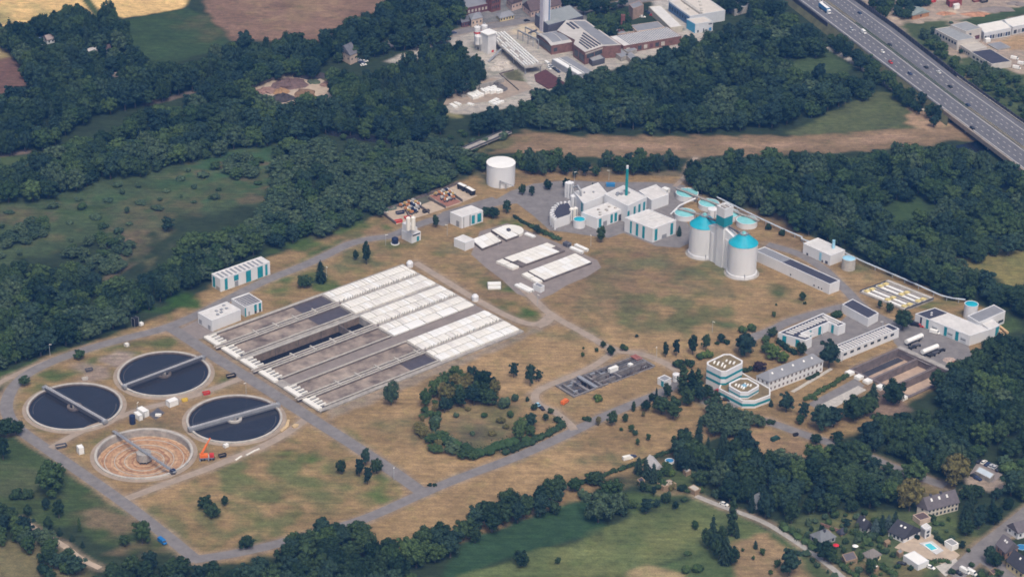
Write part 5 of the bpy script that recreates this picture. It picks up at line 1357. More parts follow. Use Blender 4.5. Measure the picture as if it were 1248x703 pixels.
pl_ = [G(*q).xy for q in ((355.5, 520), (359, 517.3), (364, 518), (363, 520.5), (358, 522))]
solo(MB().prism(pl_, .01, .7), 'sand_heap', mat('sand', (.55, .40, .22)), 'small flat heap of yellow sand beside the curved sand ridge', 'sand heap', (*pl_[0], 0))
container('dark noise-damped compressor box by the wood at the road junction', (162.5, 398), (167.5, 396), 2.6, 5.0, m=BLACK, name='compressor', cat='machine')
container('small white cabinet next to the black compressor at the road junction', (170, 397), (174, 395.5), 2.0, 1.6, name='cabinet', cat='cabinet')
container('pale hut-like box behind the concrete slab near the first settling tank', (152.5, 422.5), (156.5, 421), 2.0, 1.6, m=CREAM, name='cabinet', cat='cabinet')
# ------------------------------------------------------------------ motorway on its bank and bridge
MZ = 5.0
_ml = [(930, -32), (972.4, 0), (1060, 66.5), (1155, 138), (1248, 208), (1310, 255)]
_mr = [(1000, -28), (1040, 0), (1090, 35.5), (1170, 98), (1252, 156), (1318, 203)]
ML = [G(*q, MZ) for q in _ml]; MR = [G(*q, MZ) for q in _mr]
def mw(t, f, z=MZ):
    """point on the motorway: t along (0..5), f across (0 left .. 1 right)"""
    i = min(int(t), 4); k = t - i
    a = ML[i].lerp(ML[i + 1], k); b_ = MR[i].lerp(MR[i + 1], k)
    p = a.lerp(b_, f); return Vector((p.x, p.y, z))
def mstrip(f0, f1, z, t0=0.0, t1=5.0, n=60, b=None):
    b = b or MB()
    ts = [t0 + (t1 - t0) * i / n for i in range(n + 1)]
    b.add([mw(t, f0, z) for t in ts] + [mw(t, f1, z) for t in ts], [(i, n + 1 + i, n + 2 + i, i + 1) for i in range(n)])
    return b
def mwall(f0, f1, z0, z1, t0, t1, n=30, b=None):
    b = b or MB()
    for i in range(n):
        ta, tb = t0 + (t1 - t0) * i / n, t0 + (t1 - t0) * (i + 1) / n
        p = [mw(ta, f0, z0), mw(tb, f0, z0), mw(tb, f1, z0), mw(ta, f1, z0)]
        b.add(p + [Vector((q.x, q.y, z1)) for q in p], [(0, 1, 5, 4), (2, 3, 7, 6), (4, 5, 6, 7), (3, 0, 4, 7), (1, 2, 6, 5)])
    return b
mo = struct(mwall(0, 1, MZ - 1.5, MZ, 0, 5, 40), 'motorway', ASPH_M)
BT0, BT1 = 3.02, 3.86
for t0, t1 in ((0, BT0), (BT1, 5)):
    b = MB(); n = 24
    for i in range(n):
        ta, tb = t0 + (t1 - t0) * i / n, t0 + (t1 - t0) * (i + 1) / n
        p = [mw(ta, -.14, -.1), mw(tb, -.14, -.1), mw(tb, .0, MZ - .3), mw(ta, .0, MZ - .3), mw(ta, 1.14, -.1), mw(tb, 1.14, -.1), mw(tb, 1.0, MZ - .3), mw(ta, 1.0, MZ - .3)]
        b.add(p, [(0, 1, 2, 3), (5, 4, 7, 6), (0, 3, 7, 4), (2, 1, 5, 6)])
    struct(b, 'motorway_bank', mat('bank_grass', (.10, .10, .05), .3, .2))
t = thing('motorway_bridge', 'long concrete motorway bridge carrying the road over the dirt dyke and river', 'bridge', mw(3.4, 0, 0))
part(mwall(-.035, .0, MZ - 1.9, MZ + .9, 2.95, 4.2, 12), 'edge_beam', mat('bridge_beam', (.30, .25, .20), .15, .4), t)
part(mwall(1.0, 1.03, MZ - 1.9, MZ + .9, 2.95, 4.2, 12), 'edge_beam', CONC, t)
for tt in (3.25, 3.55):
    for f in (.05, .3, .55, .8, .95):
        p = mw(tt, f, 0); part(MB().cyl(p.x, p.y, .7, .7, -.1, MZ - 1.5, 12), 'pier', CONC_L, t)
for tt in (BT0, BT1):
    part(mwall(0, 1, -.1, MZ - 1.5, tt - .01, tt + .01, 1), 'abutment', CONC, t)
# paint and median
b = MB()
for f in (.055, .425, .535, .885): mstrip(f - .005, f + .005, MZ + .03, b=b)
o = part(b, 'edge_line', MARK, mo)
b = MB()
for f in (.175, .30, .655, .77):
    for k in range(70):
        t0 = k * 5 / 70; mstrip(f - .004, f + .004, MZ + .03, t0, t0 + .028, 1, b)
part(b, 'lane_dash', MARK, mo)
part(mstrip(.45, .515, MZ + .02), 'median', mat('median_dry', (.20, .17, .10), .35, .3), mo)
part(mstrip(.455, .51, MZ + .05, 1.55, 3.2, 30), 'median', mat('median_grass', (.05, .07, .028), .3, .3), mo)
part(mwall(.446, .450, MZ + .5, MZ + .8, 0, 5, 40), 'crash_barrier', STEEL, mo)
part(mwall(.515, .519, MZ + .5, MZ + .8, 0, 5, 40), 'crash_barrier', STEEL, mo)
part(mwall(.0, .004, MZ + .5, MZ + .8, 0, 5, 40), 'crash_barrier', STEEL, mo)
nw = thing('noise_wall', 'long dark noise wall along the right-hand side of the motorway', 'noise wall', mw(.9, 1.03, 0))
part(mwall(1.02, 1.035, 0, MZ + 2.6, .95, 5, 50), 'panel', mat('dark_wall', (.055, .05, .06), .25, .4), nw)
b = MB()
for k in range(90):
    p = mw(.96 + k * .045, 1.012, 0); b.box(frame(p.xy, (1, 0), (0, 1)), -.12, .12, -.12, .12, 0, MZ + 2.7)
part(b, 'post', STEEL_D, nw)
nl = thing('noise_wall', 'short dark parapet wall along the left edge of the motorway above the wood', 'noise wall', mw(.7, -.03, 0))
part(mwall(-.05, -.035, 0, MZ + 1.0, .3, 1.45, 20), 'panel', mat('dark_wall', (.055, .05, .06)), nl)

# ------------------------------------------------------------------ vehicles
def car(label, p, dv, col, z=0.0, kind='car', group=None, name=None, cat=None):
    """p = centre pixel on its surface, dv = heading as a world 2D vector"""
    c = G(*p, z); d = Vector(dv).normalized(); n = Vector((-d.y, d.x)); fr = frame(c.xy, d, n)
    t = thing(name or {'car': 'parked_car', 'van': 'van', 'truck': 'lorry'}[kind], label, cat or {'car': 'car', 'van': 'van', 'truck': 'lorry'}[kind], c, group)
    t.location.z = z
    def loft(secs, b=None):
        b = b or MB()
        for (xa, za0, za1, wa), (xb, zb0, zb1, wb) in zip(secs[:-1], secs[1:]):
            pts = [fr(xa, -wa, z + za0), fr(xa, wa, z + za0), fr(xa, wa * .92, z + za1), fr(xa, -wa * .92, z + za1), fr(xb, -wb, z + zb0), fr(xb, wb, z + zb0), fr(xb, wb * .92, z + zb1), fr(xb, -wb * .92, z + zb1)]
            b.add(pts, [(0, 4, 7, 3), (1, 2, 6, 5), (3, 7, 6, 2), (0, 1, 5, 4)])
        a, e = secs[0], secs[-1]
        for (x, z0, z1, w_) in (a, e): b.add([fr(x, -w_, z + z0), fr(x, w_, z + z0), fr(x, w_ * .92, z + z1), fr(x, -w_ * .92, z + z1)], [(0, 1, 2, 3)])
        return b
    if kind == 'car':
        L = 2.2
        part(loft([(-2.2, .35, .82, .84), (-1.9, .3, .95, .9), (1.0, .3, .92, .9), (1.9, .3, .78, .86), (2.2, .35, .65, .75)]), 'body', col, t)
        part(loft([(-1.85, .94, 1.0, .80), (-1.35, .94, 1.38, .76), (.3, .94, 1.38, .76), (1.0, .9, .97, .80)]), 'window', GLASS, t)
        part(loft([(-1.35, 1.39, 1.45, .70), (.25, 1.39, 1.45, .70)]), 'roof', col, t)
        wx = (-1.35, 1.35); ww = .9; wr = .33
    elif kind == 'van':
        part(loft([(-2.7, .35, 2.1, .98), (1.4, .35, 2.1, .98), (2.0, .35, 1.2, .95), (2.7, .4, .95, .86)]), 'body', col, t)
        part(loft([(1.42, 1.22, 2.02, .88), (2.12, 1.12, 1.2, .88)]), 'window', GLASS, t)
        wx = (-1.7, 1.8); ww = .95; wr = .36
    else:
        part(MB().box(fr, -8, 4.6, -1.27, 1.27, z + 1.1, z + 3.9), 'trailer', col, t)
        part(MB().box(fr, -8, 4.6, -1.2, 1.2, z + 3.904, z + 4.0), 'trailer_roof', WHITE2, t)
        part(loft([(5.0, .6, 3.1, 1.22), (6.9, .6, 3.0, 1.22), (7.2, .6, 1.9, 1.2)]), 'cab', WHITE2, t)
        part(loft([(6.95, 1.9, 2.8, 1.05), (7.22, 1.8, 1.9, 1.05)]), 'window', GLASS, t)
        part(MB().box(fr, -8, 5, -.9, .9, z + .6, z + 1.08), 'chassis', STEEL_D, t)
        wx = (-6.5, -5.2, 3.6, 6.2); ww = 1.2; wr = .5
    for x in wx:
        for s in (-1, 1): part(MB().tube(fr(x, s * (ww - .18), z + wr), fr(x, s * ww, z + wr), wr, 12), 'wheel', RUBBER, t)
    return t
md_ = (mw(3, .5) - mw(2, .5)).xy; mu_ = -md_
BL2 = mat('night_blue_paint', (.03, .05, .12), .1, .5, rough=.35)
car('white-roofed blue articulated lorry on the motorway, topmost vehicle but one', (1005.5, 14), md_, BLUE, MZ, 'truck')
car('white van at the very top of the motorway', (999.5, 2.5), md_, WHITE2, MZ, 'van')
for (p, c_, dr, kd, lb_) in [((1047.5, 16.8), BL2, mu_, 'car', 'dark blue car on the far carriageway level with the lorry'), ((1037.5, 37), SILVER, md_, 'car', 'silver car beside the white van on the motorway'), ((1052.5, 40.5), WHITE2, md_, 'van', 'white van next to the median of the motorway'),
    ((1075.5, 64), WHITE2, md_, 'car', 'white car just ahead of the red one on the motorway'), ((1085.3, 77), RED, md_, 'car', 'red car on the motorway'), ((1109, 90.8), BL2, md_, 'car', 'dark car on the near carriageway below the red one'),
    ((1128.5, 83), BLACK, mu_, 'car', 'black car on the far carriageway next to the white car'), ((1143.8, 89), WHITE2, mu_, 'car', 'white car on the outer lane of the far carriageway'), ((1157.8, 106.5), BLACK, mu_, 'car', 'black car on the far carriageway behind the white one'),
    ((1179.5, 128.8), BL2, mu_, 'car', 'dark car on the far carriageway near the bridge, beside the median'), ((1185, 157), BLACK, md_, 'car', 'dark car on the near carriageway above the bridge'), ((1084, 55.5), BLACK, mu_, 'car', 'small dark car next to the median grass start')]:
    car(lb_, p, dr, c_, MZ, kd, 'motorway traffic', 'moving_car' if kd == 'car' else 'van')
rd = lambda a, b_: (G(*b_) - G(*a)).xy
car('bright blue estate car parked on the verge of the ring road', (198, 661), rd((150, 611), (204, 653)), mat('bright_blue', (.02, .16, .42), .05, 1, rough=.3), kind='van', name='parked_van', cat='van')
car('small orange truck parked below the inlet works', (688.5, 491), rd((676, 501), (700, 484)), ORANGE, kind='van', name='orange_truck', cat='truck')
car('blue and white car parked by the pond track', (656, 494.5), rd((650, 489), (662, 500)), BLUE_L)
car('black car parked by the pond track below the blue one', (660.5, 498.5), rd((650, 489), (662, 500)), BLACK)
car('red car parked in front of the modern office', (876, 477.5), (1, -.3), RED)
car('white car parked in front of the modern office', (880, 483.5), (1, -1), WHITE2)
car('dark car parked at the lower end in front of the modern office', (886, 488), (1, -.2), BLACK)
car('red car at the dark end of the workshop', (1121.5, 398), (1, -.4), RED)
car('dark van at the corner of the workshop', (1115.5, 397), (1, -.4), BLACK, kind='van')
car('white van in front of the first garage door of the workshop', (1139, 406), (1, -.6), WHITE2, kind='van')
for lb_, p, q in (('upper of the two white tank trailers in the workshop yard', (1104, 421.5), (1123, 413.5)), ('lower of the two white tank trailers in the workshop yard', (1123.5, 434), (1142, 426.5))):
    a, b_ = G(*p), G(*q); d = (b_ - a).xy; L = d.length; d.normalize(); n = Vector((-d.y, d.x)); fr = frame(a.xy, d, n)
    t = thing('tank_trailer', lb_, 'trailer', a, 'tank trailers')
    part(MB().tube(fr(0, 0, 2.5), fr(L, 0, 2.5), 1.3, 18), 'tank', WHITE2, t)
    part(MB().box(fr, .3, L - .3, -.8, .8, .8, 1.3), 'chassis', STEEL_D, t)
    for x in (1.0, 2.4, L * .75):
        for s in (-1, 1): part(MB().tube(fr(x, s * .95, .5), fr(x, s * 1.3, .5), .5, 12), 'wheel', RUBBER, t)
    for k in range(3):
        p = fr(L * (.35 + .25 * k) + 2, -3.6 - k * .4, 0)
for k, (p, c_) in enumerate([((1117, 422), STEEL_D), ((1112, 424.5), BLACK), ((1140, 431), STEEL_D), ((1147, 428), BLACK), ((1135, 434), BLACK)]):
    g = G(*p); fr = frame(g.xy, (.86, .5), (-.5, .86)); t = thing('trailer_chassis', f'{ORD[k]} of the bare dark chassis parked beside the tank trailers', 'chassis', g, 'bare chassis by the tank trailers')
    part(MB().box(fr, -2.2, 2.2, -.9, .9, .8, 1.1), 'bed', c_, t)
    for x in (-1.5, 1.5):
        for s in (-1, 1): part(MB().tube(fr(x, s * .9, .5), fr(x, s * 1.2, .5), .5, 10), 'wheel', RUBBER, t)
def heap(label, px, r, h, m, name='heap', cat='heap', group=None, sq=1.0):
    g = G(*px); rg = random.Random(int(px[0] * 7 + px[1])); b = MB(); n = 14
    rings = []
    for i, (k, z) in enumerate(((1, 0), (.72, .55), (.4, .9), (.1, 1))):
        rings.append([(g.x + r * k * math.cos(6.283 * j / n) * rg.uniform(.65, 1.25), g.y + r * sq * k * math.sin(6.283 * j / n) * rg.uniform(.65, 1.25), h * z * rg.uniform(.6, 1.2)) for j in range(n)])
    vs = sum(rings, [])
    b.add(vs, [(i * n + j, i * n + (j + 1) % n, (i + 1) * n + (j + 1) % n, (i + 1) * n + j) for i in range(3) for j in range(n)] + [tuple(range(3 * n, 4 * n))])
    return solo(b, name, m, label, cat, g, group)
heap('rubble heap of pale concrete pieces beside the lower tank trailer', (1157, 439), 3.2, 1.6, mat('rubble', (.42, .33, .28), .35, 1.2))
heap('smaller reddish rubble heap next to the pale one', (1164, 442), 2.4, 1.2, mat('red_rubble', (.33, .19, .15), .35, 1.2))
for k, (p, q) in enumerate([((1215, 402), (1223, 409)), ((1218, 399), (1228, 407)), ((1214, 406), (1220, 411))]):
    solo(MB().tube(G(*p) + Vector((0, 0, .8)), G(*q) + Vector((0, 0, .8)), .8, 12), 'pipe', mat('ochre_pipe', (.58, .40, .22), .1, .6), f'{ORD[k]} from the left of three ochre pipes lying behind the low wing', 'pipe', G(*p), 'ochre pipes')
cp = rd((1193, 561), (1217, 571)); cn = (-cp.y, cp.x)
for k, (p, c_, w_) in enumerate([((1193.5, 563), BLACK, 'black'), ((1199, 564), CREAM, 'cream'), ((1203.5, 566.5), BL2, 'dark blue'), ((1208, 568.5), SILVER, 'silver'), ((1212.5, 570), SILVER, 'silver'), ((1217, 573), BLACK, 'black')]):
    car(f'{w_} car, {ORD[k]} from the left in the row at the garden car park', p, cn, c_, group='cars in the row at the garden car park')
car('black car parked left of the pale blue canopy', (1187.5, 581), cp, BLACK); car('dark blue car parked below the pale blue canopy', (1191.5, 584), cp, BL2)
cv = bld('open flat carport with a pale blue roof in the garden car park', (1188.5, 574), (1207, 583.5), (1212, 577.5), h=2.4, at='roof', parapet=.1, roof=mat('pale_blue_roof', (.50, .57, .62), .06, .3), walls=CONC, name='carport', cat='carport')
car('white car on the garden lane', (882.5, 615), rd((848, 604), (915, 629)), WHITE2)
car('white car parked beside the white garage', (1134, 692), rd((1120, 690), (1145, 700)), WHITE2)
car('white camper van parked by the street corner, the left of two', (1176, 697), rd((1165, 690), (1190, 703)), WHITE2, kind='van'); car('white camper van parked by the street corner, the right of two', (1184, 699), rd((1165, 690), (1190, 703)), WHITE2, kind='van')
car('dark car parked left of the white camper vans', (1168, 699), rd((1165, 690), (1190, 703)), BLACK)
car('black car parked in the garden below the terrace', (1099, 687.5), (1, -.1), BLACK)
car('dark green trailer standing on the dry grass beside the lower road', (945, 536), (1, .8), mat('dark_green_paint', (.02, .06, .045), .1, .5), kind='van', name='trailer', cat='trailer')
skip('small dark container at the edge of the lower road', (969.5, 531), BLACK, 1.4)
car('pale caravan parked at the fence above the garden plot', (765, 559.5), (1, .5), CREAM, kind='van', name='caravan', cat='caravan'); car('dark blue car parked beside the pale caravan', (770.5, 557), (1, .5), BL2)

# ------------------------------------------------------------------ concrete works and factory at the top
BW = mat('pale_works_white', (.66, .65, .64), .08, .3)
cb = bld('tall white batching tower of the concrete works', (586, 62.5), (594.5, 66.5), (604.5, 63.3), 44.5, name='batching_tower', cat='tower', walls=BW, roof=WHITE2, facade=[('R', .45, .72, .03, .15, RED, 'sign_panel')])
part(MB().box(cb.fr, -.6, cb.a + .6, -.6, cb.b + .6, cb.h + .5, cb.h + 1.2), 'roof_slab', WHITE2, cb.root)
for lb_, px, tp in (('left cement silo with a red band behind the batching tower', (581.5, 59), 33), ('right cement silo with a red band behind the batching tower', (590, 57), 31)):
    g = G(*px); h = hgt(px, tp); r = 2.2
    t = thing('cement_silo', lb_, 'silo', g, 'cement silos')
    part(MB().cyl(g.x, g.y, r, r, 4, h, 24).cyl(g.x, g.y, r, .6, h, h + .9, 24).cyl(g.x, g.y, .5, r, .8, 4, 20, cap=False), 'shell', BW, t)
    part(MB().ring(g.x, g.y, r + .01, r + .06, h - 4.4, h - 3.2, 24), 'red_band', RED, t)
    part(MB().box(frame(g.xy, (1, 0), (0, 1)), -.5, .5, -.5, .5, h + .9, h + 1.9), 'filter', STEEL, t)
silo('short white hopper silo in front of the left cement silo', (583, 62), 2.5, 44, legs=5, m=BW)
# raised rack of white pipe rows
a, c_ = G(605, 49.5), G(650, 90)
d = (c_ - a).xy; L = d.length; d.normalize(); n = Vector((-d.y, d.x)); fr = frame(a.xy, d, n)
t = thing('element_rack', 'long raised platform stacked with rows of white concrete pipes', 'rack', a)
part(MB().box(fr, 0, L, -6.5, 6.5, 4.4, 5.0), 'platform', CONC, t)
for x in (2, L * .35, L * .68, L - 1):
    for s in (-5.5, 5.5): part(MB().box(fr, x - .3, x + .3, s - .3, s + .3, 0, 4.4), 'post', STEEL, t)
rg = random.Random(3)
for r_ in range(6):
    b = MB(); y = -5.4 + r_ * 2.15; x = .6
    while x < L - 5:
        l = rg.uniform(3, 9)
        if rg.random() < .86: b.tube(fr(x, y, 5.65), fr(min(x + l, L - .5), y, 5.65), .62, 8)
        x += l + rg.uniform(.5, 1.6)
    part(b, 'pipe_row', WHITE2, t)
part(MB().box(fr, L - 1.2, L, -6.5, 6.5, 5.004, 6.2), 'end_wall', CONC_L, t)
a, c_ = G(595, 76), G(610.5, 68) + Vector((0, 0, 4.5)); t = thing('conveyor', 'inclined grey conveyor beside the white pipe rack', 'conveyor', a)
part(MB().bar(a, c_, 1.4, .5), 'belt', STEEL, t); part(MB().tube((c_.x, c_.y, 0), c_, .25, 8), 'support', STEEL, t)
heap('pale gravel heap next to the inclined conveyor', (612, 79), 7, 2.5, mat('pale_gravel', (.48, .43, .37), .2, .6)); heap('grey stone heap near the gravel heap', (603, 84), 5, 1.6, mat('pale_gravel', (.48, .43, .37)))
# gantry crane frame yard
t = thing('gantry_crane', 'steel gantry crane over the storage yard beside the curved-roof hall', 'crane', G(640, 60))
for p, q in (((631, 48), (656, 60)), ((640, 44), (668, 58))):
    a, c_ = G(*p), G(*q)
    part(MB().bar(a + Vector((0, 0, 6)), c_ + Vector((0, 0, 6)), .8, .8), 'runway_beam', STEEL, t)
    for k in range(5):
        e = a.lerp(c_, k / 4); part(MB().box(frame(e.xy, (1, 0), (0, 1)), -.3, .3, -.3, .3, 0, 6), 'column', STEEL, t)
part(MB().bar(G(644, 53) + Vector((0, 0, 6.9)), G(654, 49) + Vector((0, 0, 6.9)), 1, .9), 'crab_beam', STEEL_D, t)
tb = bld('tall white tower with a blue glazed side, cut by the top of the picture', (657.5, 38), (663.2, 40), (670.4, 38), h=34, name='tower', cat='tower', walls=mat('tower_white', (.68, .67, .70), .05, .3), facade=[('R', .55, .98, .0, .22, BLUE, 'blue_panel'), ('R', .66, .9, .22, .99, mat('tower_glass', (.2, .27, .40), .15, .6, rough=.3), 'window_strip'), ('L', .35, .95, .02, .99, mat('mauve_panel', (.42, .40, .46), .1, .5), 'side_panel')])
HB = mat('factory_brick', (.20, .105, .085), .3, .5)
h1 = bld('brick hall with a curved grey roof in front of the white tower', (654.4, 42.3), (672.3, 56.2), (699.7, 51.3), h=6.5, at='roof', walls=HB, rim=HB, roof=ROOFW, name='factory_hall', cat='hall', parapet=0,
         facade=[('R', .1, .25, .3, .7, GLASS, 'window'), ('L', .05, .95, .2, .85, GLASS, 'glazed_front')])
b = MB()
for k in range(8):
    x0, x1 = k / 8, (k + 1) / 8
    f = lambda x: h1.h + .2 + 1.8 * (1 - (2 * x - 1) ** 2)
    b.add([h1.fr(-.6, h1.b * x0, f(x0)), h1.fr(h1.a + .4, h1.b * x0, f(x0)), h1.fr(h1.a + .4, h1.b * x1, f(x1)), h1.fr(-.6, h1.b * x1, f(x1))], [(0, 1, 2, 3)])
part(b, 'curved_roof', mat('pale_curved_roof', (.48, .46, .43), .1, .3), h1.root)
b = MB()
for k in (1, 2, 3, 4, 5, 6):
    x0, x1 = k / 8, (k + 1) / 8
    for xa, xb in ((.12, .52), (.56, .92)): b.add([h1.fr(h1.a * xa, h1.b * x0, f(x0) + .06), h1.fr(h1.a * xb, h1.b * x0, f(x0) + .06), h1.fr(h1.a * xb, h1.b * x1, f(x1) + .06), h1.fr(h1.a * xa, h1.b * x1, f(x1) + .06)], [(0, 1, 2, 3)])
part(b, 'roof_panel', ROOFG, h1.root)
hz_ = 9.0
P = [G(*q, hz_).xy for q in [(679, 37.5), (690, 25), (713, 24.5), (757, 55), (735, 56.5), (713, 64), (699, 54), (701, 49)]]
t = thing('factory_hall', 'large factory hall with a folded pale roof and a long dark roof panel', 'hall', (*P[5], 0))
b = MB().prism(P, 0, hz_ - .01); part(b, 'wall', HB, t)
b = MB().prism([P[7], P[2], P[3], P[4], P[5], P[6]], hz_ - .25, hz_ + .1); b.prism([P[0], P[1], P[2], P[7]], hz_ - .25, hz_ + .096); part(b, 'roof', mat('warm_pale_roof', (.50, .47, .43), .1, .25), t)
b = MB().prism([G(*q, hz_).xy for q in [(699, 26.5), (713, 26.5), (753, 54.5), (735, 55)]], hz_ + .104, hz_ + .3); part(b, 'dark_roof_panel', ROOFG, t)
for p, q in (((711, 41), (731.7, 55)), ((709.6, 43.8), (728.2, 56.5)), ((708.2, 46.8), (724.6, 57.7)), ((707, 49.4), (720.8, 59)), ((706, 52), (717, 60.3))):
    a = G(*p, hz_); c_ = G(*q, hz_)
    part(MB().bar((a.x, a.y, hz_ + .1), (c_.x, c_.y, hz_ + .1), 1.0, .5), 'skylight_strip', PANEL, t)
for k in range(2):
    a = G(691 + k * 4, 29 - k * 1.2, hz_); c_ = G(700 + k * 5, 36 - k * .8, hz_); part(MB().bar((a.x, a.y, hz_ + .1), (c_.x, c_.y, hz_ + .1), 1.4, .5), 'skylight_strip', PANEL, t)
wall_panels(t, P[5], P[4], [(.1, .5, .45, .75, GLASS, 'window_band'), (.55, .95, .45, .75, GLASS, 'window_band'), (.02, .98, .8, .9, CONC_L, 'wall_band')], hz_)
wall_panels(t, P[6], P[5], [(.1, .4, .2, .7, GLASS, 'window'), (.5, .9, .2, .7, GLASS, 'window')], hz_)
h3 = bld('long low brick shed with a ribbed pale grey roof', (742.6, 45), (760, 56.6), (830.5, 44.4), h=5.5, at='roof', walls=HB, rim=HB, roof=ROOFW, name='factory_hall', cat='hall', parapet=.1, facade=[('R', .05 + .1 * k, .11 + .1 * k, .2, .7, [CONC_L, BRICK_D, GLASS][k % 3], 'bay') for k in range(7)])
roof_bars(h3, 24, ROOFG, 'roof_rib', y0=.04, y1=.96, x0=.12, x1=.99, fill=.55)
h4 = bld('plain grey-roofed shed behind the long brick shed', (768.3, 31.4), (776.7, 38.7), (810, 33.6), h=6, at='roof', walls=BEIGE, roof=ROOFG, name='factory_hall', cat='hall', parapet=.1)
h4b = bld('low grey annexe with roof vents left of the plain grey shed', (747, 37), (754, 42), (775, 38), h=4.5, at='roof', walls=BEIGE, roof=ROOFG, name='factory_hall', cat='hall', parapet=.1); roof_units(h4b, [(.2, .5), (.4, .5), (.6, .5)], BRICK, s=.8, hh=1)
g = G(758.6, 40); solo(MB().box(frame(g.xy, (1, 0), (0, 1)), -1.4, 1.4, -1.4, 1.4, 0, 13), 'brick_chimney', BRICK, 'square brick chimney beside the low grey annexe', 'chimney', g)
h5 = bld('hall with a grey-green ribbed roof behind the white tower', (652, 17.5), (668, 31.2), (711, 20), h=8, at='roof', walls=mat('dark_cladding', (.10, .10, .13), .2, .5), roof=mat('grey_green_roof', (.26, .28, .28), .1, .3), name='factory_hall', cat='hall', parapet=.1)
roof_bars(h5, 22, mat('green_rib', (.32, .34, .33), .1, .4), 'roof_rib', y0=.02, y1=.98, x0=.02, x1=.98, fill=.35)
h6 = bld('open shed with half white and half grey roof in front of the factory', (672.5, 72.5), (704, 91.5), (723, 88), h=4, at='roof', walls=mat('grey_cladding', (.35, .36, .38), .1, .5), roof=ROOFG, name='factory_hall', cat='hall', parapet=.1)
part(MB().box(h6.fr, .6, h6.a * .34, .6, h6.b - .6, h6.h + .104, h6.h + .3), 'white_roof_panel', WHITE2, h6.root); part(MB().box(h6.fr, h6.a * .42, h6.a * .46, .6, h6.b - .6, h6.h + .104, h6.h + .5), 'ridge', WHITE2, h6.root)
bld('small dark-grey hut on the yard right of the open shed', (716.5, 76.5), (722, 81.5), (737, 77.5), h=3.5, name='hut', cat='hut', roof=mat('mid_grey', (.3, .3, .3), .1, .5), walls=STEEL_D)
for k, (l, n_, r) in enumerate([((748, 69), (757, 75.5), (766, 72)), ((762, 72), (768, 77.5), (775, 74)), ((757, 64.5), (765, 69), (776, 65.5))]):
    bld(f'{ORD[k]} from left of the low grey sheds below the long brick shed', l, n_, r, h=3, name='shed', cat='shed', roof=ROOFG, walls=CONC, parapet=.1, group='low grey sheds')
b = MB().prism([G(*q).xy for q in [(651, 92), (665, 85.5), (691, 103.5), (668, 109), (653, 100)]], .02, .5); solo(b, 'earth_bed', EARTH, 'raised bed of dark red earth in front of the open shed', 'earth bed', G(668, 100))
for k, p in enumerate([(667, 79), (672, 82), (676, 85), (669, 84), (680, 88)]): car(f'{ORD[k]} from the top of the cars and vans parked along the open shed', p, rd((668, 80), (685, 92)), [WHITE2, SILVER, BLACK, WHITE2, BL2][k], kind=['van', 'car', 'car', 'car', 'car'][k], group='vehicles along the open shed')
# builders' yard stacks
for k, (p, q, w_, h_) in enumerate([((571.5, 115.5), (580, 121), 4.5, 2), ((577.5, 113.5), (587, 118.5), 4.5, 2), ((587.5, 111), (594, 115), 3.5, 2.2), ((593, 109.5), (602, 114.5), 4.5, 2.4), ((599, 108.5), (610, 114), 4.5, 2.2), ((597, 126.5), (607, 122), 3, 1.4), ((601, 129), (613, 124.5), 3, 1.4), ((549, 128), (556, 132), 2.5, 1.2), ((554, 126), (561, 129), 2.5, 1.2), ((570, 127), (577, 129), 2.5, 1), ((561, 116), (566, 119), 3, 1.6)]):
    a, c_ = G(*p), G(*q); d = (c_ - a).xy; L = d.length; d.normalize(); n = Vector((-d.y, d.x)); fr = frame(a.xy, d, n)
    b = MB()
    for i in range(3):
        for j in range(2): b.box(fr, L * i / 3 + .1, L * (i + 1) / 3 - .1, -w_ / 2 + w_ / 2 * j + .08, w_ / 2 * j - .08, 0, h_ * (.8 + .1 * ((i + j + k) % 3)))
    solo(b, 'slab_stack', WHITE2 if k != 10 else CONC, f'{ORD[k]} from the start of the white slab stacks in the builders yard', 'slab stack', a, 'white slab stacks')
t = thing('yard_wall', 'grey concrete wall behind the white slab stacks', 'wall', G(568, 112)); part(MB().bar(G(568, 113), G(598, 106), .6, 3.4).bar(G(598, 106), G(614, 100), .6, 3.0), 'wall', CONC, t)
heap('dark heap at the end of the yard wall', (606, 107), 7, 2.5, mat('grey_heap', (.12, .11, .105), .3, .5))
t = thing('yard_wall', 'grey kerb wall round the grass plot beside the white pipe rack', 'wall', G(610, 91)); part(MB().bar(G(609, 90.5), G(632, 110.5), .5, .8).bar(G(609, 90.5), G(626, 86), .5, .8), 'wall', CONC_D, t)
# compost yard
for k, (p, r, h_, m, lb_, sq) in enumerate([((380, 93.5), 12, 3.5, HEAP_D, 'widest dark heap at the far edge of the compost yard', .5), ((352, 103.5), 12, 3, mat('purple_brown_heap', (.14, .09, .08), .3, .4), 'broad purple-brown heap on the left of the compost yard', .9), ((342, 112), 6, 2.2, mat('ochre_heap', (.30, .18, .09), .3, .4), 'ochre heap in front of the purple-brown heap', .9), ((345, 120.5), 8, 3, HEAP_D, 'dark heap at the near left corner of the compost yard', .9), ((370, 115), 9, 2.6, HEAP_B, 'brown heap in the middle of the compost yard', .9), ((383, 100.5), 5, 2, mat('green_heap', (.08, .10, .06), .3, .5), 'small green heap at the far side of the compost yard', .9), ((399, 103.5), 6.5, 2, mat('rosy_heap', (.24, .15, .12), .3, .4), 'rosy heap at the right of the compost yard', .8), ((391, 123), 8, 2.2, mat('green_heap', (.08, .10, .06)), 'grey-green heap at the near right corner of the compost yard', .7), ((325, 111), 8, 2, mat('rosy_heap', (.24, .15, .12)), 'rosy heap at the left tip of the compost yard', .8)]):
    heap(lb_, p, r, h_, m, 'compost_heap', 'heap', 'compost heaps', sq)
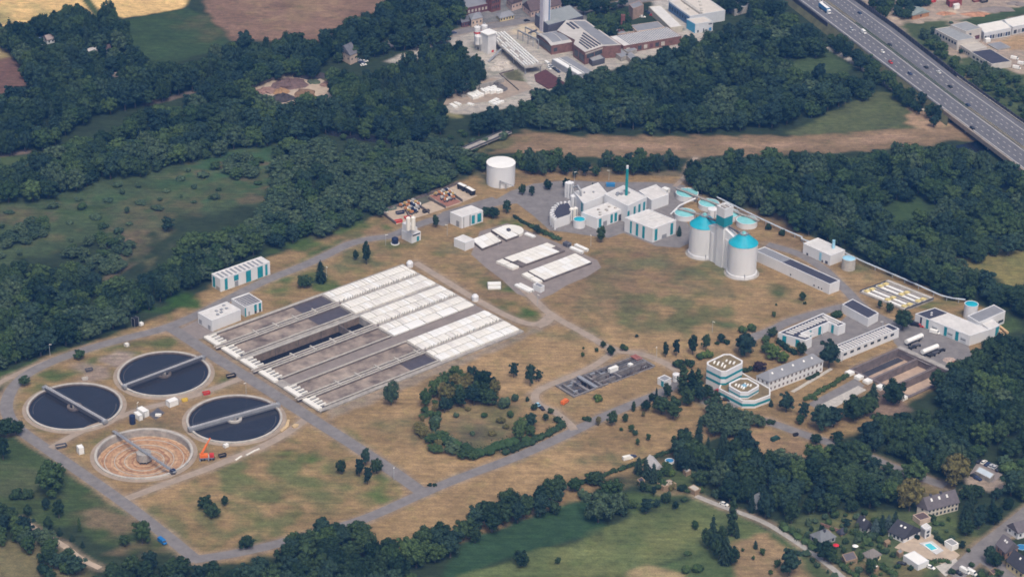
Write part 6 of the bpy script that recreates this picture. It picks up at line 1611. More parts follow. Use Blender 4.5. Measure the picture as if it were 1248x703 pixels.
t = thing('yard_wall', 'low concrete wall along the far left side of the compost yard', 'wall', G(300, 109)); part(MB().bar(G(302, 109), G(346, 93.5), .6, 1.8).bar(G(346, 93.5), G(364, 86.5), .6, 1.8), 'wall', CONC_D, t)
car('orange wheel loader at the right of the compost yard', (407, 108), (1, -.3), ORANGE, kind='van', name='wheel_loader', cat='loader')
# town houses along the top edge
PINK = mat('pale_pink_render', (.56, .42, .36), .1, .3)
bld('dark red brick tower building cut by the top edge', (592, 12), (599, 15.5), (610, 12.5), h=16, name='brick_building', cat='building', walls=BRICK, rim=BRICK, roof=ROOFG, facade=[('R', .1 + .2 * k, .2 + .2 * k, z, z + .12, GLASS, 'window') for k in range(4) for z in (.15, .4, .65)])
bld('low brick wing with a grey roof beside the brick tower building', (555, 11), (560, 21), (595, 13.5), h=5, name='brick_building', cat='building', walls=BRICK_D, rim=BRICK_D, roof=ROOFG, facade=[('R', .06 + .12 * k, .12 + .12 * k, .3, .7, CONC_L, 'window') for k in range(8)])
house('pale pink house with two gables and a brown roof beside the white tower', (637, 13), (647, 21.5), (684, 12.5), 14.5, ridge=5, walls=PINK, roof=TILE, rows=1, cols=(9, 2))
house('pale pink gabled house left of its longer neighbour', (617, 8), (624, 14), (636, 10), 5, ridge=4, axis='v', walls=PINK, roof=TILE, rows=1, cols=(3, 3))
house('small yellow house by the street in front of the pink houses', (605, 22), (609.5, 27), (626.5, 23), 22.8, ridge=2.2, hip=.7, walls=YELLOW, roof=ROOFG, cols=(5, 2))
house('small beige house with a grey hipped roof beside the street', (571, 27), (574.5, 33.5), (588, 30.5), 24.5, ridge=2, hip=.8, walls=BEIGE, roof=ROOFG, cols=(3, 2))
house('dim brick cottage half hidden left of the beige house', (560, 30), (563, 34), (572, 32), 28, ridge=2, walls=BRICK_D, roof=ROOFS, cols=(3, 1))
bld('old beige brick block with a flat grey roof behind the trees', (766, 19), (771, 24.5), (784, 20), h=8, name='brick_building', cat='building', walls=mat('sandy_brick', (.34, .24, .19), .2, .5), roof=ROOFG)
car('dark car driving on the street past the yellow house', (642, 26), rd((591, 33), (642, 26)), BLACK, z=.06); car('dark blue car driving on the street left of the cement silos', (553, 41), rd((540, 43.6), (591, 33)), BL2, z=.06)
hb = bld('pale hall with one sky-blue side at the end of the brick shed', (836.5, 34.8), (847, 41), (868.5, 37.8), 30, name='blue_hall', cat='hall', walls=mat('pale_blue_grey', (.58, .60, .62), .06, .4), roof=mat('cream_roof', (.60, .55, .48), .08, .3), facade=[('L', .02, .98, .0, .98, mat('sky_blue_cladding', (.10, .36, .55), .1, .4), 'blue_side'), ('R', .12, .2, .05, .3, GLASS, 'door'), ('R', .45, .5, .05, .4, GLASS, 'door'), ('R', .78, .92, .05, .4, BLUE, 'gate'), ('R', .75, .95, .75, .88, STEEL_D, 'window')])
hb2 = bld('wide flat cream-roofed office block with a blue window side behind the pale hall', (815, 2), (841, 20.5), (884, 13.5), h=7.5, at='roof', name='blue_hall', cat='hall', walls=mat('pale_blue_grey', (.58, .60, .62)), roof=mat('cream_roof', (.60, .55, .48)), facade=[('L', .02, .98, .1, .9, mat('slate_blue_cladding', (.10, .18, .32), .15, .4), 'blue_side')] + [('L', .05 + .12 * k, .12 + .12 * k, .35, .7, GLASS, 'window') for k in range(8)])
part(MB().box(hb2.fr, hb2.a * .28, hb2.a * .36, .6, hb2.b * .9, hb2.h + .1, hb2.h + 1.6), 'roof_step', CONC_L, hb2.root); roof_units(hb2, [(.5, .3), (.45, .2), (.6, .5), (.7, .7), (.2, .4)], CONC_L, s=.8, hh=.5)
bld('long white canopy roof in front of the blue window side', (790.5, 9), (817, 34.5), (832, 32.5), h=4, at='roof', name='canopy', cat='canopy', walls=mat('cream_wall', (.5, .46, .38), .1, .3), roof=mat('white_canopy', (.64, .62, .58), .08, .3))
for k, (p, c_) in enumerate([((789, 15), BLACK), ((792, 17), BL2), ((795.5, 19.5), RED), ((783, 21.5), WHITE2)]): car(f'{ORD[k]} from the left of the cars parked beside the white canopy', p, (1, -.2), c_, group='cars beside the white canopy')
bld('low grey flat roof shed right of the pale hall', (887, 13), (895, 20), (925, 12), h=4.5, name='shed', cat='shed', roof=ROOFG, walls=CONC)
# right-hand industrial estate
IW = mat('industrial_cream', (.56, .52, .47), .1, .3)
wn = lambda n, z0, z1: [('L', .05 + .9 / n * k, .05 + .9 / n * (k + .55), z0, z1, GLASS, 'window') for k in range(n)]
i1 = bld('cream factory block with a grey felt roof nearest the motorway', (1139.4, 36), (1167, 50.5), (1188.8, 46.9), h=7, at='roof', name='industrial_building', walls=IW, roof=mat('felt_roof', (.30, .31, .31), .1, .3), facade=wn(7, .55, .8))
i2 = bld('taller cream block with a grey roof behind the motorway factory', (1158.6, 31), (1177.5, 39), (1196.5, 34.8), h=9, at='roof', name='industrial_building', walls=IW, roof=mat('felt_roof', (.30, .31, .31)), facade=[('R', .2, .35, .6, .8, GLASS, 'window'), ('R', .6, .9, .2, .5, BRICK_D, 'gate')])
i3 = bld('low cream annexe with a beige roof between the factory and the dark roof', (1167, 53.5), (1182.5, 63), (1203, 58), h=4, at='roof', name='industrial_building', walls=IW, roof=mat('beige_roof', (.48, .44, .38), .1, .3), facade=wn(6, .3, .65))
i4 = bld('low white building with a black bitumen roof', (1182.6, 63.5), (1208.5, 79), (1233, 75.5), h=4, at='roof', name='industrial_building', walls=IW, roof=ROOFD, facade=wn(5, .3, .65))
i5 = bld('white-roofed hall with a grey glazed front, the left of two', (1191.3, 31), (1199.5, 41), (1232.5, 34.8), h=5.5, at='roof', name='industrial_building', walls=mat('pale_blue_grey', (.58, .60, .62)), roof=mat('cream_white_roof', (.74, .71, .64), .06, .3), facade=[('R', .03 + .097 * k, .1 + .097 * k, .12, .6, [GLASS, STEEL, BL2][k % 3], 'bay') for k in range(10)])
i6 = bld('white-roofed hall with a grey glazed front, the right of two', (1220, 25.5), (1234.5, 33.8), (1285, 23), h=5.5, at='roof', name='industrial_building', walls=mat('pale_blue_grey', (.58, .60, .62)), roof=mat('cream_white_roof', (.74, .71, .64)), facade=[('R', .03 + .097 * k, .1 + .097 * k, .12, .6, [GLASS, STEEL, GLASS][k % 3], 'bay') for k in range(10)])
house('storage shed with a grey-green roof and an orange gable', (1101.5, 18.5), (1112, 24.5), (1132, 20), 19.5, ridge=1.8, axis='v', walls=mat('orange_wall', (.42, .22, .11), .15, .4), roof=mat('green_grey_roof', (.26, .30, .28), .1, .3), rows=1, cols=(0, 1), name='shed', cat='shed')
bld('red-roofed open shed at the upper right', (1153, 5), (1157, 9.5), (1172, 7), h=4, name='shed', cat='shed', walls=mat('dark_red_wall', (.25, .06, .05), .2, .4), roof=mat('red_roof', (.38, .08, .07), .15, .4))
bld('white container office beside the red-roofed shed', (1161, 10), (1163, 12), (1169.5, 10.8), h=2.8, name='cabin', cat='cabin', walls=WHITE2)
skip('red skip with a white cover at the top edge', (1136, 3), RED, 2.6); skip('dark red machine bed on the gravel at the top edge', (1190, 2), mat('dark_red_wall', (.25, .06, .05)), 3.4); skip('dark machine bed right of the dark red one', (1199, 3), BLACK, 3.0)
for k, (p, r, m_) in enumerate([((1119, 27.5), 5, DIRT), ((1093, 22), 8, TAN), ((1152, 17), 7, RUST), ((1160, 15), 6, TAN), ((1190, 18), 10, RUST), ((1215, 12), 12, GRAV), ((1240, 5), 10, GRAV)]): heap(f'{ORD[k]} from the left of the low spoil heaps on the upper right lot', p, r, 1.2, m_, 'spoil_heap', 'heap', 'low spoil heaps', .5)
car('white box van parked by the black bitumen roof', (1236.5, 72.5), (1, -.6), WHITE2, kind='van'); car('second white box van at the right edge below the black roof', (1245, 79), (1, -.6), WHITE2, kind='van'); car('third white van nearest the trees at the right edge', (1239, 84), (1, -.5), WHITE2, kind='van')
bld('asphalt-roofed sunken ramp block beside the dry lawn', (1203, 55), (1216, 62), (1232, 59), h=.6, name='ramp', cat='ramp', roof=ROOFG, walls=CONC, parapet=.1)
container('white cabin on the lane behind the black bitumen roof', (1200, 52), (1206, 51), 2.6, 2.6, name='cabin', cat='cabin')
# scattered houses in the woods
house('house with a slate roof and beige wall in the upper wood', (412, 71), (427, 79.5), (435.5, 75.5), 68, ridge=4.5, walls=BEIGE, roof=ROOFS, rows=1, cols=(2, 3))
house('old brick ruin-like barn in the wood left of the slate house', (340, 58), (345, 66), (352, 63), 56, ridge=2, walls=BEIGE, roof=TILE, rows=1, cols=(1, 1), name='barn', cat='barn')
house('garden house with a pale brown roof in the upper left wood', (53, 50), (58, 54.5), (71, 50.5), 49.5, ridge=2, walls=WHITE, roof=mat('rosy_tile', (.30, .24, .22), .15, .5), cols=(3, 1)); house('garden house with a blue roof left of the pale brown one', (40, 53), (44, 57.5), (52, 55), 53.5, ridge=1.5, walls=WHITE, roof=mat('blue_roof', (.10, .15, .30), .15, .5), cols=(2, 1))
house('garden house with a light grey roof in the upper left wood', (105, 65), (109, 69.5), (121, 66), 65, ridge=1.6, walls=BEIGE, roof=mat('light_roof', (.45, .43, .42), .1, .5), cols=(3, 1)); house('garden house with a dark roof beside the light grey one', (121, 62), (124, 66), (135, 63), 61.5, ridge=1.8, walls=WHITE, roof=TILE, cols=(2, 1))
container('white garden tent in the left wood', (80, 110), (87, 112), 3.5, 2.4, name='tent', cat='tent'); container('white garden shed beside the tent in the left wood', (90, 109.5), (97, 108), 3, 2.4, name='shed', cat='shed'); container('pale shed on the small clearing below the garden houses', (137, 94), (144, 93), 3, 2.4, m=mat('rosy_tile', (.30, .24, .22)), name='shed', cat='shed')
for k, p in enumerate([(437, 74), (441, 77), (445, 75.5), (443, 80)]): car(f'{ORD[k]} from the left of the cars parked beside the slate house', p, (1, .3 * k - .4), [SILVER, BL2, WHITE2, WHITE2][k], group='cars beside the slate house')
# houses, bottom right
H1 = house('long old two-storey house with a steep grey roof and small windows', (1117, 625.8), (1130, 631.5), (1167.3, 621.7), 620.7, ridge=5.2, walls=mat('cream_render', (.58, .53, .45), .08, .3), roof=mat('mauve_slate', (.14, .125, .135), .15, .5), rows=2, cols=(8, 1), chimneys=((.22, .5), (.55, .5)), skylights=((.2, .25), (.45, .25), (.7, .25)))
bld('low stone annexe at the gable of the old house', (1112, 633), (1121, 640), (1134, 636), h=2.6, name='annexe', cat='annexe', walls=BEIGE, roof=TILE, parapet=.1)
H2 = house('modern white house with a big dark roof beside the terrace', (1082.6, 653), (1101.2, 661.5), (1122.5, 651), 656, ridge=4.2, axis='v', walls=WHITE, roof=mat('anthracite_roof', (.05, .05, .06), .15, .5), rows=1, cols=(4, 2), skylights=((.35, .3), (.6, .3)))
bld('white cube with two windows attached to the modern house', (1121, 651.5), (1127, 656.5), (1134, 653), 646, name='annexe', cat='annexe', facade=[('R', .25, .7, .55, .8, GLASS, 'window'), ('R', .25, .7, .12, .38, GLASS, 'window'), ('L', .1, .9, .05, .95, STEEL, 'glazed_wall')])
bld('white garage with a two-tone flat roof below the terrace', (1101, 676.3), (1119, 688.3), (1132.3, 683), h=3, at='roof', name='garage', cat='garage', roof=WHITE2, parapet=.12)
b = MB().prism([G(*q).xy for q in [(1120, 662), (1136, 659.5), (1150, 671), (1141, 676)]], .05, .35); part_ = solo(b, 'pool_terrace', mat('pale_deck', (.55, .55, .54), .06, .5), 'pale paved terrace round the turquoise pool', 'terrace', G(1136, 668))
pl_ = [G(*q).xy for q in [(1125.5, 664), (1133.5, 661.8), (1143, 669.2), (1135, 671.8)]]
t = thing('swimming_pool', 'rectangular turquoise swimming pool beside the modern white house', 'pool', (*pl_[0], 0)); part(MB().prism(pl_, .36, .42), 'water', POOL, t)
part(MB().bar((*pl_[0], .352), (*pl_[1], .352), .5, .16).bar((*pl_[1], .352), (*pl_[2], .352), .5, .16).bar((*pl_[2], .352), (*pl_[3], .352), .5, .16).bar((*pl_[3], .352), (*pl_[0], .352), .5, .16), 'coping', WHITE2, t)
bld('open garden pavilion with a framed grey flat roof by the pool', (1151, 659.2), (1160.3, 665.5), (1168.6, 662), h=2.7, at='roof', name='pavilion', cat='pavilion', walls=STEEL_D, rim=WHITE2, roof=mat('mid_grey', (.3, .3, .3)), parapet=.15)
H3 = house('small white house with a dark pitched roof among the gardens', (1043.3, 642), (1053.8, 650), (1063, 645.3), 644.7, ridge=3, axis='v', walls=WHITE, roof=mat('anthracite_roof', (.05, .05, .06)), rows=1, cols=(2, 2), skylights=((.5, .3), ), chimneys=((.6, .5), ))
H4 = house('bungalow with a brown-grey pyramid roof among clipped hedges', (1049.3, 680.8), (1060.5, 687), (1073.3, 681), 681, ridge=2.4, hip=.95, walls=YELLOW, roof=mat('brown_grey_roof', (.20, .18, .165), .15, .5), cols=(2, 2))
bld('garden shed with a dark sloping roof left of the bungalow', (1026, 675.3), (1031, 684.3), (1045.5, 680.2), h=2.6, at='roof', name='shed', cat='shed', walls=WOOD, roof=mat('mauve_slate', (.14, .125, .135)), parapet=.06)
H6 = house('grey-roofed villa behind the red parasol', (987, 656.5), (1000, 665.5), (1018, 659), 660, ridge=2.8, hip=.8, walls=mat('grey_render', (.36, .37, .38), .1, .4), roof=mat('light_slate', (.17, .18, .19), .12, .5), cols=(3, 2), chimneys=((.5, .4), ))
house('small dark gazebo behind the straight garden hedge', (1020, 650), (1025, 653.5), (1032, 650.5), 650.5, ridge=1.6, hip=.9, walls=WOOD, roof=ROOFD, cols=(1, 1), name='gazebo', cat='gazebo')
def parasol(label, px, r, m):
    g = G(*px); t = thing('parasol', label, 'parasol', g)
    part(MB().cyl(g.x, g.y, r, .05, 2.3, 3.0, 8, smooth=False), 'canopy', m, t); part(MB().tube(g, (g.x, g.y, 2.6), .06, 6), 'pole', WOOD, t); part(MB().cyl(g.x, g.y, .4, .4, 0, .12, 12), 'base', STEEL_D, t)
parasol('red parasol in the garden of the grey-roofed villa', (1018.5, 669), 1.5, mat('bright_red_cloth', (.62, .03, .05), .05, 1)); parasol('white parasol on the garden lawn above the bungalow', (1042, 670), 1.5, WHITE2)
bld('greenhouse-like long shed with faded stripes in the garden plot', (801, 588), (809, 593), (824.5, 588.8), h=2.8, at='roof', name='shed', cat='shed', walls=WOOD, roof=mat('striped_tin', (.40, .33, .27), .2, .8), parapet=.06)
house('grey garden house beside the spruces in the garden plot', (787, 567), (798, 580), (807, 575.5), 574, ridge=2, axis='v', walls=mat('grey_render', (.36, .37, .38)), roof=mat('light_roof', (.45, .43, .42)), cols=(1, 2))
g = G(816, 563); t = thing('paddling_pool', 'round blue paddling pool in the garden plot', 'pool', g); part(MB().ring(g.x, g.y, 2.0, 2.3, 0, 1.1, 24), 'wall', WHITE2, t); part(MB().cyl(g.x, g.y, 2.0, 2.0, .1, .95, 24), 'water', mat('blue_water', (.06, .25, .5), .1, .5, rough=.1), t)
bld('beige-roofed carport beside the garden lane', (838, 599), (847, 604.5), (854, 601), h=2.6, name='carport', cat='carport', walls=WOOD, roof=mat('beige_roof', (.48, .44, .38)), parapet=.06)
house('house with a pale grey roof half hidden by spruces at the garden lane', (913, 612), (921, 621), (932, 615), 614, ridge=2.4, walls=WHITE, roof=mat('light_slate', (.17, .18, .19)), cols=(2, 1))
bld('narrow white greenhouse strip among the trees of the car park', (1010, 514), (1014, 519), (1019, 516), h=2.6, name='greenhouse', cat='greenhouse', walls=WHITE2)
H7 = house('brick house with a dark roof at the bend of the street', (1213.5, 671), (1224.5, 681.5), (1240, 674), 673.5, ridge=3.6, axis='v', walls=mat('rosy_brick', (.36, .22, .16), .2, .5), roof=mat('mauve_slate', (.14, .125, .135)), rows=1, cols=(2, 2), skylights=((.4, .3), (.6, .3)))
H8 = house('yellow house with a black roof in the bottom right corner', (1226, 692), (1246, 707), (1262, 699), 698, ridge=4.2, axis='v', walls=YELLOW, roof=mat('anthracite_roof', (.05, .05, .06)), rows=1, cols=(4, 2), skylights=((.5, .3), ))
H9 = house('house with a brown roof at the right edge above the street bend', (1227, 648), (1240, 657), (1266, 650), 649, ridge=3.4, walls=WHITE, roof=mat('mauve_slate', (.14, .125, .135)), rows=1, cols=(4, 2))
g = G(1245, 668); t = thing('trampoline', 'blue round trampoline behind the brick house', 'trampoline', g); part(MB().cyl(g.x, g.y, 2.2, 2.2, .7, .85, 24), 'mat', BLUE, t); part(MB().ring(g.x, g.y, 2.2, 2.4, .6, .9, 24), 'rim', BLUE_L, t)
b = MB()
for k in range(4): b.tube((g.x + 2.2 * math.cos(k * 1.57), g.y + 2.2 * math.sin(k * 1.57), 0), (g.x + 2.2 * math.cos(k * 1.57), g.y + 2.2 * math.sin(k * 1.57), .7), .05, 5)
part(b, 'leg', STEEL, t)
for lb_, l, n_, r, rf in (('small garden shed with a rusty roof by the brick garden wall', (1003, 652), (1007, 655.5), (1013, 653), TILE), ('tiny white garden shed above the corner lane', (1063, 694), (1067, 697), (1071, 695), WHITE2), ('wooden play hut behind the bungalow', (1077, 664), (1080, 667), (1085, 664.5), WOOD), ('grey garden shed left of the white garage', (1092, 676), (1096, 680), (1101, 677), ROOFG), ('brown shed in the corner gardens behind the camper vans', (1205, 700), (1210, 705), (1217, 701), TILE), ('small hut with a pale roof among the garden plot shrubs', (832, 577), (836, 581), (842, 578), ROOFW), ('dark shed behind the grey garden house', (776, 589), (780, 593), (786, 590), ROOFD)):
    bld(lb_, l, n_, r, h=2.3, name='shed', cat='shed', walls=WOOD, roof=rf, parapet=.06)
t = thing('garden_wall', 'long reddish brick garden wall below the lower wood', 'wall', G(1000, 640)); part(MB().bar(G(1000, 640), G(1022, 648), .4, 1.6).bar(G(1022, 648), G(1030, 651), .4, 1.4), 'wall', mat('garden_brick', (.26, .15, .12), .25, .6), t)
# footbridge over the river
a, c_ = G(563, 188.5) + Vector((0, 0, 2)), G(620, 164.5) + Vector((0, 0, 2)); t = thing('footbridge', 'long grey bridge crossing the river scrub beside the gas holder', 'bridge', (a.x, a.y, 0))
part(MB().bar(a, c_, 5.5, .6), 'deck', CONC, t)
for s in (-2.6, 2.6):
    dd = (c_ - a).xy.normalized(); n = Vector((-dd.y, dd.x, 0)) * s; part(MB().bar(a + n + Vector((0, 0, .604)), c_ + n + Vector((0, 0, .604)), .3, 1.0), 'parapet', STEEL_D, t)
for k in (.2, .5, .8):
    e = a.lerp(c_, k); part(MB().box(frame(e.xy, (1, 0), (0, 1)), -1.5, 1.5, -.4, .4, 0, 2), 'pier', CONC, t)
# street lamps of the works
lamps = [(61, 433), (168, 505), (283, 394), (398, 338), (470, 299), (545, 287), (607, 300), (720, 300), (700, 222), (742, 220), (655, 372), (480, 585), (300, 480), (800, 436), (1002, 410), (1026, 442), (1075, 405), (868, 405)]
lamp0 = None
def lamp(px, i):
    global lamp0
    g = G(*px)
    if lamp0 is None:
        t = thing('street_lamp', '', 'street lamp', (0, 0, 0))
        part(MB().cyl(0, 0, .12, .07, 0, 6.5, 8), 'pole', SILVER, t); part(MB().box(frame((0, 0), (1, 0), (0, 1)), -.15, 1.3, -.15, .15, 6.45, 6.65), 'lamp_head', WHITE2, t)
        lamp0 = t
    else: t = copy_tree(lamp0)
    t.location = g; t.rotation_euler.z = i * 1.3
    t['label'] = f'thin grey street lamp, {ORD[i]} from the left of {len(lamps)} around the works'; t['group'] = 'street lamps of the works'
for i, px in enumerate(sorted(lamps)): lamp(px, i)
build_ground()
# ------------------------------------------------------------------ trees
def leaf_mat(name, c, c2, hue=.25):
    m = bpy.data.materials.new(name); m.use_nodes = True
    t = m.node_tree; p = t.nodes['Principled BSDF']
    p.inputs['Roughness'].default_value = .8; p.inputs['Specular IOR Level'].default_value = .15
    geo = t.nodes.new('ShaderNodeNewGeometry'); oi = t.nodes.new('ShaderNodeObjectInfo')
    x = t.nodes.new('ShaderNodeMix'); x.data_type = 'RGBA'
    x.inputs[6].default_value = (*c, 1); x.inputs[7].default_value = (*c2, 1)
    t.links.new(oi.outputs['Random'], x.inputs[0])
    r = t.nodes.new('ShaderNodeMapRange'); r.inputs[3].default_value, r.inputs[4].default_value = .62, 1.42
    t.links.new(geo.outputs['Random Per Island'], r.inputs[0])
    y = t.nodes.new('ShaderNodeMix'); y.data_type = 'RGBA'; y.blend_type = 'MULTIPLY'; y.inputs[0].default_value = 1
    t.links.new(x.outputs[2], y.inputs[6]); t.links.new(r.outputs[0], y.inputs[7])
    t.links.new(y.outputs[2], p.inputs['Base Color'])
    return m
LEAF_D = leaf_mat('dark_leaves', (.012, .030, .016), (.045, .076, .030))
LEAF_D2 = leaf_mat('bluish_leaves', (.016, .036, .028), (.038, .070, .043))
LEAF_M = leaf_mat('green_leaves', (.032, .063, .022), (.068, .108, .036))
LEAF_W = leaf_mat('willow_leaves', (.044, .076, .042), (.076, .112, .058))
LEAF_B = leaf_mat('bright_leaves', (.075, .12, .03), (.10, .15, .04))
LEAF_O = leaf_mat('olive_leaves', (.11, .105, .035), (.16, .135, .05))
LEAF_C = leaf_mat('spruce_needles', (.018, .036, .022), (.03, .052, .03))
LEAF_BL = leaf_mat('blue_spruce_needles', (.045, .075, .075), (.06, .09, .085))
LEAF_P = leaf_mat('copper_leaves', (.035, .02, .025), (.045, .028, .03))
LEAF_R = leaf_mat('faded_rose_leaves', (.15, .10, .075), (.19, .13, .09))
BARK = mat('bark', (.10, .085, .07), .25, 2.0)

def ico(c, r, sub=1):
    t = (1 + 5 ** .5) / 2
    v = [(-1, t, 0), (1, t, 0), (-1, -t, 0), (1, -t, 0), (0, -1, t), (0, 1, t), (0, -1, -t), (0, 1, -t), (t, 0, -1), (t, 0, 1), (-t, 0, -1), (-t, 0, 1)]
    f = [(0, 11, 5), (0, 5, 1), (0, 1, 7), (0, 7, 10), (0, 10, 11), (1, 5, 9), (5, 11, 4), (11, 10, 2), (10, 7, 6), (7, 1, 8), (3, 9, 4), (3, 4, 2), (3, 2, 6), (3, 6, 8), (3, 8, 9), (4, 9, 5), (2, 4, 11), (6, 2, 10), (8, 6, 7), (9, 8, 1)]
    k = (1 + t * t) ** .5
    return [(c[0] + x / k * r[0], c[1] + y / k * r[1], c[2] + z / k * r[2]) for x, y, z in v], f
def leaves(b, rng, c, r, n, s0, s1, up=-.35, tilt=.36):
    for _ in range(n):
        while True:
            d = Vector((rng.gauss(0, 1), rng.gauss(0, 1), rng.gauss(0, 1)))
            if d.length > .1:
                d.normalize()
                if d.z > up: break
        k = rng.uniform(.82, 1.12)
        p = Vector((c[0] + d.x * r[0] * k, c[1] + d.y * r[1] * k, c[2] + d.z * r[2] * k))
        nn = (d + Vector((rng.gauss(0, tilt), rng.gauss(0, tilt), rng.gauss(0, tilt)))).normalized()
        a = nn.orthogonal().normalized(); a = Matrix.Rotation(rng.uniform(0, 6.28), 3, nn) @ a
        bb = nn.cross(a)
        s = rng.uniform(s0, s1); s2 = s * rng.uniform(.55, .9)
        b.add([p + a * s, p + bb * s2, p - a * s, p - bb * s2], [(0, 1, 2, 3)])
def broad_crown(seed, H=12.0, Rr=4.6, lobes=15, n=66, lob=(.20, .40), z0=.07, s=(.26, .50)):
    rng = random.Random(seed); lobes = int(lobes * 1.75); ov = rng.uniform(.0, .45); az = rng.uniform(0, 6.28)
    b = MB()
    cz = H * (z0 + (1 - z0) * .52); rz = H * (1 - z0) * .5
    v, f = ico((0, 0, cz), (Rr * .66, Rr * .66, rz * .72)); b.add(v, f)
    for i in range(lobes):
        g = 2.4 * i + rng.uniform(-.5, .5)
        zz = 1 - 2 * (i + .5) / lobes
        zz = max(-.75, zz + rng.uniform(-.12, .12))
        q = max(0, 1 - zz * zz) ** .5
        k = rng.uniform(.58, .92) * (1 + .16 * math.cos(2 * (g - az))) * (1 - ov * max(0, zz) * .5)
        lr = Rr * rng.uniform(*lob)
        c = (math.cos(g) * q * Rr * k, math.sin(g) * q * Rr * k, cz + zz * rz * k * .98)
        v, f = ico(c, (lr * .74, lr * .74, lr * .7)); b.add(v, f)
        leaves(b, rng, c, (lr, lr, lr * .92), n, *s)
    return b
def bush_crown(seed, Rr=2.2, H=2.4, lobes=7):
    rng = random.Random(seed); b = MB()
    for i in range(lobes):
        g = 2.4 * i; k = rng.uniform(.3, .75) * Rr
        lr = Rr * rng.uniform(.38, .55); z = rng.uniform(.35, .68) * H
        c = (math.cos(g) * k, math.sin(g) * k, z)
        v, f = ico(c, (lr * .8, lr * .8, z * .95)); b.add(v, f)
        leaves(b, rng, c, (lr, lr, lr * .9), 60, .22, .42, -.6)
    return b
def conifer_crown(seed, H=14.0, Rr=3.0):
    rng = random.Random(seed); b = MB()
    z = .7; n = 15
    b.cyl(0, 0, Rr * .5, .15, z, H * .88, 7, cap=False)
    for i in range(n):
        t = i / (n - 1); zz = z + (H - z) * t ** .92; r = Rr * min(1, .72 + 1.6 * t) * (1 - t) ** .55 + .2
        m = max(5, int(18 * (1 - t) + 5))
        for k in range(m):
            a = 6.283 * k / m + rng.uniform(-.25, .25)
            rr = r * rng.uniform(.55, 1.3)
            d = Vector((math.cos(a), math.sin(a), 0)); e = Vector((-d.y, d.x, 0)) * (.42 + .25 * r / Rr)
            o = Vector((0, 0, zz + .35)); tip = d * rr + Vector((0, 0, zz - rr * .38))
            mid = d * rr * .45 + Vector((0, 0, zz + .1))
            b.add([o, mid - e, tip, mid + e], [(0, 1, 2, 3)])
    return b
def poplar_crown(seed, H=20.0, Rr=2.4):
    rng = random.Random(seed); b = MB()
    for i in range(17):
        t = (i + .5) / 17; zz = 1.0 + (H - 1.6) * t
        r = Rr * (math.sin(math.pi * min(1, t * .86 + .13)) ** .6)
        a = i * 2.4
        c = (math.cos(a) * r * .42, math.sin(a) * r * .42, zz)
        lr = r * .72
        v, f = ico(c, (lr * .78, lr * .78, 1.2)); b.add(v, f)
        leaves(b, rng, c, (lr, lr, 1.5), 48, .34, .6, -.8)
    return b
def trunk_mesh(H, r, limbs=4, seed=1):
    rng = random.Random(seed); b = MB()
    b.cyl(0, 0, r * 1.25, r * .6, -.1, H * .55, 8, cap=False)
    for k in range(limbs):
        a = 6.283 * k / limbs + rng.uniform(-.4, .4)
        b.tube((0, 0, H * (.28 + .06 * k)), (math.cos(a) * H * .2, math.sin(a) * H * .2, H * (.52 + .05 * k)), r * .32, 6)
    return b
CROWN = {}
def reg(kind, b, m, rad, H, thing_name, part_name='crown'):
    tm = TRUNK.get(thing_name)
    CROWN[kind] = (b.mesh(kind + '_crown', m), rad, H, thing_name, tm)
TRUNK = {'broadleaf_tree': trunk_mesh(12, .32).mesh('trunk', BARK), 'conifer_tree': trunk_mesh(14, .25, 0).mesh('trunk', BARK), 'poplar_tree': trunk_mesh(20, .3, 3).mesh('trunk', BARK), 'bush': trunk_mesh(1.6, .1, 5).mesh('stem', BARK)}
for i in range(6): reg(f'dark{i}', broad_crown(10 + i, H=(12, 13, 11, 13.5, 12.5, 11.5)[i], Rr=(4.6, 4.3, 5.0, 4.4, 3.9, 4.8)[i], lobes=(15, 17, 14, 18, 12, 20)[i]), (LEAF_D, LEAF_D, LEAF_D, LEAF_D2, LEAF_D2, LEAF_D)[i], 4.8, 12, 'broadleaf_tree')
for i in range(3): reg(f'mid{i}', broad_crown(30 + i, lobes=16), LEAF_M, 4.8, 12, 'broadleaf_tree')
for i in range(2): reg(f'willow{i}', broad_crown(40 + i, H=10.5, Rr=5.4, lobes=19, lob=(.20, .34), n=56), LEAF_W, 5.4, 10.5, 'broadleaf_tree')
reg('bright0', broad_crown(50), LEAF_B, 4.8, 12, 'broadleaf_tree')
reg('olive0', broad_crown(51), LEAF_O, 4.8, 12, 'broadleaf_tree')
reg('copper0', broad_crown(52), LEAF_P, 4.8, 12, 'broadleaf_tree')
for i in range(2): reg(f'spruce{i}', conifer_crown(60 + i, H=(14, 15)[i], Rr=(3.1, 2.7)[i]), LEAF_C, 3.0, 14, 'conifer_tree')
reg('bluespruce0', conifer_crown(63), LEAF_BL, 3.0, 14, 'conifer_tree')
for i in range(2): reg(f'poplar{i}', poplar_crown(70 + i), (LEAF_D, LEAF_M)[i], 2.5, 20, 'poplar_tree')
for i, m in enumerate((LEAF_D, LEAF_M, LEAF_W, LEAF_O, LEAF_R, LEAF_B)): reg(f'bush{i}', bush_crown(80 + i), m, 2.3, 2.6, 'bush')

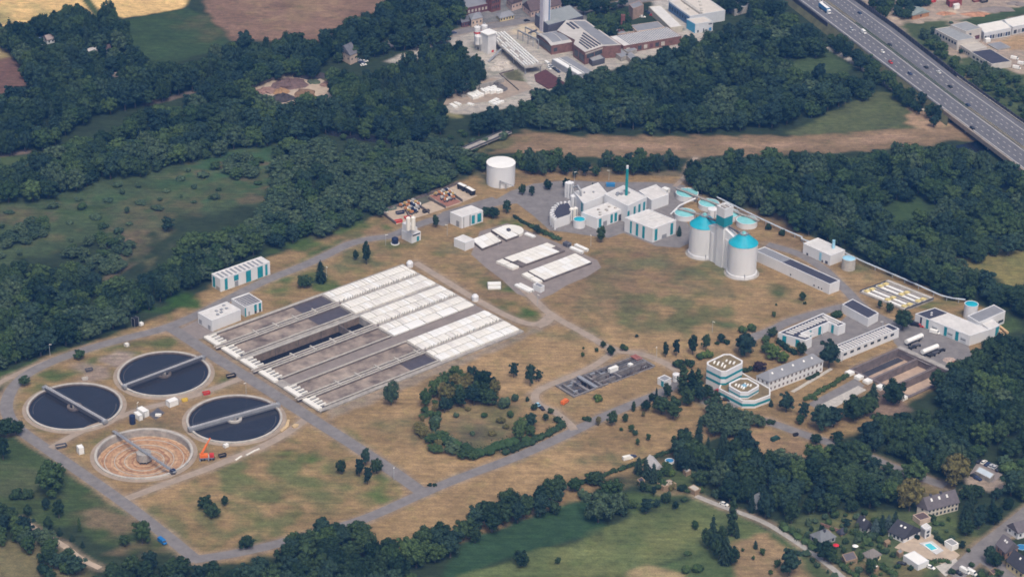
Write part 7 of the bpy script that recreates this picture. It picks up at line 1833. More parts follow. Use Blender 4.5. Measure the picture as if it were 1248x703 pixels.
_proto = {}
def plant(kind, x, y, w, h, label, group=None, rot=None, z=0.0):
    """a tree of crown width w and height h (metres) standing at x, y"""
    me, rad, H, nm, tm = CROWN[kind]
    rr = trng.uniform(0, 6.283) if rot is None else rot
    if kind not in _proto:
        o = bpy.data.objects.new(nm, None); COL.objects.link(o); o.empty_display_size = .5
        c = bpy.data.objects.new('crown' if nm != 'bush' else 'foliage', me); COL.objects.link(c); c.parent = o
        k = bpy.data.objects.new('trunk' if nm != 'bush' else 'stem', tm); COL.objects.link(k); k.parent = o
        _proto[kind] = o
    else:
        o = copy_tree(_proto[kind])
    o.location = (x, y, z); o.rotation_euler = (0, 0, rr)
    o.scale = (w / (2 * rad), w / (2 * rad), h / H)
    o['label'] = label
    o['category'] = 'bush' if nm == 'bush' else 'tree'
    if group: o['group'] = group
    elif 'group' in o: del o['group']
    return o
trng = random.Random(77)
def ppm(u, v):
    g = G(u, v); a = PX(g); b = PX(g + Vector((1, 0, 0))); c = PX(g + Vector((0, 0, 1)))
    return abs(b[0] - a[0]), abs(c[1] - a[1])
KW = {'dark': 'dark green', 'mid': 'green', 'willow': 'grey-green', 'bright': 'bright green', 'olive': 'olive-yellow', 'copper': 'dark purple', 'spruce': 'dark', 'bluespruce': 'blue-grey', 'poplar': 'tall slim', 'bush': ''}
def grove(where, items):
    """items: (kind, foot u, foot v, width px, height px); each gets its own ordinal label"""
    items = sorted(items, key=lambda q: q[1])
    n = len(items)
    for i, (k, u, v, wp, hp) in enumerate(items):
        px, pz = ppm(u, v)
        base = k.rstrip('0123456789')
        ki = k if k in CROWN else k + '0'
        if ki + '' not in CROWN: ki = k
        if k == 'dark': ki = f'dark{trng.randrange(4)}'
        if k == 'mid': ki = f'mid{trng.randrange(2)}'
        if k == 'willow': ki = f'willow{trng.randrange(2)}'
        if k == 'spruce': ki = f'spruce{trng.randrange(2)}'
        nm = {'broadleaf_tree': 'tree', 'conifer_tree': 'conifer', 'poplar_tree': 'poplar', 'bush': 'bush'}[CROWN[ki][3]]
        col = {'bush0': 'dark', 'bush1': 'green', 'bush2': 'grey-green', 'bush3': 'olive', 'bush4': 'rose-brown', 'bush5': 'bright green'}.get(ki, KW.get(base, ''))
        if n == 1: lab = f'{col} {nm} {where}'
        else: lab = f'{col} {nm}, {ORD[i] if i < 20 else "last"} plant from left {where}'
        g = G(u, v)
        hm = max(1.0, (hp - .25 * wp * .45) / pz)
        plant(ki, g.x, g.y, wp / px, hm, lab, where if n > 1 else None)
grove('on the lawn above the covered lanes', [('dark', 371.5, 351, 17, 19), ('spruce', 391, 344, 17, 28), ('dark', 433.6, 317, 8, 13), ('dark', 446.5, 322, 12, 27)])
grove('between white cube building and gas holder', [('dark', 593, 263, 15, 12), ('dark', 602, 266, 15, 15), ('dark', 617.5, 260, 11, 17), ('dark', 636.5, 238, 9, 14), ('dark', 648, 239, 8, 13), ('dark', 667.7, 231, 11, 14), ('dark', 690, 228, 10, 13)])
grove('on the corner opposite the lime silos', [('dark', 531, 277, 10, 15)])
grove('behind the flat sludge building', [('spruce', 722, 231, 5, 9)])
grove('standing alone in front of the dewatering hall', [('dark', 732.5, 295, 14, 20)])
grove('beside the lone white channel cover', [('dark', 655, 285, 10, 11)])
grove('at the corner of the ribbed white hall', [('spruce', 827.5, 287.5, 8, 13)])
grove('by the pipeline near the digesters', [('bush0', 936, 280, 8, 8), ('bush0', 952.6, 287, 8, 8)])
grove('around the upper end of the inlet works', [('dark', 735, 423, 8, 8), ('dark', 744.5, 433, 11, 13), ('dark', 759, 427, 8, 9), ('bush1', 763, 427, 8, 6), ('mid', 710, 435, 5, 7), ('mid', 711, 426, 3, 4), ('mid', 727, 429, 5, 6), ('dark', 776, 411, 5, 4)])
grove('beside the lower side of the inlet works', [('bush5', 728.6, 488, 14, 8)])
grove('between the mound and the modern office', [('dark', 811, 435, 9, 18), ('dark', 824, 434, 10, 21), ('dark', 844, 432, 13, 24), ('dark', 860, 427, 11, 21), ('dark', 878.5, 417, 11, 11), ('bush0', 886, 419, 9, 6), ('bush5', 861, 435, 16, 9), ('bush1', 853, 437, 12, 7), ('dark', 874, 420, 6, 5), ('bush1', 905, 405, 14, 9), ('bush1', 916, 403, 13, 9), ('dark', 907, 433, 28, 28)])
grove('in the dense clump left of the modern office', [('bush0', 826, 447, 14, 10), ('bush0', 841, 446, 14, 9), ('poplar0', 832, 481, 15, 38), ('poplar0', 842, 483, 13, 34), ('poplar0', 850, 480, 14, 32), ('dark', 838, 494, 20, 28), ('dark', 851, 490, 18, 24), ('dark', 862, 487, 16, 20), ('dark', 872, 490, 14, 14)])
grove('in the clump below the small white hut', [('dark', 787, 501, 13, 15), ('dark', 806, 504, 22, 23), ('dark', 820, 510, 24, 27), ('dark', 813, 485, 13, 18), ('dark', 794, 489, 9, 10), ('spruce', 800, 483, 5, 11), ('poplar0', 772, 501, 6, 13), ('dark', 800, 496, 14, 15)])
grove('scattered on the dry strip south of the road', [('dark', 746, 519, 13, 20), ('olive0', 729, 518, 8, 12), ('mid', 762, 515, 7, 12), ('mid', 769, 526, 7, 10), ('dark', 774, 530, 8, 8), ('mid', 757, 525, 5, 5), ('mid', 790, 537, 6, 10), ('mid', 777, 542, 6, 9), ('olive0', 784, 508, 5, 8), ('bush0', 716, 512, 12, 5)])
grove('at the upper rim of the pond hollow', [('bush4', 598, 492, 14, 10), ('bush2', 614, 497, 18, 14), ('bush2', 627, 489, 10, 10), ('bush3', 570, 500, 8, 5), ('bush3', 610, 515, 12, 8), ('bush2', 585, 489, 12, 8), ('bush3', 616, 522, 9, 6), ('bush1', 590, 508, 10, 6), ('bush2', 556, 508, 9, 6), ('bush3', 600, 530, 10, 6), ('bush2', 576, 530, 8, 5), ('bush1', 622, 508, 10, 8)])
grove('on the dry meadow above the pond', [('dark', 626, 460, 12, 19), ('dark', 646, 470, 14, 27), ('dark', 656.5, 465, 10, 15), ('bush0', 642.5, 489, 5, 6)])
grove('around the parked cars by the pond track', [('dark', 651, 500, 8, 10), ('dark', 665, 512, 8, 9), ('mid', 671, 504, 8, 8)])
grove('beside the lower side of the aeration basin', [('willow', 477, 493, 20, 30)])
grove('in the clump on the lawn by the crossroads', [('dark', 415.5, 578, 11, 22), ('dark', 438, 580, 13, 22), ('dark', 446, 567, 13, 21), ('dark', 459, 577, 14, 22), ('dark', 448, 590, 12, 22)])
grove('at the crossroads corner', [('bush0', 523.5, 592, 6, 4), ('bush0', 529.5, 592, 6, 4)])
grove('on the lawn below the drained tank', [('dark', 250, 619, 17, 18), ('dark', 258.5, 630, 20, 20), ('dark', 274, 616, 10, 12), ('dark', 300.5, 667, 21, 15)])
grove('on the green lawn in the lower left corner', [('mid', 63, 602, 40, 42), ('mid', 174, 662, 22, 30), ('dark', 152, 665, 14, 15), ('dark', 56, 621, 12, 15), ('dark', 72, 631, 14, 24), ('dark', 34, 628, 12, 15), ('dark', 59, 645, 14, 17), ('spruce', 73, 652, 9, 11), ('spruce', 88, 659, 8, 9), ('spruce', 101, 667, 7, 9), ('poplar1', 97, 648, 5, 18), ('bush0', 20, 607, 18, 12), ('bush0', 34, 606, 16, 12), ('dark', 8, 533, 26, 26), ('dark', 20, 530, 18, 22), ('dark', 4, 560, 18, 30)])
grove('in the field by the maize edge', [('dark', 635, 690, 19, 24), ('dark', 680, 687, 8, 9)])
grove('at the willow group beside the garden plot', [('willow', 729, 636, 38, 38), ('willow', 752, 625, 28, 26), ('mid', 745, 608, 26, 26), ('dark', 757, 628, 16, 15), ('dark', 787, 625, 17, 19), ('dark', 783, 598, 11, 12), ('dark', 800, 618, 10, 10), ('dark', 811, 613, 12, 13), ('dark', 823, 620, 9, 10), ('mid', 770, 618, 14, 11)])
grove('in the clump at the meadow foot', [('dark', 862, 668, 16, 30), ('spruce', 868, 660, 17, 32), ('dark', 876, 682, 17, 32), ('spruce', 884, 687, 19, 36), ('dark', 892, 688, 16, 28), ('dark', 880, 663, 14, 22), ('dark', 871, 674, 15, 26), ('spruce', 898, 655, 9, 16)])
grove('beside the garden lane', [('poplar0', 891.5, 653, 13, 50)])
grove('scattered over the bottom meadows', [('mid', 847, 644, 10, 11), ('mid', 838, 676, 10, 6), ('bush1', 836, 697, 14, 9), ('bush1', 850, 696, 16, 10), ('spruce', 920.5, 668, 8, 10), ('mid', 929, 676, 8, 9), ('dark', 962, 701, 28, 34), ('mid', 947, 692, 8, 12), ('mid', 918, 682, 5, 6), ('mid', 939, 700, 6, 7), ('mid', 905, 672, 4, 5)])
grove('by the striped long building and its yard', [('dark', 1010, 448, 27, 34), ('dark', 1100, 402, 23, 27), ('bright0', 942, 438, 20, 22), ('bright0', 954, 442, 15, 16), ('mid', 934, 430, 14, 14), ('dark', 976, 433, 12, 20), ('mid', 933, 418, 12, 10), ('dark', 941, 410, 13, 13), ('copper0', 925, 452, 16, 13), ('bush1', 1020, 387, 16, 10), ('dark', 978, 366, 9, 11), ('bush0', 981, 371, 4, 4), ('mid', 943, 386, 6, 7), ('mid', 946, 373, 3, 4), ('dark', 1072, 376, 6, 11), ('dark', 1084, 381, 9, 15)])
grove('around the old car park and footpath', [('dark', 958, 502, 20, 24), ('dark', 979, 509, 14, 20), ('mid', 975, 516, 12, 12), ('dark', 1000, 524, 30, 32), ('dark', 1016, 520, 22, 26), ('dark', 1040, 512, 32, 36), ('dark', 1056, 507, 26, 32), ('spruce', 1063, 492, 18, 28), ('dark', 1089, 492, 31, 36), ('dark', 994, 541, 15, 14), ('dark', 1020, 538, 16, 14), ('dark', 939, 516, 12, 6), ('spruce', 939.5, 495, 7, 9)])
grove('in the pale-green row by the settling-tank lane', [('mid', 97, 438, 14, 14), ('dark', 30, 470, 14, 14)])

grove('between the grey lane and the old house', [('olive0', 1163, 592, 38, 44), ('olive0', 1108, 622, 36, 44), ('mid', 1090, 606, 24, 28)])
grove('behind the fence of the garden plot', [('spruce', 778, 577, 14, 22), ('spruce', 787, 583, 15, 24), ('spruce', 796, 588, 14, 24), ('mid', 812, 579, 14, 12), ('bright0', 818, 580, 12, 10), ('spruce', 829, 572, 14, 26), ('bluespruce0', 836, 573, 10, 14), ('spruce', 844, 571, 18, 30), ('bush1', 803, 596, 10, 8), ('bush3', 818, 596, 12, 9), ('bush0', 832, 598, 12, 9), ('willow', 876, 596, 26, 36), ('dark', 854, 592, 20, 24), ('spruce', 916, 624, 12, 24), ('spruce', 931, 624, 10, 20)])
grove('in the gardens beside the grey lane', [('dark', 1004, 683, 24, 26), ('dark', 1012, 686, 18, 20), ('bush1', 995, 668, 10, 7), ('dark', 1032, 643, 11, 12), ('bush2', 1046, 660, 9, 7), ('bush1', 1055, 664, 10, 7), ('bush0', 1066, 655, 10, 8), ('bush1', 1072, 668, 9, 7), ('bush0', 1030, 662, 9, 7), ('bush1', 1050, 676, 8, 6), ('bush2', 1080, 674, 9, 7), ('bush0', 1088, 678, 8, 6), ('mid', 1060, 701, 14, 22), ('bush1', 1094, 692, 9, 6), ('bush0', 1110, 694, 8, 6), ('bush5', 1016, 678, 8, 6), ('bush1', 1076, 690, 8, 5)])
grove('around the small dark-roofed house and the terrace', [('bluespruce0', 1066, 652, 14, 22), ('spruce', 1074, 648, 13, 22), ('bluespruce0', 1082, 645, 12, 20), ('spruce', 1090, 643, 13, 22), ('bush0', 1136, 634, 12, 8), ('bush0', 1118, 656, 8, 5), ('bush1', 1148, 640, 8, 5), ('mid', 1178, 648, 12, 9), ('dark', 1172, 668, 9, 10), ('bush1', 1180, 672, 7, 5), ('bush2', 1140, 650, 8, 5)])
grove('at the street corner by the brick house', [('dark', 1205, 686, 18, 22), ('dark', 1214, 690, 18, 20), ('mid', 1216, 702, 14, 10), ('bush1', 1196, 703, 10, 7), ('dark', 1232, 668, 12, 10), ('bush1', 1184, 690, 9, 6), ('bush0', 1160, 698, 10, 6)])
# hedges: one body each
def hedge(label, px, w, h, m=None, name='hedge'):
    rng = random.Random(len(px) * 7 + int(px[0][0]))
    pts = [G(*q) for q in px]
    b = MB()
    for a, c in zip(pts[:-1], pts[1:]):
        L = (c - a).length; n = max(2, int(L / (w * .45)))
        for k in range(n):
            p = a.lerp(c, (k + .5) / n) + Vector((rng.uniform(-.2, .2) * w, rng.uniform(-.2, .2) * w, 0))
            r = w * rng.uniform(.45, .62); hh = h * rng.uniform(.75, 1.1)
            v, f = ico((p.x, p.y, hh * .4), (r * .8, r * .8, hh * .5)); b.add(v, f)
            leaves(b, rng, (p.x, p.y, hh * .45), (r, r, hh * .55), 38, .25, .5, -.5)
    return solo(b, name, m or LEAF_D, label, 'hedge', (*pts[0].xy, 0))
hedge('low dark hedge curving along the road beside the pond', [(616, 553), (635, 546), (654, 537), (672, 529), (684, 521), (681, 512)], 5.2, 3.4)
hedge('thick green hedge along the lower rim of the pond', [(537, 537), (553, 543), (570, 551), (584, 556), (602, 550), (623, 543), (644, 540)], 7.5, 5, LEAF_M)
hedge('long dark boundary hedge between the dry strip and the garden plots', [(700, 592), (730, 582), (760, 571), (790, 561), (815, 551), (830, 545)], 2.6, 1.8)
hedge('olive scrub hedge at the left corner of the pond', [(532, 530), (540, 537), (556, 541)], 6, 4, LEAF_W)
hedge('dark trimmed hedge between the gravel yard and the asphalt', [(648, 277), (662, 284), (672, 289), (682, 293)], 4.5, 2.2)
hedge('dark thin hedge along the upper edge of the gravel yard', [(626, 264), (637, 271), (648, 277)], 2.5, 1.2)
hedge('dark hedge below the U-shaped building', [(948, 418), (958, 425), (970, 433)], 4, 3)
hedge('clipped hedge between the old office house and the car park', [(980, 489), (1000, 478), (1020, 467), (1032, 459)], 2.6, 2.4, LEAF_M)
hedge('small hedge block at the car park end', [(986, 484), (994, 487)], 3, 2, LEAF_M)
hedge('dark hedge in front of the old office house', [(984, 463), (998, 456)], 2.0, 1.6)
hedge('dark hedge beside the modern office and the old house', [(904, 453), (916, 451), (922, 449)], 3, 2.6)
hedge('long garden hedge running beside the grey lane', [(950, 640), (968, 652), (985, 664), (994, 672)], 4.5, 3.2, LEAF_M)
hedge('garden hedge below the brown bungalow', [(1063, 687), (1080, 696), (1094, 704)], 3, 2.4, LEAF_M)
hedge('garden hedge between two dark roofed sheds', [(1022, 691), (1036, 686), (1048, 682)], 3, 2.2, LEAF_M)
hedge('straight garden hedge behind the white parasol', [(1036, 649), (1050, 655), (1062, 661)], 3.4, 2.6, LEAF_M)
hedge('low hedge by the corner lane', [(1028, 694), (1038, 699), (1046, 704)], 3, 2.4, LEAF_M)
hedge('dark slim hedge beside the turquoise pool', [(1139, 656), (1147, 661), (1153, 666)], 1.6, 2.6)
hedge('clipped hedge in front of the white garage', [(1132, 689), (1142, 684), (1156, 685)], 2.6, 1.8, LEAF_M)

# ------------------------------------------------------------------ woods
FOREST = [
 # label phrase, crown-centre polygon (px), spacing m, width range m, height range m, species
 ('wood around the garden houses', [(-30, 32), (35, 30), (60, 14), (95, 10), (112, 25), (130, 12), (150, 28), (160, 62), (190, 75), (230, 82), (285, 55), (325, 45), (325, 92), (240, 100), (180, 116), (110, 130), (60, 168), (-30, 180), (-30, 118), (0, 118), (38, 102), (32, 72), (8, 52)], 6.8, (8, 14), (9, 17), 'ddddddmws'),
 ('wood below the railway', [(-30, 220), (40, 196), (100, 165), (140, 160), (185, 138), (240, 118), (300, 112), (330, 124), (385, 126), (412, 128), (400, 150), (330, 163), (290, 168), (240, 183), (190, 198), (110, 210), (90, 224), (-30, 238)], 7.4, (9, 15), (9, 16), 'ddddmmww'),
 ('thicket beside the river', [(330, 180), (370, 158), (400, 172), (440, 180), (482, 182), (520, 162), (560, 178), (598, 188), (594, 195), (555, 214), (500, 232), (470, 246), (440, 260), (395, 275), (340, 290), (318, 288), (302, 275), (330, 240), (345, 220)], 7.6, (8, 14), (6, 11), 'ddmwwww'),
 ('belt of trees left of the works', [(-30, 450), (60, 414), (110, 398), (165, 374), (200, 355), (235, 335), (318, 292), (300, 280), (250, 285), (215, 305), (180, 332), (140, 345), (100, 330), (60, 330), (20, 318), (-30, 335)], 7, (8, 14), (8, 15), 'ddddmmww'),
 ('shrubs in the wet meadow', [(80, 305), (120, 285), (145, 290), (162, 300), (150, 322), (125, 332), (95, 330)], 6.5, (6, 10), (4, 7), 'wwm'),
 ('shrubs at the meadow edge', [(2, 282), (30, 270), (60, 268), (62, 282), (30, 294), (5, 297)], 6, (6, 9), (4, 6), 'wwm'),
 ('willows in the meadow', [(255, 202), (280, 190), (320, 190), (318, 210), (285, 212), (262, 208)], 8, (7, 11), (4, 7), 'wm'),
 ('meadow bushes near the belt', [(195, 262), (208, 262), (210, 275), (198, 276)], 7, (6, 8), (7, 9), 'd'),
 ('wood north of the works', [(285, 60), (340, 45), (378, 52), (420, 30), (470, 5), (500, -20), (556, -20), (560, 18), (545, 42), (510, 50), (480, 50), (450, 62), (440, 75), (420, 76), (405, 60), (380, 85), (350, 78), (330, 88), (300, 94)], 6.8, (9, 13), (11, 16), 'dddddm'),
 ('plantation beside the builders yard', [(478, 80), (520, 58), (560, 56), (585, 78), (596, 96), (570, 104), (535, 112), (505, 130), (480, 146), (440, 138), (428, 112), (445, 95)], 5.4, (6, 9), (11, 15), 'ddmds'),
 ('wood behind the compost yard', [(405, 90), (430, 92), (430, 118), (445, 140), (500, 135), (535, 132), (548, 148), (500, 165), (440, 158), (400, 148), (390, 136), (412, 122), (404, 104)], 6.5, (8, 12), (10, 14), 'ddmm'),
 ('strip above the compost yard', [(240, 118), (262, 100), (300, 88), (340, 78), (360, 66), (380, 70), (392, 90), (360, 78), (340, 88), (300, 102)], 6.5, (8, 12), (10, 14), 'dddm'),
 ('large wood beside the motorway', [(640, 130), (660, 105), (690, 98), (720, 92), (760, 80), (800, 62), (850, 52), (880, 45), (905, 25), (950, 18), (985, 30), (1005, 46), (1000, 58), (975, 62), (955, 85), (975, 95), (1020, 90), (1070, 92), (1072, 104), (1030, 114), (1000, 126), (960, 140), (900, 148), (840, 150), (760, 148), (690, 146), (640, 143), (600, 152), (568, 150), (590, 143), (625, 134)], 7.2, (9, 16), (8, 17), 'dddddmwws'),
 ('row below the dirt dyke', [(628, 186), (660, 187), (700, 194), (740, 191), (800, 188), (824, 190), (822, 198), (780, 203), (700, 205), (640, 202)], 6.6, (7, 10), (9, 13), 'ddmw'),
 ('wood behind the pipeline', [(838, 206), (855, 196), (900, 193), (1000, 190), (1080, 185), (1150, 182), (1190, 192), (1250, 212), (1290, 226), (1290, 290), (1250, 292), (1190, 304), (1150, 300), (1165, 318), (1210, 338), (1290, 360), (1290, 400), (1226, 362), (1182, 351), (1134, 341), (1096, 323), (1056, 303), (1004, 281), (956, 257), (902, 236), (850, 221)], 7.2, (8, 15), (8, 16), 'ddddmmww'),
 ('strip along the motorway bank', [(1010, 42), (1030, 50), (1060, 72), (1085, 95), (1120, 118), (1142, 138), (1150, 150), (1135, 146), (1110, 122), (1075, 96), (1050, 78), (1018, 58)], 6, (7, 10), (8, 12), 'ddm'),
 ('trees right of the motorway', [(1060, 2), (1110, -6), (1130, 0), (1105, 16), (1080, 16)], 6.5, (7, 10), (7, 10), 'dm'),
 ('scrub beside the noise wall', [(1122, 40), (1140, 36), (1162, 70), (1172, 80), (1200, 78), (1250, 94), (1290, 110), (1290, 140), (1240, 120), (1205, 106), (1180, 100), (1165, 88), (1140, 62)], 7.5, (5, 9), (4, 8), 'dmmw'),
 ('scrub at the lower motorway verge', [(1195, 112), (1225, 118), (1290, 150), (1290, 170), (1240, 140), (1205, 128)], 7.5, (4, 7), (3, 6), 'dmw'),
 ('trees between the factory halls', [(712, 22), (735, 22), (758, 20), (770, 35), (745, 42), (728, 38)], 6, (7, 10), (9, 13), 'ddm'),
 ('trees at the upper frame edge', [(655, -10), (720, -14), (790, -14), (760, 2), (715, 10), (690, 2)], 6.5, (8, 11), (9, 13), 'dd'),
 ('trees by the blue hall', [(875, -10), (930, -10), (960, 12), (905, 12), (885, 6)], 6.5, (8, 11), (9, 13), 'dds'),
 ('willow clump above the lower road', [(856, 500), (862, 484), (880, 480), (903, 492), (920, 494), (928, 508), (905, 520), (880, 522), (862, 515)], 6.5, (8, 12), (9, 12), 'mwwm'),
 ('dark belt left of the garden lane', [(825, 555), (832, 528), (850, 522), (880, 530), (905, 530), (925, 556), (940, 600), (918, 604), (885, 590), (870, 560), (850, 560), (835, 568)], 6.4, (7, 11), (10, 14), 'ddddms'),
 ('belt between the lane and the wood', [(868, 575), (900, 580), (925, 598), (940, 622), (915, 615), (885, 606)], 6.4, (7, 11), (10, 14), 'ddws'),
 ('lower wood', [(930, 562), (945, 550), (965, 548), (985, 556), (1010, 552), (1035, 545), (1052, 528), (1080, 512), (1100, 502), (1125, 506), (1150, 494), (1190, 470), (1210, 450), (1290, 425), (1290, 535), (1235, 542), (1215, 530), (1195, 540), (1178, 552), (1165, 566), (1140, 564), (1122, 566), (1100, 592), (1085, 600), (1060, 606), (1020, 610), (990, 615), (965, 622), (935, 612)], 7, (8, 14), (8, 15), 'ddddddmmw'),
 ('wood right of the storm basins', [(1132, 472), (1158, 448), (1195, 432), (1215, 412), (1290, 405), (1290, 440), (1200, 470), (1150, 492)], 6.6, (9, 13), (11, 15), 'dddm'),
 ('garden trees above the street', [(1168, 638), (1175, 612), (1200, 598), (1250, 580), (1290, 570), (1290, 610), (1248, 622), (1222, 640), (1198, 652), (1180, 646)], 6.5, (8, 12), (9, 13), 'dddms'),
 ('garden trees below the car park', [(1165, 605), (1185, 592), (1205, 600), (1195, 612), (1175, 616)], 6, (6, 9), (6, 9), 'dm'),
 ('trees at the right edge', [(1215, 540), (1240, 545), (1290, 540), (1290, 575), (1235, 572)], 6.5, (7, 11), (8, 12), 'ddb'),
 ('bottom belt left of the crossroads', [(345, 690), (352, 650), (380, 638), (410, 632), (440, 636), (452, 652), (455, 668), (480, 662), (500, 658), (508, 672), (500, 715), (270, 725), (290, 690)], 6.2, (8, 12), (10, 14), 'ddddm'),
 ('belt along the bottom edge', [(110, 720), (130, 698), (170, 684), (205, 676), (232, 688), (270, 692), (300, 700), (290, 725)], 6.2, (8, 11), (9, 12), 'ddddm'),
 ('trees at the field corner', [(508, 672), (514, 655), (532, 642), (552, 652), (558, 662), (540, 676), (518, 684)], 6.2, (8, 11), (9, 13), 'ddm'),
 ('belt above the maize field', [(558, 646), (568, 624), (590, 614), (622, 604), (645, 600), (675, 592), (690, 584), (690, 602), (680, 612), (640, 620), (600, 642), (568, 652)], 6, (8, 11), (10, 13), 'dddd'),
 ('bushes along the garden fence', [(690, 596), (705, 586), (725, 580), (740, 586), (742, 600), (725, 604), (705, 606)], 6, (6, 9), (5, 8), 'dmb'),
 ('lower left belt', [(-20, 610), (12, 612), (32, 625), (45, 640), (62, 655), (75, 668), (98, 682), (95, 696), (72, 690), (50, 672), (22, 660), (-20, 655)], 6.2, (7, 10), (7, 10), 'ddmw'),
 ('bottom left corner bushes', [(50, 690), (64, 682), (64, 712), (48, 715)], 6, (6, 8), (5, 8), 'd'),
 ('rough of the wet meadow', [(-20, 250), (90, 235), (190, 212), (300, 190), (320, 220), (240, 250), (160, 280), (60, 295), (-20, 330)], 13, (3.5, 9), (1.2, 4), 'bbbww'),
 ('river scrub', [(430, 160), (500, 165), (600, 150), (640, 155), (600, 170), (560, 185), (480, 186), (400, 170), (340, 178)], 8, (4, 9), (2.5, 6), 'bbwm'),
 ('green strip by the railway', [(0, 196), (90, 182), (185, 146), (240, 126), (236, 136), (190, 158), (95, 192), (0, 206)], 9, (3, 7), (2, 5), 'bwm'),
 ('shrubs of the motorway verge', [(1120, 30), (1160, 24), (1180, 80), (1290, 100), (1290, 160), (1200, 112), (1150, 72)], 10, (3, 6), (2, 4), 'bbm'),
 ('garden shrubs below the wood', [(985, 628), (1060, 622), (1100, 640), (1090, 655), (1060, 690), (1100, 703), (1010, 703), (990, 680), (960, 650)], 4.8, (2, 5), (1.5, 4), 'bbbm'),
 ('garden shrubs round the old house', [(1125, 636), (1170, 625), (1200, 650), (1180, 672), (1150, 652)], 7, (2, 4.5), (1.5, 4), 'bbm'),
 ('shrubs of the corner gardens', [(1175, 700), (1215, 685), (1248, 668), (1290, 660), (1290, 715), (1180, 715)], 6.5, (2, 5), (1.5, 4), 'bbm'),
 ('shrubs of the garden plot', [(780, 570), (850, 560), (880, 585), (880, 604), (800, 606), (775, 590)], 6.5, (2.5, 6), (2, 6), 'bbdms'),
 ('shrubs along the pond rim', [(515, 490), (530, 485), (540, 500), (532, 525), (545, 540), (580, 550), (575, 558), (530, 545), (508, 520)], 4.8, (4, 9), (2.5, 5.5), 'bwmmob'),
 ('pond wood', [(524, 490), (517, 482), (525, 470), (540, 460), (560, 453), (580, 453), (594, 460), (604, 472), (604, 480), (590, 480), (568, 480), (550, 484), (538, 492)], 4.6, (6, 10), (9, 13), 'dddmdom'),
 ('clump right of the pond', [(630, 520), (636, 508), (648, 508), (652, 518), (645, 530), (632, 530)], 5.5, (6, 9), (7, 9), 'mmd'),
]
ROAD_CLEAR = [([np.array(G(*q)[:2]) for q in px], wd / 2 + (2.6 if wd > 5 else 1.8)) for nme, px, wd, m, z in _roads]
HOLES_F = [(60, 54, 13), (47, 58, 9), (114, 71, 12), (128, 67, 9), (62, 68, 11), (114, 85, 9), (88, 124, 9), (47, 70, 8), (426, 93, 10), (132, 84, 9), (88, 114, 11), (140, 96, 9), (425, 82, 13), (444, 82, 11), (520, 68, 8), (485, 76, 8), (1095, 262, 26), (1125, 258, 22), (1010, 235, 9), (980, 84, 22), (1015, 80, 22), (345, 52, 8), (425, 70, 9), (442, 80, 7), (1200, 574, 14)]
rngf = random.Random(123)
def inside(pts, x, y):
    c = False; n = len(pts)
    for i in range(n):
        ax, ay = pts[i]; bx, by = pts[(i + 1) % n]
        if (ay > y) != (by > y) and x < (bx - ax) * (y - ay) / (by - ay) + ax: c = not c
    return c
def near_road(x, y):
    p = np.array((x, y))
    for pts, r in ROAD_CLEAR:
        for a, b in zip(pts[:-1], pts[1:]):
            e = b - a; t = max(0, min(1, ((p - a) @ e) / (e @ e)))
            if np.hypot(*(p - a - e * t)) < r: return True
    return False
_cells = {}
SPEC = {'d': ['dark0', 'dark1', 'dark2', 'dark3', 'dark4', 'dark5'], 'm': ['mid0', 'mid1', 'mid2'], 'w': ['willow0', 'willow1'], 's': ['spruce0', 'spruce1'], 'b': ['bush1', 'bush2', 'bush0', 'bush2'], 'o': ['olive0']}
def pick(spec, x, y):
    f = math.sin(x / 9.1 + 1.3 * math.sin(y / 17)) + math.sin(y / 11.7 + 1.1 * math.sin(x / 13)) + rngf.uniform(-.7, .7)
    o = sorted(spec, key='wmobds'.index)
    return o[min(len(o) - 1, max(0, int((.5 - f / 4.6) * len(o))))] if rngf.random() < .75 else rngf.choice(spec)
trees = []
for fi, (lab, px, sp, wr, hr, spec) in enumerate(FOREST):
    zc = hr[1] * .5
    pts = [tuple(G(*q, zc)[:2]) for q in px]
    xs = [p[0] for p in pts]; ys = [p[1] for p in pts]
    area = (max(xs) - min(xs)) * (max(ys) - min(ys))
    for _ in range(int(area / (sp * sp) * 7)):
        x, y = rngf.uniform(min(xs), max(xs)), rngf.uniform(min(ys), max(ys))
        if not inside(pts, x, y): continue
        u, v = PX((x, y, 0))
        if any(math.hypot(u - a, (v - b) * 1.6) < r for a, b, r in HOLES_F): continue
        cx, cy = int(x // 6), int(y // 6)
        mind = sp * rngf.uniform(.78, 1.1)
        if any(math.hypot(x - a, y - b) < mind for i in (-2, -1, 0, 1, 2) for j in (-2, -1, 0, 1, 2) for a, b in _cells.get((cx + i, cy + j), ())): continue
        if near_road(x, y): continue
        f2 = math.sin(x / 14.3 + 2 * math.sin(y / 31)) + math.sin(y / 19.1 + 1.7 * math.sin(x / 27)) + rngf.uniform(-.5, .5)
        if f2 < -1.75 and 'wood' in lab: continue
        _cells.setdefault((cx, cy), []).append((x, y))
        k = rngf.choice(SPEC[pick(spec, x, y)])
        w_ = rngf.uniform(*wr); h_ = rngf.uniform(*hr)
        if rngf.random() < .2: w_ *= .68; h_ *= .66
        if k.startswith('spruce'): w_ *= .62; h_ *= 1.08
        if k.startswith('bush'): h_ = min(h_, 4.5)
        trees.append((math.dist((x, y), (0, 0)), k, x, y, w_, h_, fi))
trees.sort()
N_OWN = 190
own = [t for t in trees if -40 < PX((t[2], t[3], 5))[0] < 1290 and PX((t[2], t[3], 8))[1] < 712][:N_OWN]
ownset = set(id(t) for t in own)
KL = {'d': 'dark green broadleaf tree', 'm': 'fresh green broadleaf tree', 'w': 'grey-green willow', 's': 'dark spruce', 'b': 'leafy bush', 'o': 'olive-yellow tree'}
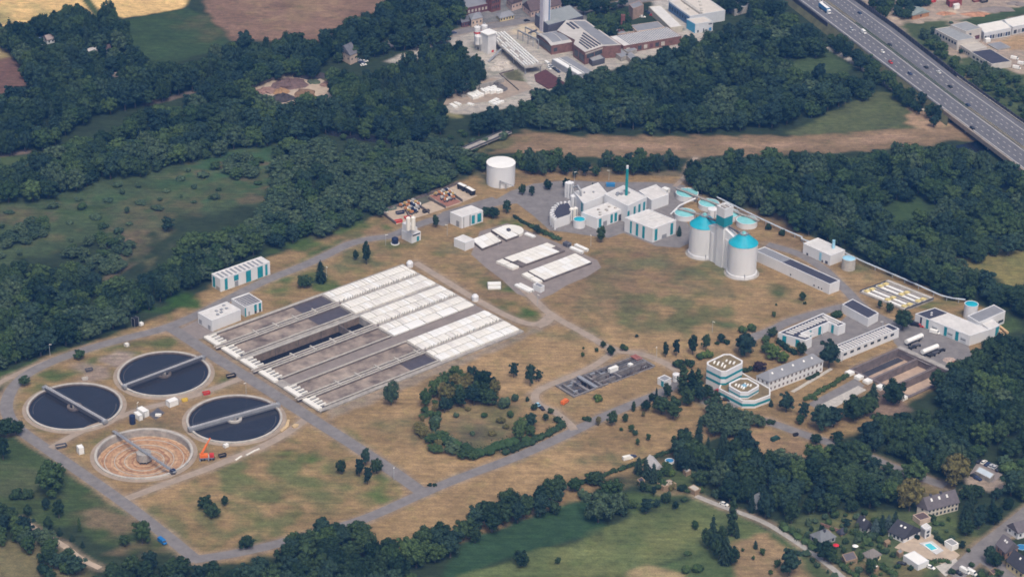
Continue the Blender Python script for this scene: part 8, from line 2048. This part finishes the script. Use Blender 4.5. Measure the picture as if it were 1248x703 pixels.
for t in own:
    _, k, x, y, w_, h_, fi = t
    ph = FOREST[fi][0]
    kk = {'dark': 'd', 'mid': 'm', 'willow': 'w', 'spruce': 's', 'bush': 'b', 'olive': 'o'}[k.rstrip('0123456')]
    plant(k, x, y, w_, h_, f'{KL[kk]} among its like in the {ph}', f'{KL[kk]}s in the {ph}')
rest = [t for t in trees if id(t) not in ownset]
print('TREES', len(trees), 'own', len(own), 'rest', len(rest))
# everything further off is one woodland mass: points that carry the same crowns
kinds = sorted({t[1] for t in rest})
me = bpy.data.meshes.new('woodland')
me.vertices.add(len(rest))
me.vertices.foreach_set('co', np.array([(t[2], t[3], 0) for t in rest], np.float32).ravel())
a = me.attributes.new('kind_id', 'INT', 'POINT'); a.data.foreach_set('value', [kinds.index(t[1]) for t in rest])
a = me.attributes.new('size', 'FLOAT_VECTOR', 'POINT')
a.data.foreach_set('vector', np.array([(t[4] / (2 * CROWN[t[1]][1]), t[4] / (2 * CROWN[t[1]][1]), t[5] / CROWN[t[1]][2]) for t in rest], np.float32).ravel())
a = me.attributes.new('turn', 'FLOAT_VECTOR', 'POINT')
a.data.foreach_set('vector', np.array([(0, 0, rngf.uniform(0, 6.283)) for t in rest], np.float32).ravel())
wo = bpy.data.objects.new('woodland', me); COL.objects.link(wo)
wo['kind'] = 'stuff'
ng = bpy.data.node_groups.new('woodland', 'GeometryNodeTree')
ng.interface.new_socket('Geometry', in_out='INPUT', socket_type='NodeSocketGeometry')
ng.interface.new_socket('Geometry', in_out='OUTPUT', socket_type='NodeSocketGeometry')
gi = ng.nodes.new('NodeGroupInput'); go = ng.nodes.new('NodeGroupOutput')
jn = ng.nodes.new('GeometryNodeJoinGeometry')
def named(nm, ty):
    n = ng.nodes.new('GeometryNodeInputNamedAttribute'); n.data_type = ty; n.inputs['Name'].default_value = nm; return n
kn, sn, tn = named('kind_id', 'INT'), named('size', 'FLOAT_VECTOR'), named('turn', 'FLOAT_VECTOR')
for i, k in enumerate(kinds):
    if k not in _proto: plant(k, *G(-30, 60 + i * 3)[:2], 9, 12, 'dark tree at the far left edge of the upper wood', 'trees at the far left edge')
    cmp_ = ng.nodes.new('FunctionNodeCompare'); cmp_.data_type = 'INT'; cmp_.operation = 'EQUAL'
    ng.links.new(kn.outputs[0], cmp_.inputs[2]); cmp_.inputs[3].default_value = i
    j2 = ng.nodes.new('GeometryNodeJoinGeometry')
    for ch in _proto[k].children:
        oi = ng.nodes.new('GeometryNodeObjectInfo'); oi.transform_space = 'ORIGINAL'; oi.inputs['Object'].default_value = ch
        ng.links.new(oi.outputs['Geometry'], j2.inputs[0])
    ip = ng.nodes.new('GeometryNodeInstanceOnPoints')
    ng.links.new(gi.outputs[0], ip.inputs['Points']); ng.links.new(cmp_.outputs[0], ip.inputs['Selection'])
    ng.links.new(j2.outputs[0], ip.inputs['Instance'])
    ng.links.new(tn.outputs[0], ip.inputs['Rotation']); ng.links.new(sn.outputs[0], ip.inputs['Scale'])
    ng.links.new(ip.outputs[0], jn.inputs[0])
ng.links.new(jn.outputs[0], go.inputs[0])
md = wo.modifiers.new('woodland', 'NODES'); md.node_group = ng
# ------------------------------------------------------------------ the air
hm = bpy.data.materials.new('haze'); hm.use_nodes = True
t_ = hm.node_tree; t_.nodes.clear()
ho = t_.nodes.new('ShaderNodeOutputMaterial'); hv = t_.nodes.new('ShaderNodeVolumePrincipled')
hv.inputs['Color'].default_value = (.11, .38, 1.0, 1); hv.inputs['Density'].default_value = 0.98e-4; hv.inputs['Anisotropy'].default_value = .1
t_.links.new(hv.outputs[0], ho.inputs['Volume'])
b = MB().box(frame((0, 1300), (1, 0), (0, 1)), -3600, 3600, -3900, 3900, -9, CAMH + 30)
o = bpy.data.objects.new('haze', b.mesh('haze', hm)); COL.objects.link(o); o['kind'] = 'stuff'
